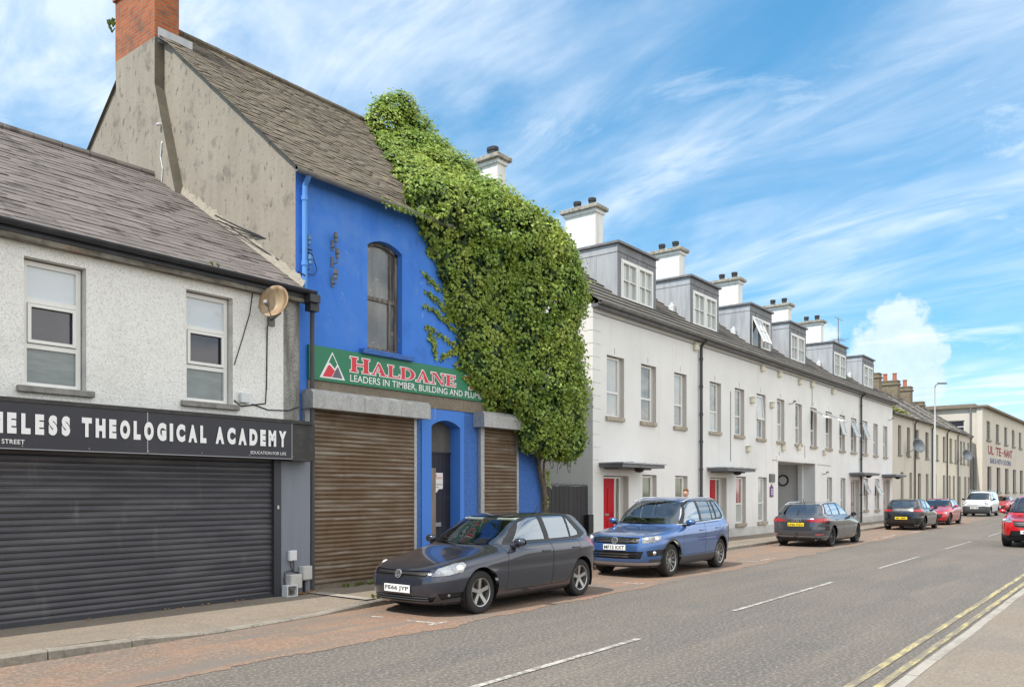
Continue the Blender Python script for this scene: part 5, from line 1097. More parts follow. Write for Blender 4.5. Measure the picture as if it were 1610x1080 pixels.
LP = thing('lamp_post', 'slender white street lamp post in front of the cream houses', 'street lamp', (56.4, 10.75, 0))
mb = MB(); mb.lathe([(.085, .1), (.085, 1.3), (.065, 1.34), (.05, 6.6), (.035, 6.62), (.03, 8.3)], 14, 0, (56.4, 10.75, 0)); mb.build('pole', M['postwhite'], LP, True, angle=40)
mb = MB(); mb.tube([(56.4, 10.75, 8.2), (56.4, 10.72, 8.36), (56.42, 10.6, 8.42)], .03, 8); mb.obox((56.45, 10.35, 8.46), (.10, 0, 0), (0, .26, .02), (0, 0, .04)); mb.build('lantern', M['insul'], LP)

# ------------------------------------------------------------------ vehicles
def paint(name, col, metal=.55, rough=.32): return pm(name, col, rough, metal, coat=1., coord='obj', var=[(1.5, .4, .7, tuple(c*.92 for c in col), .4)])
CM = dict(black=pm('car_black_trim', (.012, .012, .013), .45), seam=pm('panel_gap', (.004, .004, .004), .9), rubber=pm('tyre_rubber', (.022, .021, .020), .85, coord='obj', bump=[(60, .2, .004)]),
          alloy=pm('alloy_wheel', (.50, .49, .47), .32, .85), alloydk=pm('alloy_wheel_dark', (.12, .12, .125), .35, .7), chrome=pm('chrome', (.72, .72, .73), .12, 1.),
          glass=glass_mat('car_glass', (.80, .88, .86), 2.0, base=.20), wscreen=glass_mat('windscreen_glass', (.88, .94, .90), .85), glassdk=glass_mat('car_glass_tinted', (.42, .47, .47), 1.6), lamp=pm('headlight_glass', (.34, .355, .37), .1, .3, coat=1., coord='obj', var=[((6, 9, 14), .45, .6, (.12, .13, .14), .8)]), lampdk=pm('headlight_inner', (.20, .21, .22), .15, .6, coat=1.), lens=pm('headlight_bulb', (.80, .81, .82), .12, .3, coat=1.), badge=pm('badge_silver', (.42, .42, .43), .25, .5, coat=1.),
          red=pm('tail_light_red', (.33, .004, .010), .12, coat=1.), redlt=pm('tail_light_bright', (.75, .12, .12), .15, coat=1.), plastic=pm('grey_bumper_plastic', (.055, .056, .060), .55), silver=pm('silver_skid', (.42, .43, .45), .35, .6), seat=pm('seat_fabric', (.16, .16, .165), .9), dash=pm('dashboard_plastic', (.27, .28, .265), .6), visor=pm('sun_visor', (.70, .70, .68), .8), seatbeige=pm('seat_beige', (.52, .48, .41), .9),
          plw=pm('plate_white', (.80, .80, .78), .4), ply=pm('plate_yellow', (.82, .62, .02), .4), ink=M['ink'], disc=pm('brake_disc', (.16, .15, .14), .4, .8), orange=pm('indicator', (.7, .25, .04), .3))
def lerpv(a, b, t): return tuple(a[k]+(b[k]-a[k])*t for k in range(len(a)))
def clip_half(poly, uv, a, b):
    """split a polygon along the line a->b: (left part, right part)"""
    ex, ey = b[0]-a[0], b[1]-a[1]; d = [ex*(p[1]-a[1])-ey*(p[0]-a[0]) for p in uv]
    if min(d) >= -1e-9: return (poly, uv), None
    if max(d) <= 1e-9: return None, (poly, uv)
    I, IU, O, OU = [], [], [], []; n = len(poly)
    for i in range(n):
        j = (i+1) % n
        if d[i] >= 0: I.append(poly[i]); IU.append(uv[i])
        if d[i] <= 0: O.append(poly[i]); OU.append(uv[i])
        if (d[i] > 0) != (d[j] > 0) and d[i] != 0 and d[j] != 0:
            t = d[i]/(d[i]-d[j]); p = lerpv(poly[i], poly[j], t); u = lerpv(uv[i], uv[j], t); I.append(p); IU.append(u); O.append(p); OU.append(u)
    return ((I, IU) if len(I) > 2 else None), ((O, OU) if len(O) > 2 else None)
def circle(cx, cz, r, n=28): return [(cx+r*math.cos(2*math.pi*k/n), cz+r*math.sin(2*math.pi*k/n)) for k in range(n)]
class Shell:
    def __init__(s, sp):
        s.sp = sp; s.L = sp['L']; fr, re, wd = (pchip(*zip(*sp[k])) for k in ('front', 'rear', 'width')); nf, nr = (pchip(*zip(*sp[k])) for k in ('nf', 'nr'))
        s.xf, s.xr, s.w = fr, re, wd; z0, z1 = sp['front'][0][0], sp['width'][-1][0]; q = np.linspace(z0, z1, 3000)
        m = np.sqrt(np.diff(q)**2+(.5*np.diff(fr(q)))**2+(.5*np.diff(re(q)))**2+np.diff(wd(q))**2); m = np.concatenate([[0], np.cumsum(m)])
        NL, NI = sp.get('res', (70, 84)); zs = np.interp(np.linspace(0, m[-1], NL), m, q); G = []
        for z in zs:
            a, b, w = float(fr(z)), float(re(z)), float(wd(z)); k = sp.get('mid', .52); xm = a+(b-a)*k; t = np.linspace(0, math.pi/2, 140)
            e = 2/float(nf(z)); X1 = xm-(xm-a)*np.cos(t)**e; Y1 = w*np.sin(t)**e; e = 2/float(nr(z)); X2 = xm+(b-xm)*np.cos(t[::-1])**e; Y2 = w*np.sin(t[::-1])**e
            X = np.concatenate([X1, X2[1:]]); Y = np.concatenate([Y1, Y2[1:]]); X[0] = a; Y[0] = 0; X[-1] = b; Y[-1] = 0
            l = np.concatenate([[0], np.cumsum(np.hypot(np.diff(X), np.diff(Y)))]); u = np.linspace(0, l[-1], NI)
            G.append(np.stack([np.interp(u, l, X), np.interp(u, l, Y), np.full(NI, z)], 1))
        G = np.array(G); di = np.gradient(G, axis=1); dj = np.gradient(G, axis=0); N = np.cross(dj, di); N /= np.linalg.norm(N, axis=2)[..., None]+1e-12
        N[:, 0, 1] = 0; N[:, -1, 1] = 0; s.G, s.N = G, N; s.polys = []
        for j in range(NL-1):
            for i in range(NI-1): s.polys.append(('body', 'paint', [tuple(G[a, b])+tuple(N[a, b]) for a, b in ((j, i), (j, i+1), (j+1, i+1), (j+1, i))]))
        s.polys.append(('body', 'paint', [tuple(p)+(0, 0, 1) for p in G[-1]]))
    def uv(s, mode, v):
        if mode == 'side': return (v[0], v[2])
        if mode == 'front' or mode == 'rear': return (v[1], v[2])
        if mode == 'top': return (v[0], v[1])
        if mode == 'fwrap': return (math.atan2(v[1], s.sp.get('wrapc', 1.0)-v[0]), v[2])
        if mode == 'rwrap': return (math.atan2(v[1], v[0]-(s.L-s.sp.get('wrapr', 1.0))), v[2])
    def ok(s, mode, P):
        x = sum(p[0] for p in P)/len(P); y = sum(p[1] for p in P)/len(P); z = P[0][2]; nx, ny, nz = (sum(p[k] for p in P)/len(P) for k in (3, 4, 5))
        if mode == 'side': return ny > .25 and y > .28
        if mode == 'front': return nx < -.12 and x < s.L*.62
        if mode == 'rear': return nx > .12 and x > s.L*.38
        if mode == 'top': return nz > .3
        if mode == 'fwrap': return x < s.sp.get('wrapc', 1.0)+.3
        if mode == 'rwrap': return x > s.L-s.sp.get('wrapr', 1.0)-.3
    def cut(s, mode, region, part, mat, inset=0., only=('body',), mats=None):
        R_ = ccw([tuple(p) for p in region]); bx = (min(p[0] for p in R_), max(p[0] for p in R_), min(p[1] for p in R_), max(p[1] for p in R_)); out = []
        for pt, mt, P in s.polys:
            if pt not in only or (mats and mt not in mats) or not s.ok(mode, P): out.append((pt, mt, P)); continue
            U = [s.uv(mode, p) for p in P]
            if max(u[0] for u in U) < bx[0] or min(u[0] for u in U) > bx[1] or max(u[1] for u in U) < bx[2] or min(u[1] for u in U) > bx[3]: out.append((pt, mt, P)); continue
            area = sum(U[i][0]*U[(i+1) % len(U)][1]-U[(i+1) % len(U)][0]*U[i][1] for i in range(len(U)))
            cur = (P, U); outs = []
            for i in range(len(R_)):
                I, O = clip_half(cur[0], cur[1], R_[i], R_[(i+1) % len(R_)])
                if O: outs.append(O[0])
                cur = I
                if cur is None: break
            if cur is None: out.append((pt, mt, P)); continue
            out.extend((pt, mt, o) for o in outs)
            if part: out.append((part, mat, [(p[0]-p[3]*inset, p[1]-p[4]*inset, p[2]-p[5]*inset, p[3], p[4], p[5]) for p in cur[0]]))
        s.polys = out
    def panel(s, mode, region, part, mat, gap=.009, inset=0., only=('body',), mats=None):
        s.cut(mode, region, 'body', 'seam', 0, only, mats); s.cut(mode, grow(region, -gap), part, mat, inset, ('body',), ('seam',))
    def emit(s, root, mats):
        parts = {}
        for pt, mt, P in s.polys: parts.setdefault(pt, []).append((mt, P))
        for key, pl in parts.items():
            name = key.split('#')[0]; central = name in ('body', 'windscreen', 'rear_window', 'grille', 'bumper_trim', 'air_intake', 'tailgate', 'bonnet', 'skid_plate', 'sunroof')
            for sides in (((1, -1),) if central else ((1,), (-1,))):
                vi = {}; V = []; NN = []; F = []; MI = []; ml = []
                for sg in sides:
                    for mt, P in pl:
                        ids = []
                        for p in P:
                            k = (round(p[0], 5), round(p[1]*sg, 5), round(p[2], 5))
                            if k not in vi: vi[k] = len(V); V.append((p[0]-s.L/2, p[1]*sg, p[2])); NN.append((p[3], p[4]*sg, p[5]))
                            if not ids or vi[k] != ids[-1]: ids.append(vi[k])
                        if len(ids) > 1 and ids[0] == ids[-1]: ids.pop()
                        if len(set(ids)) < 3 or len(set(ids)) != len(ids): continue
                        if sg > 0: ids = ids[::-1]
                        if mt not in ml: ml.append(mt)
                        F.append(tuple(ids)); MI.append(ml.index(mt))
                if not F: continue
                me = bpy.data.meshes.new(name); me.from_pydata(V, [], F)
                for q in ml: me.materials.append(mats[q])
                me.polygons.foreach_set('material_index', MI); me.polygons.foreach_set('use_smooth', [True]*len(F)); me.update()
                me.normals_split_custom_set_from_vertices([Vector(n).normalized() if Vector(n).length > 1e-6 else Vector((0, 0, 1)) for n in NN])
                o = bpy.data.objects.new(name, me); COL.objects.link(o); o.parent = root
                s.objs.setdefault(key, []).append(o)
def make_wheel(parent, cx, cy, r, rim, wd, style, spokes, side):
    mats = CM; mb = MB(); h = wd/2
    mb.lathe([(rim*.98, -h*.86), (rim*1.04, -h*.96), (r*.90, -h), (r*.975, -h*.86), (r, -h*.62), (r, h*.62), (r*.975, h*.86), (r*.90, h), (rim*1.04, h*.96), (rim*.98, h*.86)], 40, 0, (0, 0, 0), 'y')
    def place(o): o.location = (cx, cy, r); o.rotation_euler = (0, 0, 0 if side > 0 else math.pi)
    w = mb.build('wheel', CM['rubber'], None, True, angle=50); w.parent = parent; place(w)
    mb = MB(); mb.lathe([(rim*1.0, h*.90), (rim*.985, h*.97), (rim*.93, h*.90), (rim*.90, h*.2), (rim*.88, -h*.5)], 40, 0, (0, 0, 0), 'y')
    mb.lathe([(0, h*.66), (rim*.17, h*.66), (rim*.20, h*.55), (rim*.22, h*.2)], 20, 0, (0, 0, 0), 'y')
    for k in range(spokes):
        a = 2*math.pi*k/spokes+math.pi/2
        pair = ((-.07, -.10), (.07, .10)) if style == 'double' else ((0, 0),)
        for (o1, o2) in pair:
            wi, wo_ = {'double': (.085, .11), 'thin': (.075, .085), 'wide': (.25, .31)}[style]; wi *= rim; wo_ *= rim; P = []
            for rad, ww, off, yy in ((rim*.14, wi, o1*rim*.7, h*.62), (rim*.55, (wi+wo_)/2*.92, (o1+o2)/2*rim, h*.70), (rim*.955, wo_, o2*rim*1.35, h*.80)):
                for s_ in (-1, 1):
                    for dy in (0, -h*.30):
                        t = off+s_*ww/2; P.append((rad*math.cos(a)-t*math.sin(a), yy+dy, rad*math.sin(a)+t*math.cos(a)))
            fs = []
            for q in (0, 4): fs += [(q, q+4, q+6, q+2), (q+1, q+3, q+7, q+5), (q, q+1, q+5, q+4), (q+2, q+6, q+7, q+3)]
            mb.add(P, fs)
    rm = mb.build('rim', CM['alloydk'] if style == 'thin' and spokes == 7 else CM['alloy'], None, True, angle=35); rm.parent = w
    mb = MB(); mb.lathe([(0, h*.12), (rim*.72, h*.12), (rim*.72, -h*.1)], 24, 0, (0, 0, 0), 'y'); mb.lathe([(0, -h*.3), (rim*.95, -h*.3)], 24, 1, (0, 0, 0), 'y'); bd = mb.build('brake_disc', [CM['disc'], CM['black']]); bd.parent = w
    return w
def plate(root, txt, x, z, half, face, yellow, tilt=0.):
    """number plate; face -1 looks to -x, +1 to +x"""
    L2 = 0; mb = MB(); h = .056; e = .012*face
    mb.box(min(x, x+e), max(x, x+e), -half, half, z-h, z+h, bev=.004); p = mb.build('number_plate', CM['ply' if yellow else 'plw'], root)
    mb = MB(); right = (0, float(face), 0)
    if txt: put_text(mb, txt, half*1.8, .074, (x+e+.002*face, -half*.9*face, z-.037), right, (0, 0, 1), 0, .018)
    else:
        for q in (-.7, -.45, .1, .35, .6): mb.box(x+e, x+e+.002*face, half*q-.03, half*q+.03, z-.02, z+.02)
    mb.build('lettering', CM['ink'], p)
def roundel(root, x, z, r, face, slope=.25):
    """round VW style badge: ring, V over W"""
    mb = MB(); n = 28
    def P(a, rr_, d): y = rr_*math.sin(a); zz_ = rr_*math.cos(a); return (x+face*d-face*zz_*slope, y, z+zz_)
    vs = []
    for k in range(n):
        a = 2*math.pi*k/n; vs += [P(a, r, .0), P(a, r, .014), P(a, r*.84, .016), P(a, r*.84, .002)]
    mb.add(vs, [(4*k+i, 4*((k+1) % n)+i, 4*((k+1) % n)+(i+1) % 4, 4*k+(i+1) % 4) for k in range(n) for i in range(4)])
    def stroke(p, q, w=.13):
        p, q = Vector(p), Vector(q); t = (q-p).normalized(); s_ = Vector((-t.y, t.x))*w/2; c = [p-s_, q-s_, q+s_, p+s_]
        A = [(x+face*.014-face*v.y*r*slope, v.x*r, z+v.y*r) for v in c]; B = [(x-face*v.y*r*slope, v.x*r, z+v.y*r) for v in c]
        mb.add(A+B, ((0, 1, 2, 3), (0, 4, 5, 1), (1, 5, 6, 2), (2, 6, 7, 3), (3, 7, 4, 0)))
    for s_ in (-1, 1):
        stroke((s_*.34, .80), (s_*.03, .12)); stroke((s_*.70, .50), (s_*.36, -.72)); stroke((s_*.36, -.72), (s_*.05, -.05))
    mb.build('badge', CM['badge'], root)
    mb = MB(); mb.add([P(2*math.pi*k/n, r*.85, .001) for k in range(n)], (tuple(range(n)),)); mb.build('badge_backing', CM['black'], root)
def car(name, label, cat, sp, loc, heading):
    root = thing(name, label, cat, (0, 0, 0), sp.get('group')); L = sp['L']; o_ = L/2; mats = dict(CM); mats['paint'] = sp['paint']
    S = Shell(sp); S.objs = {}; wx = (sp['fo'], sp['fo']+sp['wb']); r, ra = sp['r'], sp['arch']
    for x in wx:
        if sp.get('archtrim'): S.cut('side', circle(x, r+.01, ra+sp['archtrim']), 'body', 'plastic')
        S.cut('side', circle(x, r+.01, ra), None, None, 0)
    for c in sp['cuts']: c(S)
    S.emit(root, mats)
    mb = MB(); w0 = float(S.w(sp['r']))
    for x in wx:
        for s_ in (-1, 1):
            n = 20; a0 = [(-.15+1.3*k/n)*math.pi for k in range(n+1)]; yo, yi = (w0-.035)*s_, (w0-.36)*s_
            pts = [(x-o_+(ra+.006)*math.cos(a), r+.01+(ra+.006)*math.sin(a)) for a in a0]
            for p, q in zip(pts[:-1], pts[1:]): mb.quad((p[0], yo, p[1]), (q[0], yo, q[1]), (q[0], yi, q[1]), (p[0], yi, p[1]))
            mb.poly([(p[0], yi, p[1]) for p in pts])
    zb = sp['front'][0][0]; xf, xr = float(S.xf(zb)), float(S.xr(zb)); wb_ = float(S.w(zb))
    mb.box(xf+.12-o_, xr-.12-o_, -wb_+.12, wb_-.12, zb+.015, zb+.05); mb.build('underbody', CM['black'], root)
    for x in wx:
        for s_ in (1, -1): make_wheel(root, x-o_, s_*(w0-.03-sp.get('tw', .205)/2), r, sp['rim'], sp.get('tw', .205), sp['style'], sp['spokes'], s_)
    # cabin: dashboard, wheel, seats
    zb = sp['belt']; ca = sp['cowl']; sm = CM[sp.get('seatm', 'seat')]
    mb = MB(); mb.box(ca+.12-o_, ca+.55-o_, -.66, .66, zb-.22, zb-.07, bev=.05); mb.box(ca+.12-o_, L-.6-o_, -.70, .70, .28, .34); mb.build('dashboard', CM['dash'], root)
    mb = MB(); q = Matrix.Rotation(R(64), 3, 'Y'); n = 24; st = []
    for k in range(n+1): a = 2*math.pi*k/n; v = q @ Vector((.18*math.cos(a), .18*math.sin(a), 0)); st.append(Vector((ca+.72-o_, .36, zb-.06))+v)
    mb.tube(st, .016, 6); mb.obox((ca+.72-o_, .36, zb-.06), q @ Vector((.05, 0, 0)), q @ Vector((0, .16, 0)), q @ Vector((0, 0, .015))); mb.build('steering_wheel', CM['black'], root, True)
    for x, ys_ in ((ca+1.02, (.36, -.36)), (ca+1.85, (.36, -.36))):
        for y in ys_:
            if x > L-1.0: continue
            mb = MB(); mb.box(x-.05-o_, x+.45-o_, y-.25, y+.25, zb-.52, zb-.38, bev=.05); 
            v0 = len(mb.v); mb.box(x+.36-o_, x+.50-o_, y-.24, y+.24, zb-.42, zb+.16, bev=.06); mb.box(x+.42-o_, x+.52-o_, y-.12, y+.12, zb+.17, zb+.36, bev=.04)
            mb.v[v0:] = [(a+(b_-(zb-.42))*.28, c, b_) for a, c, b_ in mb.v[v0:]]; mb.build('seat', sm, root, True, angle=50)
    mb = MB(); xw = float(S.xf(sp['top']-.07)); mb.box(xw+.10-o_, xw+.13-o_, -.11, .11, sp['top']-.17, sp['top']-.11, bev=.012); mb.build('rear_view_mirror', CM['black'], root)
    for s_ in (1, -1): mb = MB(); zv = sp['top']-.10; xv = float(S.xf(zv))+.16; mb.obox((xv-o_, s_*.34, zv+.005), (.075, 0, .012), (0, .19, 0), (-.002, 0, .010)); mb.build('sun_visor', CM['visor'], root)
    # door mirrors
    for s_ in (1, -1):
        mx, my, mz = sp['mirror']; mb = MB(); mb.ball((mx-o_, s_*(my+.09), mz), (.068, .102, .066), 16); mb.v = [(min(a, mx-o_+.045), b, c) for a, b, c in mb.v]
        m_ = mb.build('door_mirror', sp['paint'] if not sp.get('mirrorblack') else CM['black'], root, True, angle=60)
        mb = MB(); mb.obox((mx+.0-o_, s_*(my+.0), mz-.065), (.05, 0, 0), (0, .07, 0), (0, 0, .018)); mb.lathe([(0, 0), (.07, 0)], 14, 0, (0, 0, 0), 'x'); k = len(mb.v)-28; mb.v[k:] = [(mx-o_+.047, s_*(my+.10)+b*1.35, mz+c*.9) for a, b, c in mb.v[k:]]; mb.build('mirror_foot', CM['black'], m_)
    hp = S.objs
    def surf_y(x, z):
        j = int(np.argmin(abs(S.G[:, 0, 2]-z))); h_ = S.G.shape[1]; row = S.G[j]; k = int(np.argmin(abs(row[h_//6:-h_//6, 0]-x)))+h_//6; return float(row[k, 1])
    for i, (x, z) in enumerate(sp['handles']):
        for s_ in (1, -1):
            y = surf_y(x, z); mb = MB(); mb.box(x-.10-o_, x+.10-o_, min(s_*(y+.008), s_*(y+.03)), max(s_*(y+.008), s_*(y+.03)), z-.014, z+.014, bev=.01)
            for d in (-.085, .085): mb.box(x+d-.014-o_, x+d+.014-o_, min(s_*(y-.01), s_*(y+.012)), max(s_*(y-.01), s_*(y+.012)), z-.01, z+.01)
            dl = hp.get('door#%d' % i); pr = root if not dl else dl[0 if s_ > 0 else -1]; mb.build('handle', sp['paint'], pr)
    for y0, y1, dx in ((-.50, .08, .05), (.12, .62, .07)):
        mb = MB(); zc = sp['cowlz']
        def wsp(y, t): z = zc+t; j = int(np.argmin(abs(S.G[:, 0, 2]-z))); row = S.G[j]; k = int(np.argmin(abs(row[:len(row)//2, 1]-abs(y)))); p = row[k]; n_ = S.N[j, k]; return (p[0]+n_[0]*.018-o_, y, z+n_[2]*.018)
        mb.tube([wsp(y0, .035), wsp((y0+y1)/2, .045), wsp(y1, .04)], .009, 5); mb.build('wiper', CM['black'], root)
    if sp.get('rails'):
        x0, x1, y, z = sp['rails']
        for s_ in (1, -1):
            mb = MB(); P = []
            for k in range(13):
                t = k/12; e = min(1, 5*min(t, 1-t)); P.append((x0+(x1-x0)*t-o_, s_*(y-.02*math.sin(math.pi*t)*0), z-.06+.065*e+.02*math.sin(math.pi*t)))
            mb.tube(P, .017, 8); mb.build('roof_rail', CM['chrome'], root, True)
    if sp.get('aerial'): x, z = sp['aerial']; mb = MB(); mb.tube([(x-o_, 0, z-.02), (x+.16-o_, 0, z+.13)], [.012, .005], 6); mb.build('aerial', CM['black'], root)
    for e in sp.get('extras', ()): e(root, S, o_)
    root.location = (loc[0], loc[1], 0); root.rotation_euler = (0, 0, heading)
    return root
def cut(mode, reg, part, mat, inset=0., only=('body',), mats=None): return lambda S: S.cut(mode, reg, part, mat, inset, only, mats)
def panel(mode, reg, part, mat, gap=.009, inset=0., only=('body',), mats=None): return lambda S: S.panel(mode, reg, part, mat, gap, inset, only, mats)
def grille_slats(ys, zs, mat, name='grille_bar', t=.010, off=.006):
    def f(root, S, o_):
        mb = MB()
        for z in zs:
            j = int(np.argmin(abs(S.G[:, 0, 2]-z))); row = S.G[j]; pts = [p for p in row[:len(row)//2] if ys[0] <= p[1] <= ys[1]]
            for sg in (1, -1):
                P = [(p[0]-off-o_, sg*p[1], z) for p in pts]
                for a, b in zip(P[:-1], P[1:]): mb.add([(a[0], a[1], z-t), (b[0], b[1], z-t), (b[0], b[1], z+t), (a[0], a[1], z+t), (a[0]+.03, a[1], z-t), (b[0]+.03, b[1], z-t), (b[0]+.03, b[1], z+t), (a[0]+.03, a[1], z+t)], ((0, 1, 2, 3), (3, 2, 6, 7), (0, 4, 5, 1)))
        mb.build(name, mat, root)
    return f
def ball_lamp(qz, r, mat, name, mode='fwrap'):
    def f(root, S, o_):
        for sg in (1, -1):
            best = None
            G = S.G.reshape(-1, 3); N = S.N.reshape(-1, 3)
            A = np.arctan2(G[:, 1], S.sp.get('wrapc', 1.0)-G[:, 0]) if mode == 'fwrap' else np.arctan2(G[:, 1], G[:, 0]-(S.L-S.sp.get('wrapr', 1.0)))
            k = int(np.argmin((A-qz[0])**2+(G[:, 2]-qz[1])**2)); p, n = G[k], N[k]
            mb = MB(); c = (p[0]-o_-n[0]*r*.35, (p[1]-n[1]*r*.35)*sg, p[2]-n[2]*r*.35); mb.ball(c, (r, r, r), 14); mb.build(name, mat, root, True)
    return f
def tow_bar(root, S, o_):
    mb = MB(); x = S.L-o_; mb.tube([(x-.1, 0, .30), (x+.06, 0, .28), (x+.09, 0, .34), (x+.09, 0, .42)], .02, 8); mb.ball((x+.09, 0, .44), (.028, .028, .028), 10); mb.build('tow_bar', CM['black'], root, True)
def exhausts(ys, z, r):
    def f(root, S, o_):
        for y in ys:
            for sg in (1, -1):
                mb = MB(); x = float(S.xr(z))-o_; mb.lathe([(r*.8, x-.1), (r*.8, x+.015), (r, x+.02), (r, x-.15)], 16, 0, (0, sg*y, z), 'x'); mb.build('exhaust', CM['alloydk'], root, True, angle=40)
    return f
def rings(x, z, face):
    def f(root, S, o_):
        mb = MB(); xx = float(S.xr(z))-o_+.006
        for k in range(4): mb.tube([(xx, -.0975+k*.065+.042*math.cos(2*math.pi*q/18), z+.042*math.sin(2*math.pi*q/18)) for q in range(19)], .006, 5)
        mb.build('badge', CM['chrome'], root, True)
    return f
def rear_wiper(z0, z1):
    def f(root, S, o_):
        mb = MB(); mb.tube([(float(S.xr(z0))-o_+.02, 0, z0), (float(S.xr(z1))-o_+.03, -.02, z1)], .012, 5); mb.build('wiper', CM['black'], root)
    return f
def front_bits(txt, zp, zb=None, rb=.055):
    def f(root, S, o_):
        if zb: roundel(root, float(S.xf(zb))-o_-.012, zb, rb, -1, .18)
        plate(root, txt, float(S.xf(zp))-o_-.012, zp, .26, -1, False)
    return f
def rear_bits(txt, zp, zb=None, rb=.05, half=.26):
    def f(root, S, o_):
        if zb: roundel(root, float(S.xr(zb))-o_+.006, zb, rb, 1, .2)
        plate(root, txt, float(S.xr(zp))-o_+.004, zp, half, 1, True)
    return f

GOLF_F = [(.17, .14), (.22, .055), (.30, .02), (.42, .0), (.52, .005), (.585, .02), (.65, .06), (.69, .13), (.73, .25), (.775, .43), (.82, .66), (.86, .90), (.895, 1.10), (.925, 1.235), (.945, 1.30), (1.05, 1.47), (1.2, 1.72), (1.3, 1.90), (1.37, 2.05), (1.41, 2.22), (1.435, 2.42), (1.445, 2.6)]
GOLF_R = [(.17, 4.06), (.25, 4.17), (.40, 4.24), (.55, 4.255), (.70, 4.235), (.85, 4.19), (.97, 4.13), (1.07, 4.06), (1.17, 3.97), (1.27, 3.87), (1.34, 3.80), (1.375, 3.74), (1.40, 3.55), (1.42, 3.25), (1.437, 2.9), (1.445, 2.65)]
GOLF_W = [(.17, .77), (.22, .82), (.30, .855), (.42, .885), (.58, .897), (.66, .893), (.74, .899), (.83, .897), (.86, .892), (.885, .874), (.94, .842), (.975, .80), (1.0, .772), (1.1, .735), (1.2, .695), (1.3, .650), (1.37, .608), (1.395, .575), (1.412, .53), (1.427, .44), (1.438, .30), (1.445, .05)]
HB_N = [(.17, 4.6), (.5, 4.6), (.7, 4.4), (.86, 4.8), (.97, 5.5), (1.1, 7), (1.3, 6), (1.445, 3.2)]
HB_NR = [(.17, 5.5), (.6, 5.5), (.97, 5.5), (1.1, 7), (1.3, 6), (1.445, 3.5)]
def hatch_glass(glass='glass', rear='glass'):
    return [cut('side', [(1.50, .985), (3.60, .995), (3.78, 1.06), (3.70, 1.14), (3.42, 1.405), (2.28, 1.405), (1.98, 1.32)], 'body', 'black'),
            cut('side', [(1.74, 1.02), (2.56, 1.02), (2.54, 1.385), (2.30, 1.375), (2.04, 1.30)], 'side_window#0', 'glass', .006, ('body',), ('black',)),
            cut('side', [(2.68, 1.02), (3.28, 1.025), (3.28, 1.385), (2.66, 1.388)], 'side_window#1', rear, .006, ('body',), ('black',)),
            cut('side', [(3.315, 1.03), (3.55, 1.05), (3.56, 1.10), (3.33, 1.375)], 'side_window#2', rear, .006, ('body',), ('black',)),
            cut('front', [(-.02, .955), (.69, .975), (.675, 1.03), (.545, 1.375), (-.02, 1.395)], 'windscreen', 'wscreen', .004),
            cut('rear', [(-.02, 1.06), (.58, 1.065), (.60, 1.10), (.52, 1.33), (-.02, 1.345)], 'rear_window', rear, .004)]
def hatch_doors():
    return [panel('side', [(1.42, .29), (2.605, .29), (2.615, .982), (1.46, .982)], 'door#0', 'paint'),
            panel('side', [(2.62, .29), (3.04, .29), (3.40, .72), (3.46, .985), (2.63, .985)], 'door#1', 'paint')]
golf = dict(L=4.255, front=GOLF_F, rear=GOLF_R, width=GOLF_W, nf=HB_N, nr=HB_NR, fo=.88, wb=2.637, r=.316, arch=.362, rim=.212, style='wide', spokes=5, belt=.95, cowl=1.25, cowlz=.945, top=1.445, mirror=(1.66, .84, 1.01), handles=((2.42, .845), (3.28, .855)), seatm='seat', aerial=(3.3, 1.43), res=(84, 110))
golf['paint'] = paint('graphite_car_paint', (.044, .047, .064), .45, .17)
golf['cuts'] = hatch_glass() + hatch_doors() + [
    cut('front', [(-.02, .565), (.52, .575), (.53, .665), (-.02, .65)], 'grille', 'black', .015),
    panel('fwrap', [(.55, .585), (.80, .595), (1.03, .65), (1.11, .735), (1.07, .775), (.90, .765), (.64, .70)], 'headlight', 'lamp', .006),
    cut('front', [(-.02, .215), (.56, .225), (.62, .30), (-.02, .315)], 'air_intake', 'black', .02),
    cut('front', [(.66, .26), (.82, .29), (.82, .36), (.64, .345)], 'fog_lamp#0', 'black', .012),
    cut('side', [(.9, .15), (4.2, .15), (4.2, .215), (.9, .215)], 'body', 'black'),
    cut('top', [(.50, .60), (.518, .595), (1.30, .745), (1.30, .764)], 'body', 'seam'),
    cut('rwrap', [(.52, .86), (1.0, .84), (1.05, .98), (.55, .99)], 'tail_light', 'red', 0)]
golf['extras'] = [front_bits('FE66 JYP', .40, .61, .062), grille_slats((0, .5), (.612,), CM['chrome'], 'grille_bar', .004), grille_slats((0, .55), (.25, .285), CM['plastic'], 'intake_bar', .008), ball_lamp((.99, .70), .066, CM['lens'], 'headlight_bulb'), ball_lamp((.80, .315), .026, CM['lampdk'], 'fog_lamp_lens'), rear_bits('', .62)]
car('parked_car', 'dark grey hatchback parked nose forward, nearest car to the rusty shutters', 'car', golf, (8.28+4.255/2, 8.57), 0)

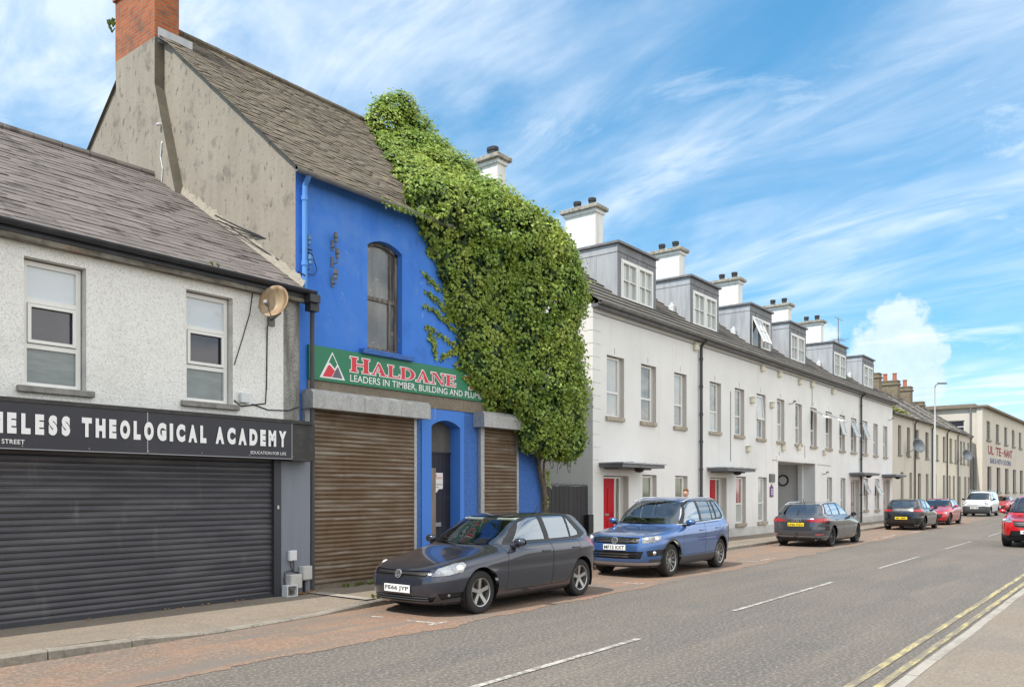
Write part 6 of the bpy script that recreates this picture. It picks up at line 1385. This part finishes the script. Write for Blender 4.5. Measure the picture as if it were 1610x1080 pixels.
TIG_F = [(.22, .16), (.28, .07), (.38, .02), (.52, .0), (.66, .005), (.74, .02), (.81, .05), (.855, .10), (.885, .20), (.91, .36), (.94, .58), (.97, .84), (1.0, 1.07), (1.025, 1.20), (1.05, 1.27), (1.2, 1.43), (1.3, 1.57), (1.45, 1.80), (1.55, 1.98), (1.61, 2.16), (1.645, 2.40), (1.665, 2.75)]
TIG_R = [(.22, 4.26), (.30, 4.35), (.45, 4.41), (.65, 4.425), (.85, 4.41), (1.0, 4.38), (1.1, 4.33), (1.25, 4.23), (1.4, 4.11), (1.52, 4.01), (1.575, 3.93), (1.61, 3.70), (1.64, 3.30), (1.665, 2.85)]
TIG_W = [(.22, .80), (.28, .85), (.38, .885), (.52, .90), (.70, .905), (.80, .900), (.83, .906), (.95, .893), (1.03, .87), (1.08, .83), (1.115, .795), (1.3, .745), (1.45, .695), (1.55, .645), (1.595, .60), (1.62, .54), (1.64, .44), (1.655, .30), (1.665, .05)]
SUV_N = [(.22, 4.6), (.6, 4.6), (.85, 4.6), (1.0, 5), (1.1, 6), (1.3, 7), (1.5, 6), (1.665, 3.2)]
SUV_NR = [(.22, 5.5), (.85, 5.8), (1.1, 6), (1.3, 7), (1.5, 6), (1.665, 3.5)]
def suv_cuts(trim='plastic', rear='glassdk'):
    return [cut('side', [(1.45, 1.065), (3.78, 1.125), (3.96, 1.20), (3.90, 1.28), (3.66, 1.592), (2.20, 1.592), (1.90, 1.48)], 'body', 'chrome'),
            cut('side', [(1.49, 1.08), (3.77, 1.14), (3.93, 1.205), (3.87, 1.275), (3.65, 1.578), (2.21, 1.578), (1.92, 1.47)], 'body', 'black', 0, ('body',), ('chrome',)),
            cut('side', [(1.68, 1.105), (2.52, 1.13), (2.50, 1.565), (2.24, 1.56), (1.97, 1.46)], 'side_window#0', 'glass', .006, ('body',), ('black',)),
            cut('side', [(2.62, 1.133), (3.20, 1.145), (3.20, 1.565), (2.60, 1.568)], 'side_window#1', rear, .006, ('body',), ('black',)),
            cut('side', [(3.235, 1.158), (3.44, 1.165), (3.36, 1.56), (3.235, 1.563)], 'side_window#2', rear, .006, ('body',), ('black',)),
            cut('side', [(3.50, 1.17), (3.80, 1.20), (3.80, 1.25), (3.60, 1.545), (3.44, 1.555)], 'side_window#3', rear, .006, ('body',), ('black',)),
            cut('front', [(-.02, 1.065), (.73, 1.085), (.72, 1.12), (.575, 1.565), (-.02, 1.585)], 'windscreen', 'wscreen', .004),
            cut('rear', [(-.02, 1.15), (.62, 1.16), (.55, 1.52), (-.02, 1.535)], 'rear_window', rear, .004),
            panel('side', [(1.40, .42), (2.56, .42), (2.57, 1.07), (1.44, 1.055)], 'door#0', 'paint'), panel('side', [(2.575, .42), (3.06, .42), (3.40, .84), (3.48, 1.10), (2.585, 1.072)], 'door#1', 'paint'),
            cut('side', [(.2, .1), (4.3, .1), (4.3, .40), (.2, .40)], 'body', trim)]
tig = dict(L=4.43, front=TIG_F, rear=TIG_R, width=TIG_W, nf=SUV_N, nr=SUV_NR, fo=.92, wb=2.604, r=.345, arch=.40, archtrim=.045, rim=.232, style='thin', spokes=10, belt=1.06, cowl=1.22, cowlz=1.055, top=1.66, mirror=(1.62, .86, 1.12), handles=((2.36, .93), (3.28, .95)), seatm='seatbeige', rails=(1.98, 3.85, .60, 1.615), res=(84, 110), tw=.225)
tig['paint'] = paint('blue_car_paint', (.075, .165, .40), .6, .24)
tig['cuts'] = suv_cuts() + [cut('front', [(-.02, .71), (.52, .715), (.53, .84), (-.02, .84)], 'grille', 'black', .015),
    panel('fwrap', [(.56, .725), (.82, .735), (1.02, .80), (1.05, .87), (.95, .885), (.70, .865), (.56, .842)], 'headlight', 'lamp', .006),
    cut('front', [(-.02, .40), (.56, .41), (.62, .56), (-.02, .555)], 'air_intake', 'black', .02), cut('front', [(.68, .46), (.85, .48), (.85, .60), (.66, .57)], 'fog_lamp#0', 'black', .012),
    cut('front', [(-.02, .26), (.80, .28), (.80, .335), (-.02, .33)], 'skid_plate', 'silver', -.004), cut('front', [(-.02, .2), (.9, .2), (.9, .30), (-.02, .30)], 'body', 'plastic'),
    cut('top', [(.55, .60), (.566, .595), (1.20, .745), (1.20, .762)], 'body', 'seam'), cut('rwrap', [(.52, .95), (1.0, .94), (1.05, 1.10), (.55, 1.10)], 'tail_light', 'red', 0)]
tig['extras'] = [front_bits('MF15 KXT', .635, .775, .07), grille_slats((0, .5), (.745, .805), CM['chrome'], 'grille_bar', .008), grille_slats((0, .56), (.45, .50), CM['chrome'], 'intake_bar', .006), ball_lamp((.92, .815), .055, CM['lens'], 'headlight_bulb'), ball_lamp((.68, .80), .05, CM['lens'], 'headlight_bulb'), ball_lamp((.83, .535), .05, CM['chrome'], 'fog_lamp_lens'), rear_bits('', .8)]
car('parked_suv', 'metallic blue SUV with silver roof rails parked behind the grey hatchback', 'SUV', tig, (14.66+4.43/2, 8.85), R(1.6))

def stretch(prof, k0, a, b):      # shift a profile's x values
    return [(z, x+a+(b-a)*max(0, min(1, (z-prof[0][0])/(prof[-1][0]-prof[0][0])))) for z, x in prof]
AUD_F = [(z, x*1.04) for z, x in GOLF_F]
AUD_R = [(.17, 4.5), (.25, 4.62), (.38, 4.70), (.52, 4.725), (.66, 4.72), (.80, 4.70), (.90, 4.67), (.97, 4.62), (1.07, 4.52), (1.17, 4.39), (1.27, 4.25), (1.34, 4.15), (1.372, 4.05), (1.395, 3.7), (1.42, 3.2), (1.437, 2.9), (1.445, 2.75)]
AUD_W = [(z, w*1.025) for z, w in GOLF_W]
AUD_W = [(z, (w if z < 1.0 else w*.985)) for z, w in AUD_W]
audi = dict(L=4.73, front=AUD_F, rear=AUD_R, width=AUD_W, nf=HB_N, nr=HB_NR, fo=.90, wb=2.82, r=.33, arch=.365, rim=.235, style='thin', spokes=7, belt=.95, cowl=1.3, cowlz=.945, top=1.445, mirror=(1.74, .86, 1.02), handles=((2.48, .86), (3.40, .87)), rails=(2.25, 4.1, .565, 1.40), aerial=(3.9, 1.42), res=(70, 90))
audi['paint'] = paint('dark_silver_car_paint', (.078, .083, .098), .5, .2)
audi['cuts'] = [cut('side', [(1.50, .985), (4.05, .995), (4.26, 1.06), (4.2, 1.12), (3.92, 1.405), (2.36, 1.405), (2.04, 1.32)], 'body', 'chrome'),
    cut('side', [(1.52, .998), (4.03, 1.008), (4.22, 1.065), (4.17, 1.115), (3.91, 1.392), (2.37, 1.392), (2.06, 1.31)], 'body', 'black', 0, ('body',), ('chrome',)),
    cut('side', [(1.80, 1.02), (2.64, 1.02), (2.62, 1.378), (2.38, 1.37), (2.10, 1.30)], 'side_window#0', 'glass', .006, ('body',), ('black',)), cut('side', [(2.74, 1.02), (3.46, 1.025), (3.44, 1.378), (2.72, 1.38)], 'side_window#1', 'glass', .006, ('body',), ('black',)), cut('side', [(3.51, 1.03), (4.05, 1.055), (4.06, 1.10), (3.84, 1.37), (3.50, 1.376)], 'side_window#2', 'glass', .006, ('body',), ('black',)),
    cut('front', [(-.02, .955), (.69, .975), (.675, 1.03), (.545, 1.375), (-.02, 1.395)], 'windscreen', 'wscreen', .004), cut('rear', [(-.02, 1.03), (.64, 1.035), (.655, 1.06), (.53, 1.34), (-.02, 1.355)], 'rear_window', 'glassdk', .004),
    panel('side', [(1.48, .29), (2.68, .29), (2.69, .982), (1.52, .982)], 'door#0', 'paint'), panel('side', [(2.70, .29), (3.16, .29), (3.52, .72), (3.58, .985), (2.71, .985)], 'door#1', 'paint'),
    panel('rwrap', [(.31, .83), (.62, .79), (1.00, .79), (1.12, .93), (.66, .925), (.34, .875)], 'tail_light', 'red', .006), cut('rear', [(.60, .40), (.80, .405), (.80, .43), (.60, .425)], 'reflector#0', 'redlt'),
    panel('rear', [(-.02, .56), (.64, .56), (.72, .80), (-.02, .80)], 'tailgate', 'paint', .007), cut('rear', [(-.02, .66), (.29, .66), (.31, .79), (-.02, .79)], 'body', 'black', 0, ('tailgate', 'body')),
    cut('rear', [(-.02, .19), (.78, .2), (.70, .30), (-.02, .30)], 'bumper_trim', 'black', .01), cut('rear', [(-.02, .335), (.85, .345), (.85, .362), (-.02, .352)], 'body', 'silver'), cut('side', [(.9, .15), (4.6, .15), (4.6, .215), (.9, .215)], 'body', 'black')]
audi['extras'] = [rear_bits('LP66 KZU', .725, None), rings(0, .865, 1), tow_bar, rear_wiper(1.03, 1.2), exhausts((.62,), .27, .035)]
car('parked_estate', 'dark silver estate car seen from behind with yellow plate and tow bar', 'car', audi, (26.3+4.73/2, 9.05), math.pi)

gr = dict(golf); gr['paint'] = paint('black_car_paint', (.006, .0065, .009), .1, .25); gr['res'] = (64, 84); gr['style'] = 'thin'; gr['spokes'] = 7; gr['aerial'] = None
gr['cuts'] = hatch_glass('glass', 'glassdk') + hatch_doors() + [panel('rwrap', [(.40, .86), (1.0, .835), (1.06, .95), (.98, .985), (.40, .95)], 'tail_light', 'red', .006), panel('rear', [(-.02, .64), (.58, .64), (.66, 1.0), (-.02, 1.0)], 'tailgate', 'paint', .007),
    cut('rear', [(-.02, .19), (.55, .2), (.50, .34), (-.02, .34)], 'bumper_trim', 'black', .012), cut('rear', [(-.02, 1.345), (.56, 1.33), (.55, 1.375), (-.02, 1.39)], 'spoiler', 'black'), cut('side', [(.9, .15), (4.2, .15), (4.2, .215), (.9, .215)], 'body', 'black')]
gr['extras'] = [rear_bits('', .56, .885, .055), exhausts((.60, .70), .27, .042), rear_wiper(1.06, 1.10)]
car('parked_car', 'black hatchback seen from behind with four round exhaust tips', 'car', gr, (40.5+4.255/2, 9.12), math.pi)

RF = [(.16, .16), (.22, .06), (.32, .01), (.45, .0), (.56, .03), (.64, .09), (.70, .20), (.75, .36), (.80, .56), (.86, .86), (.91, 1.12), (.945, 1.32), (.965, 1.42), (1.06, 1.62), (1.16, 1.84), (1.26, 2.06), (1.34, 2.28), (1.385, 2.50), (1.40, 2.7)]
sc_ = lambda P, k: [(z*k if z > .5 else z*(1+(k-1)*(z/.5)), x) for z, x in P]
red = dict(L=4.46, front=RF, rear=[(.16, 4.2), (.25, 4.36), (.42, 4.44), (.60, 4.46), (.78, 4.43), (.92, 4.34), (1.0, 4.2), (1.08, 4.02), (1.18, 3.82), (1.28, 3.6), (1.35, 3.4), (1.39, 3.0), (1.40, 2.8)], width=[(z*.969, w) for z, w in GOLF_W],
    nf=[(.16, 3.8), (.5, 3.7), (.7, 3.8), (.9, 5), (1.1, 7), (1.4, 3.2)], nr=[(.16, 5), (.9, 5), (1.1, 6), (1.4, 3.4)], fo=.94, wb=2.70, r=.325, arch=.365, rim=.225, style='thin', spokes=7, belt=.965, cowl=1.40, cowlz=.965, top=1.40, mirror=(1.82, .86, 1.0), handles=((2.55, .83), (3.4, .84)), res=(64, 84))
red['paint'] = paint('red_car_paint', (.52, .010, .022), .35, .28)
red['cuts'] = [cut('side', [(1.62, .955), (3.72, .965), (3.86, 1.03), (3.4, 1.36), (2.5, 1.365), (2.14, 1.28)], 'body', 'black'), cut('side', [(1.92, .985), (2.72, .985), (2.70, 1.345), (2.50, 1.34), (2.2, 1.26)], 'side_window#0', 'glass', .006, ('body',), ('black',)), cut('side', [(2.80, .985), (3.6, .995), (3.66, 1.04), (3.36, 1.34), (2.78, 1.348)], 'side_window#1', 'glassdk', .006, ('body',), ('black',)),
    cut('front', [(-.02, .97), (.68, .985), (.66, 1.03), (.54, 1.335), (-.02, 1.355)], 'windscreen', 'wscreen', .004), cut('rear', [(-.02, 1.0), (.60, 1.01), (.5, 1.31), (-.02, 1.33)], 'rear_window', 'glassdk', .004),
    panel('side', [(1.50, .27), (2.74, .27), (2.75, .95), (1.54, .95)], 'door#0', 'paint'), panel('side', [(2.76, .27), (3.22, .27), (3.5, .68), (3.56, .96), (2.77, .955)], 'door#1', 'paint'),
    cut('front', [(-.02, .34), (.50, .36), (.62, .60), (-.02, .60)], 'grille', 'black', .02), panel('fwrap', [(.62, .60), (.86, .615), (1.0, .68), (1.06, .72), (.80, .70)], 'headlight', 'lamp', .006), cut('front', [(-.02, .18), (.70, .20), (.74, .26), (-.02, .26)], 'air_intake', 'black', .01), cut('side', [(.9, .15), (4.3, .15), (4.3, .21), (.9, .21)], 'body', 'black')]
red['extras'] = [front_bits('', .44), ball_lamp((.90, .665), .045, CM['lens'], 'headlight_bulb'), rear_bits('', .6)]
car('parked_car', 'red sporty car facing us behind the black hatchback', 'car', red, (47.5+4.46/2, 9.32), 0)
red2 = dict(red); red2['res'] = (48, 64)
car('parked_car', 'small red car half hidden behind the white van', 'car', red2, (80.2+4.46/2, 10.5), 0)

VF = [(.20, .14), (.27, .06), (.40, .01), (.55, .0), (.70, .02), (.80, .06), (.88, .14), (.95, .30), (1.02, .55), (1.08, .78), (1.12, .92), (1.16, 1.02), (1.3, 1.22), (1.45, 1.43), (1.58, 1.62), (1.68, 1.80), (1.75, 2.0), (1.78, 2.25), (1.80, 2.6)]
VR = [(.20, 4.28), (.3, 4.35), (.5, 4.38), (.8, 4.38), (1.1, 4.36), (1.3, 4.33), (1.5, 4.29), (1.65, 4.24), (1.74, 4.15), (1.78, 3.8), (1.80, 2.8)]
VW_ = [(.20, .82), (.28, .87), (.45, .90), (.7, .905), (1.0, .895), (1.1, .87), (1.16, .845), (1.3, .82), (1.45, .79), (1.6, .75), (1.69, .70), (1.735, .64), (1.76, .56), (1.78, .42), (1.79, .28), (1.80, .05)]
van = dict(L=4.38, front=VF, rear=VR, width=VW_, nf=[(.2, 5), (.9, 5), (1.1, 6), (1.4, 7), (1.8, 3.4)], nr=[(.2, 7), (1.1, 8), (1.6, 7), (1.8, 4)], fo=.92, wb=2.73, r=.325, arch=.37, archtrim=.04, rim=.20, style='wide', spokes=6, belt=1.12, cowl=1.0, cowlz=1.16, top=1.80, mirror=(1.42, .90, 1.22), mirrorblack=True, handles=((2.2, .98), (3.0, .98)), res=(56, 72), aerial=(1.95, 1.78))
van['paint'] = paint('white_van_paint', (.70, .71, .71), .0, .3)
van['cuts'] = [cut('side', [(1.22, 1.13), (2.30, 1.13), (2.28, 1.60), (1.86, 1.60), (1.62, 1.50)], 'body', 'black'), cut('side', [(1.42, 1.16), (2.24, 1.16), (2.22, 1.57), (1.86, 1.57), (1.66, 1.49)], 'side_window#0', 'glass', .006, ('body',), ('black',)),
    cut('front', [(-.02, 1.165), (.74, 1.18), (.73, 1.24), (.64, 1.66), (-.02, 1.68)], 'windscreen', 'wscreen', .004), panel('side', [(1.35, .32), (2.36, .32), (2.38, 1.62), (1.80, 1.62), (1.36, 1.16)][:2]+[(2.37, 1.12), (1.36, 1.12)], 'door#0', 'paint'), panel('side', [(2.40, .36), (2.92, .36), (3.30, .80), (3.32, 1.60), (2.41, 1.60)], 'door#1', 'paint'),
    cut('front', [(-.02, .78), (.46, .79), (.50, .86), (-.02, .86)], 'grille', 'black', .012), cut('front', [(-.02, .2), (.92, .2), (.92, .66), (.60, .75), (-.02, .74)], 'bumper_trim', 'plastic', -.006), cut('side', [(.1, .15), (4.3, .15), (4.3, .40), (.1, .40)], 'body', 'plastic'),
    panel('fwrap', [(.62, .80), (.85, .80), (1.0, .86), (1.05, 1.0), (.92, 1.02), (.70, .94)], 'headlight', 'lamp', .006)]
van['extras'] = [front_bits('', .60), grille_slats((0, .48), (.82,), CM['chrome'], 'grille_bar', .008), ball_lamp((.86, .90), .05, CM['lens'], 'headlight_bulb')]
def roof_bars(root, S, o_):
    for x in (2.1, 2.9, 3.7): mb = MB(); mb.box(x-.03-o_, x+.03-o_, -.66, .66, 1.86, 1.89); mb.box(x-.03-o_, x+.03-o_, -.66, -.62, 1.72, 1.86); mb.box(x-.03-o_, x+.03-o_, .62, .66, 1.72, 1.86); mb.build('roof_bar', CM['silver'], root)
van['extras'].append(roof_bars)
car('parked_van', 'white van with grey bumper and roof bars, facing us', 'van', van, (66.0+4.38/2, 9.98), R(-2))

q = dict(tig); q['paint'] = paint('bright_red_car_paint', (.60, .008, .012), .2, .25); q['rails'] = None; q['extras'] = [front_bits('', .50), ball_lamp((.92, .85), .05, CM['lens'], 'headlight_bulb'), grille_slats((.06, .46), (.72,), CM['chrome'], 'grille_bar', .010), rear_bits('', .8)]; q['res'] = (70, 90); q['seatm'] = 'seat'
q['cuts'] = suv_cuts('black') + [cut('front', [(-.02, .62), (.40, .66), (.50, .84), (-.02, .84)], 'grille', 'black', .015), panel('fwrap', [(.50, .80), (.74, .80), (1.0, .86), (1.06, .915), (.90, .925), (.52, .86)], 'headlight', 'lamp', .006),
    cut('front', [(-.02, .34), (.58, .36), (.52, .54), (-.02, .54)], 'air_intake', 'black', .02), cut('front', [(-.02, .2), (.95, .2), (.95, .40), (-.02, .36)], 'bumper_trim', 'black', -.004)]
car('oncoming_car', 'bright red crossover driving towards us on the near lane, cut by the frame', 'car', q, (30.2+4.43/2, 3.06), 0)

# ------------------------------------------------------------------ pedestrian behind the blue SUV
def person(x, y, rz):
    P = thing('person', 'light haired person on the pavement, head just showing above the blue SUV', 'person', (x, y, .095))
    V = [(0, 0, .95), (0, 0, 1.12), (0, 0, 1.32), (0, 0, 1.44), (0, -.01, 1.52), (0, -.02, 1.60), (0, -.02, 1.71)]; Rr = [.155, .14, .155, .10, .055, .085, .085]; E = [(k, k+1) for k in range(6)]
    def chain(root, pts):
        for p, r_ in pts: V.append(p); Rr.append(r_); E.append((root, len(V)-1)); root = len(V)-1
    for s in (1, -1):
        chain(0, [((s*.10, 0, .86), .10), ((s*.11, -.02, .48), .062), ((s*.11, .02, .09), .042), ((s*.12, -.13, .03), .038)])
        chain(2, [((s*.19, 0, 1.38), .062), ((s*.24, .02, 1.10), .045), ((s*.25, -.06, .86), .033)])
        h = len(V)-1; chain(h, [((s*.25, -.08, .80), .03)]); h = len(V)-1
        for k, (dx, L_) in enumerate(((-.025, .075), (-.008, .085), (.010, .080), (.026, .062))): chain(h, [((s*(.25+dx*.6), -.085+dx, .765), .010), ((s*(.25+dx*.5), -.09+dx, .765-L_), .008)])
        chain(h, [((s*.235, -.12, .785), .011), ((s*.235, -.13, .745), .009)])
    me = bpy.data.meshes.new('body'); me.from_pydata(V, E, []); o = bpy.data.objects.new('body', me); COL.objects.link(o)
    o.modifiers.new('skin', 'SKIN'); o.modifiers.new('sub', 'SUBSURF').levels = 2; o.modifiers['sub'].render_levels = 2
    for k, sv_ in enumerate(me.skin_vertices[0].data): sv_.radius = (Rr[k]*(1.15 if k < 3 else 1), Rr[k]*(.8 if k < 3 else 1)); sv_.use_root = (k == 0)
    dg = bpy.context.evaluated_depsgraph_get(); m2 = bpy.data.meshes.new_from_object(o.evaluated_get(dg)); bpy.data.objects.remove(o)
    for q in (M['skin'], M['cloth']): m2.materials.append(q)
    for p in m2.polygons: c = p.center; p.use_smooth = True; p.material_index = 1 if (c.z < 1.47 and not (abs(c.x) > .2 and c.z < .88)) else 0
    b = bpy.data.objects.new('body', m2); COL.objects.link(b); b.parent = P
    mb = MB(); mb.ball((0, .012, 1.70), (.088, .10, .10), 16); mb.v = [(a, b_, max(c, 1.66 if b_ < -.03 else 1.56)) for a, b_, c in mb.v]; mb.v = [(a, max(b_, -.055) if c < 1.72 else b_, c) for a, b_, c in mb.v]
    h = MB(); h.v, h.f, h.m = mb.v, mb.f, mb.m
    def loc(mb_, nm, m): 
        me_ = bpy.data.meshes.new(nm); me_.from_pydata(mb_.v, [], mb_.f); me_.materials.append(m); me_.polygons.foreach_set('use_smooth', [True]*len(me_.polygons)); ob = bpy.data.objects.new(nm, me_); COL.objects.link(ob); ob.parent = P
    loc(h, 'hair', M['hair'])
    f = MB(); f.ball((0, -.112, 1.615), (.014, .022, .026), 8)
    for s in (1, -1): f.ball((s*.086, .0, 1.62), (.012, .02, .032), 8)
    loc(f, 'face', M['skin']); f = MB()
    for s in (1, -1): f.ball((s*.033, -.094, 1.645), (.014, .008, .008), 8)
    f.ball((0, -.096, 1.565), (.025, .008, .006), 8); loc(f, 'features', M['hair'])
    P.rotation_euler = (0, 0, rz)
person(22.55, 11.05, R(-75))
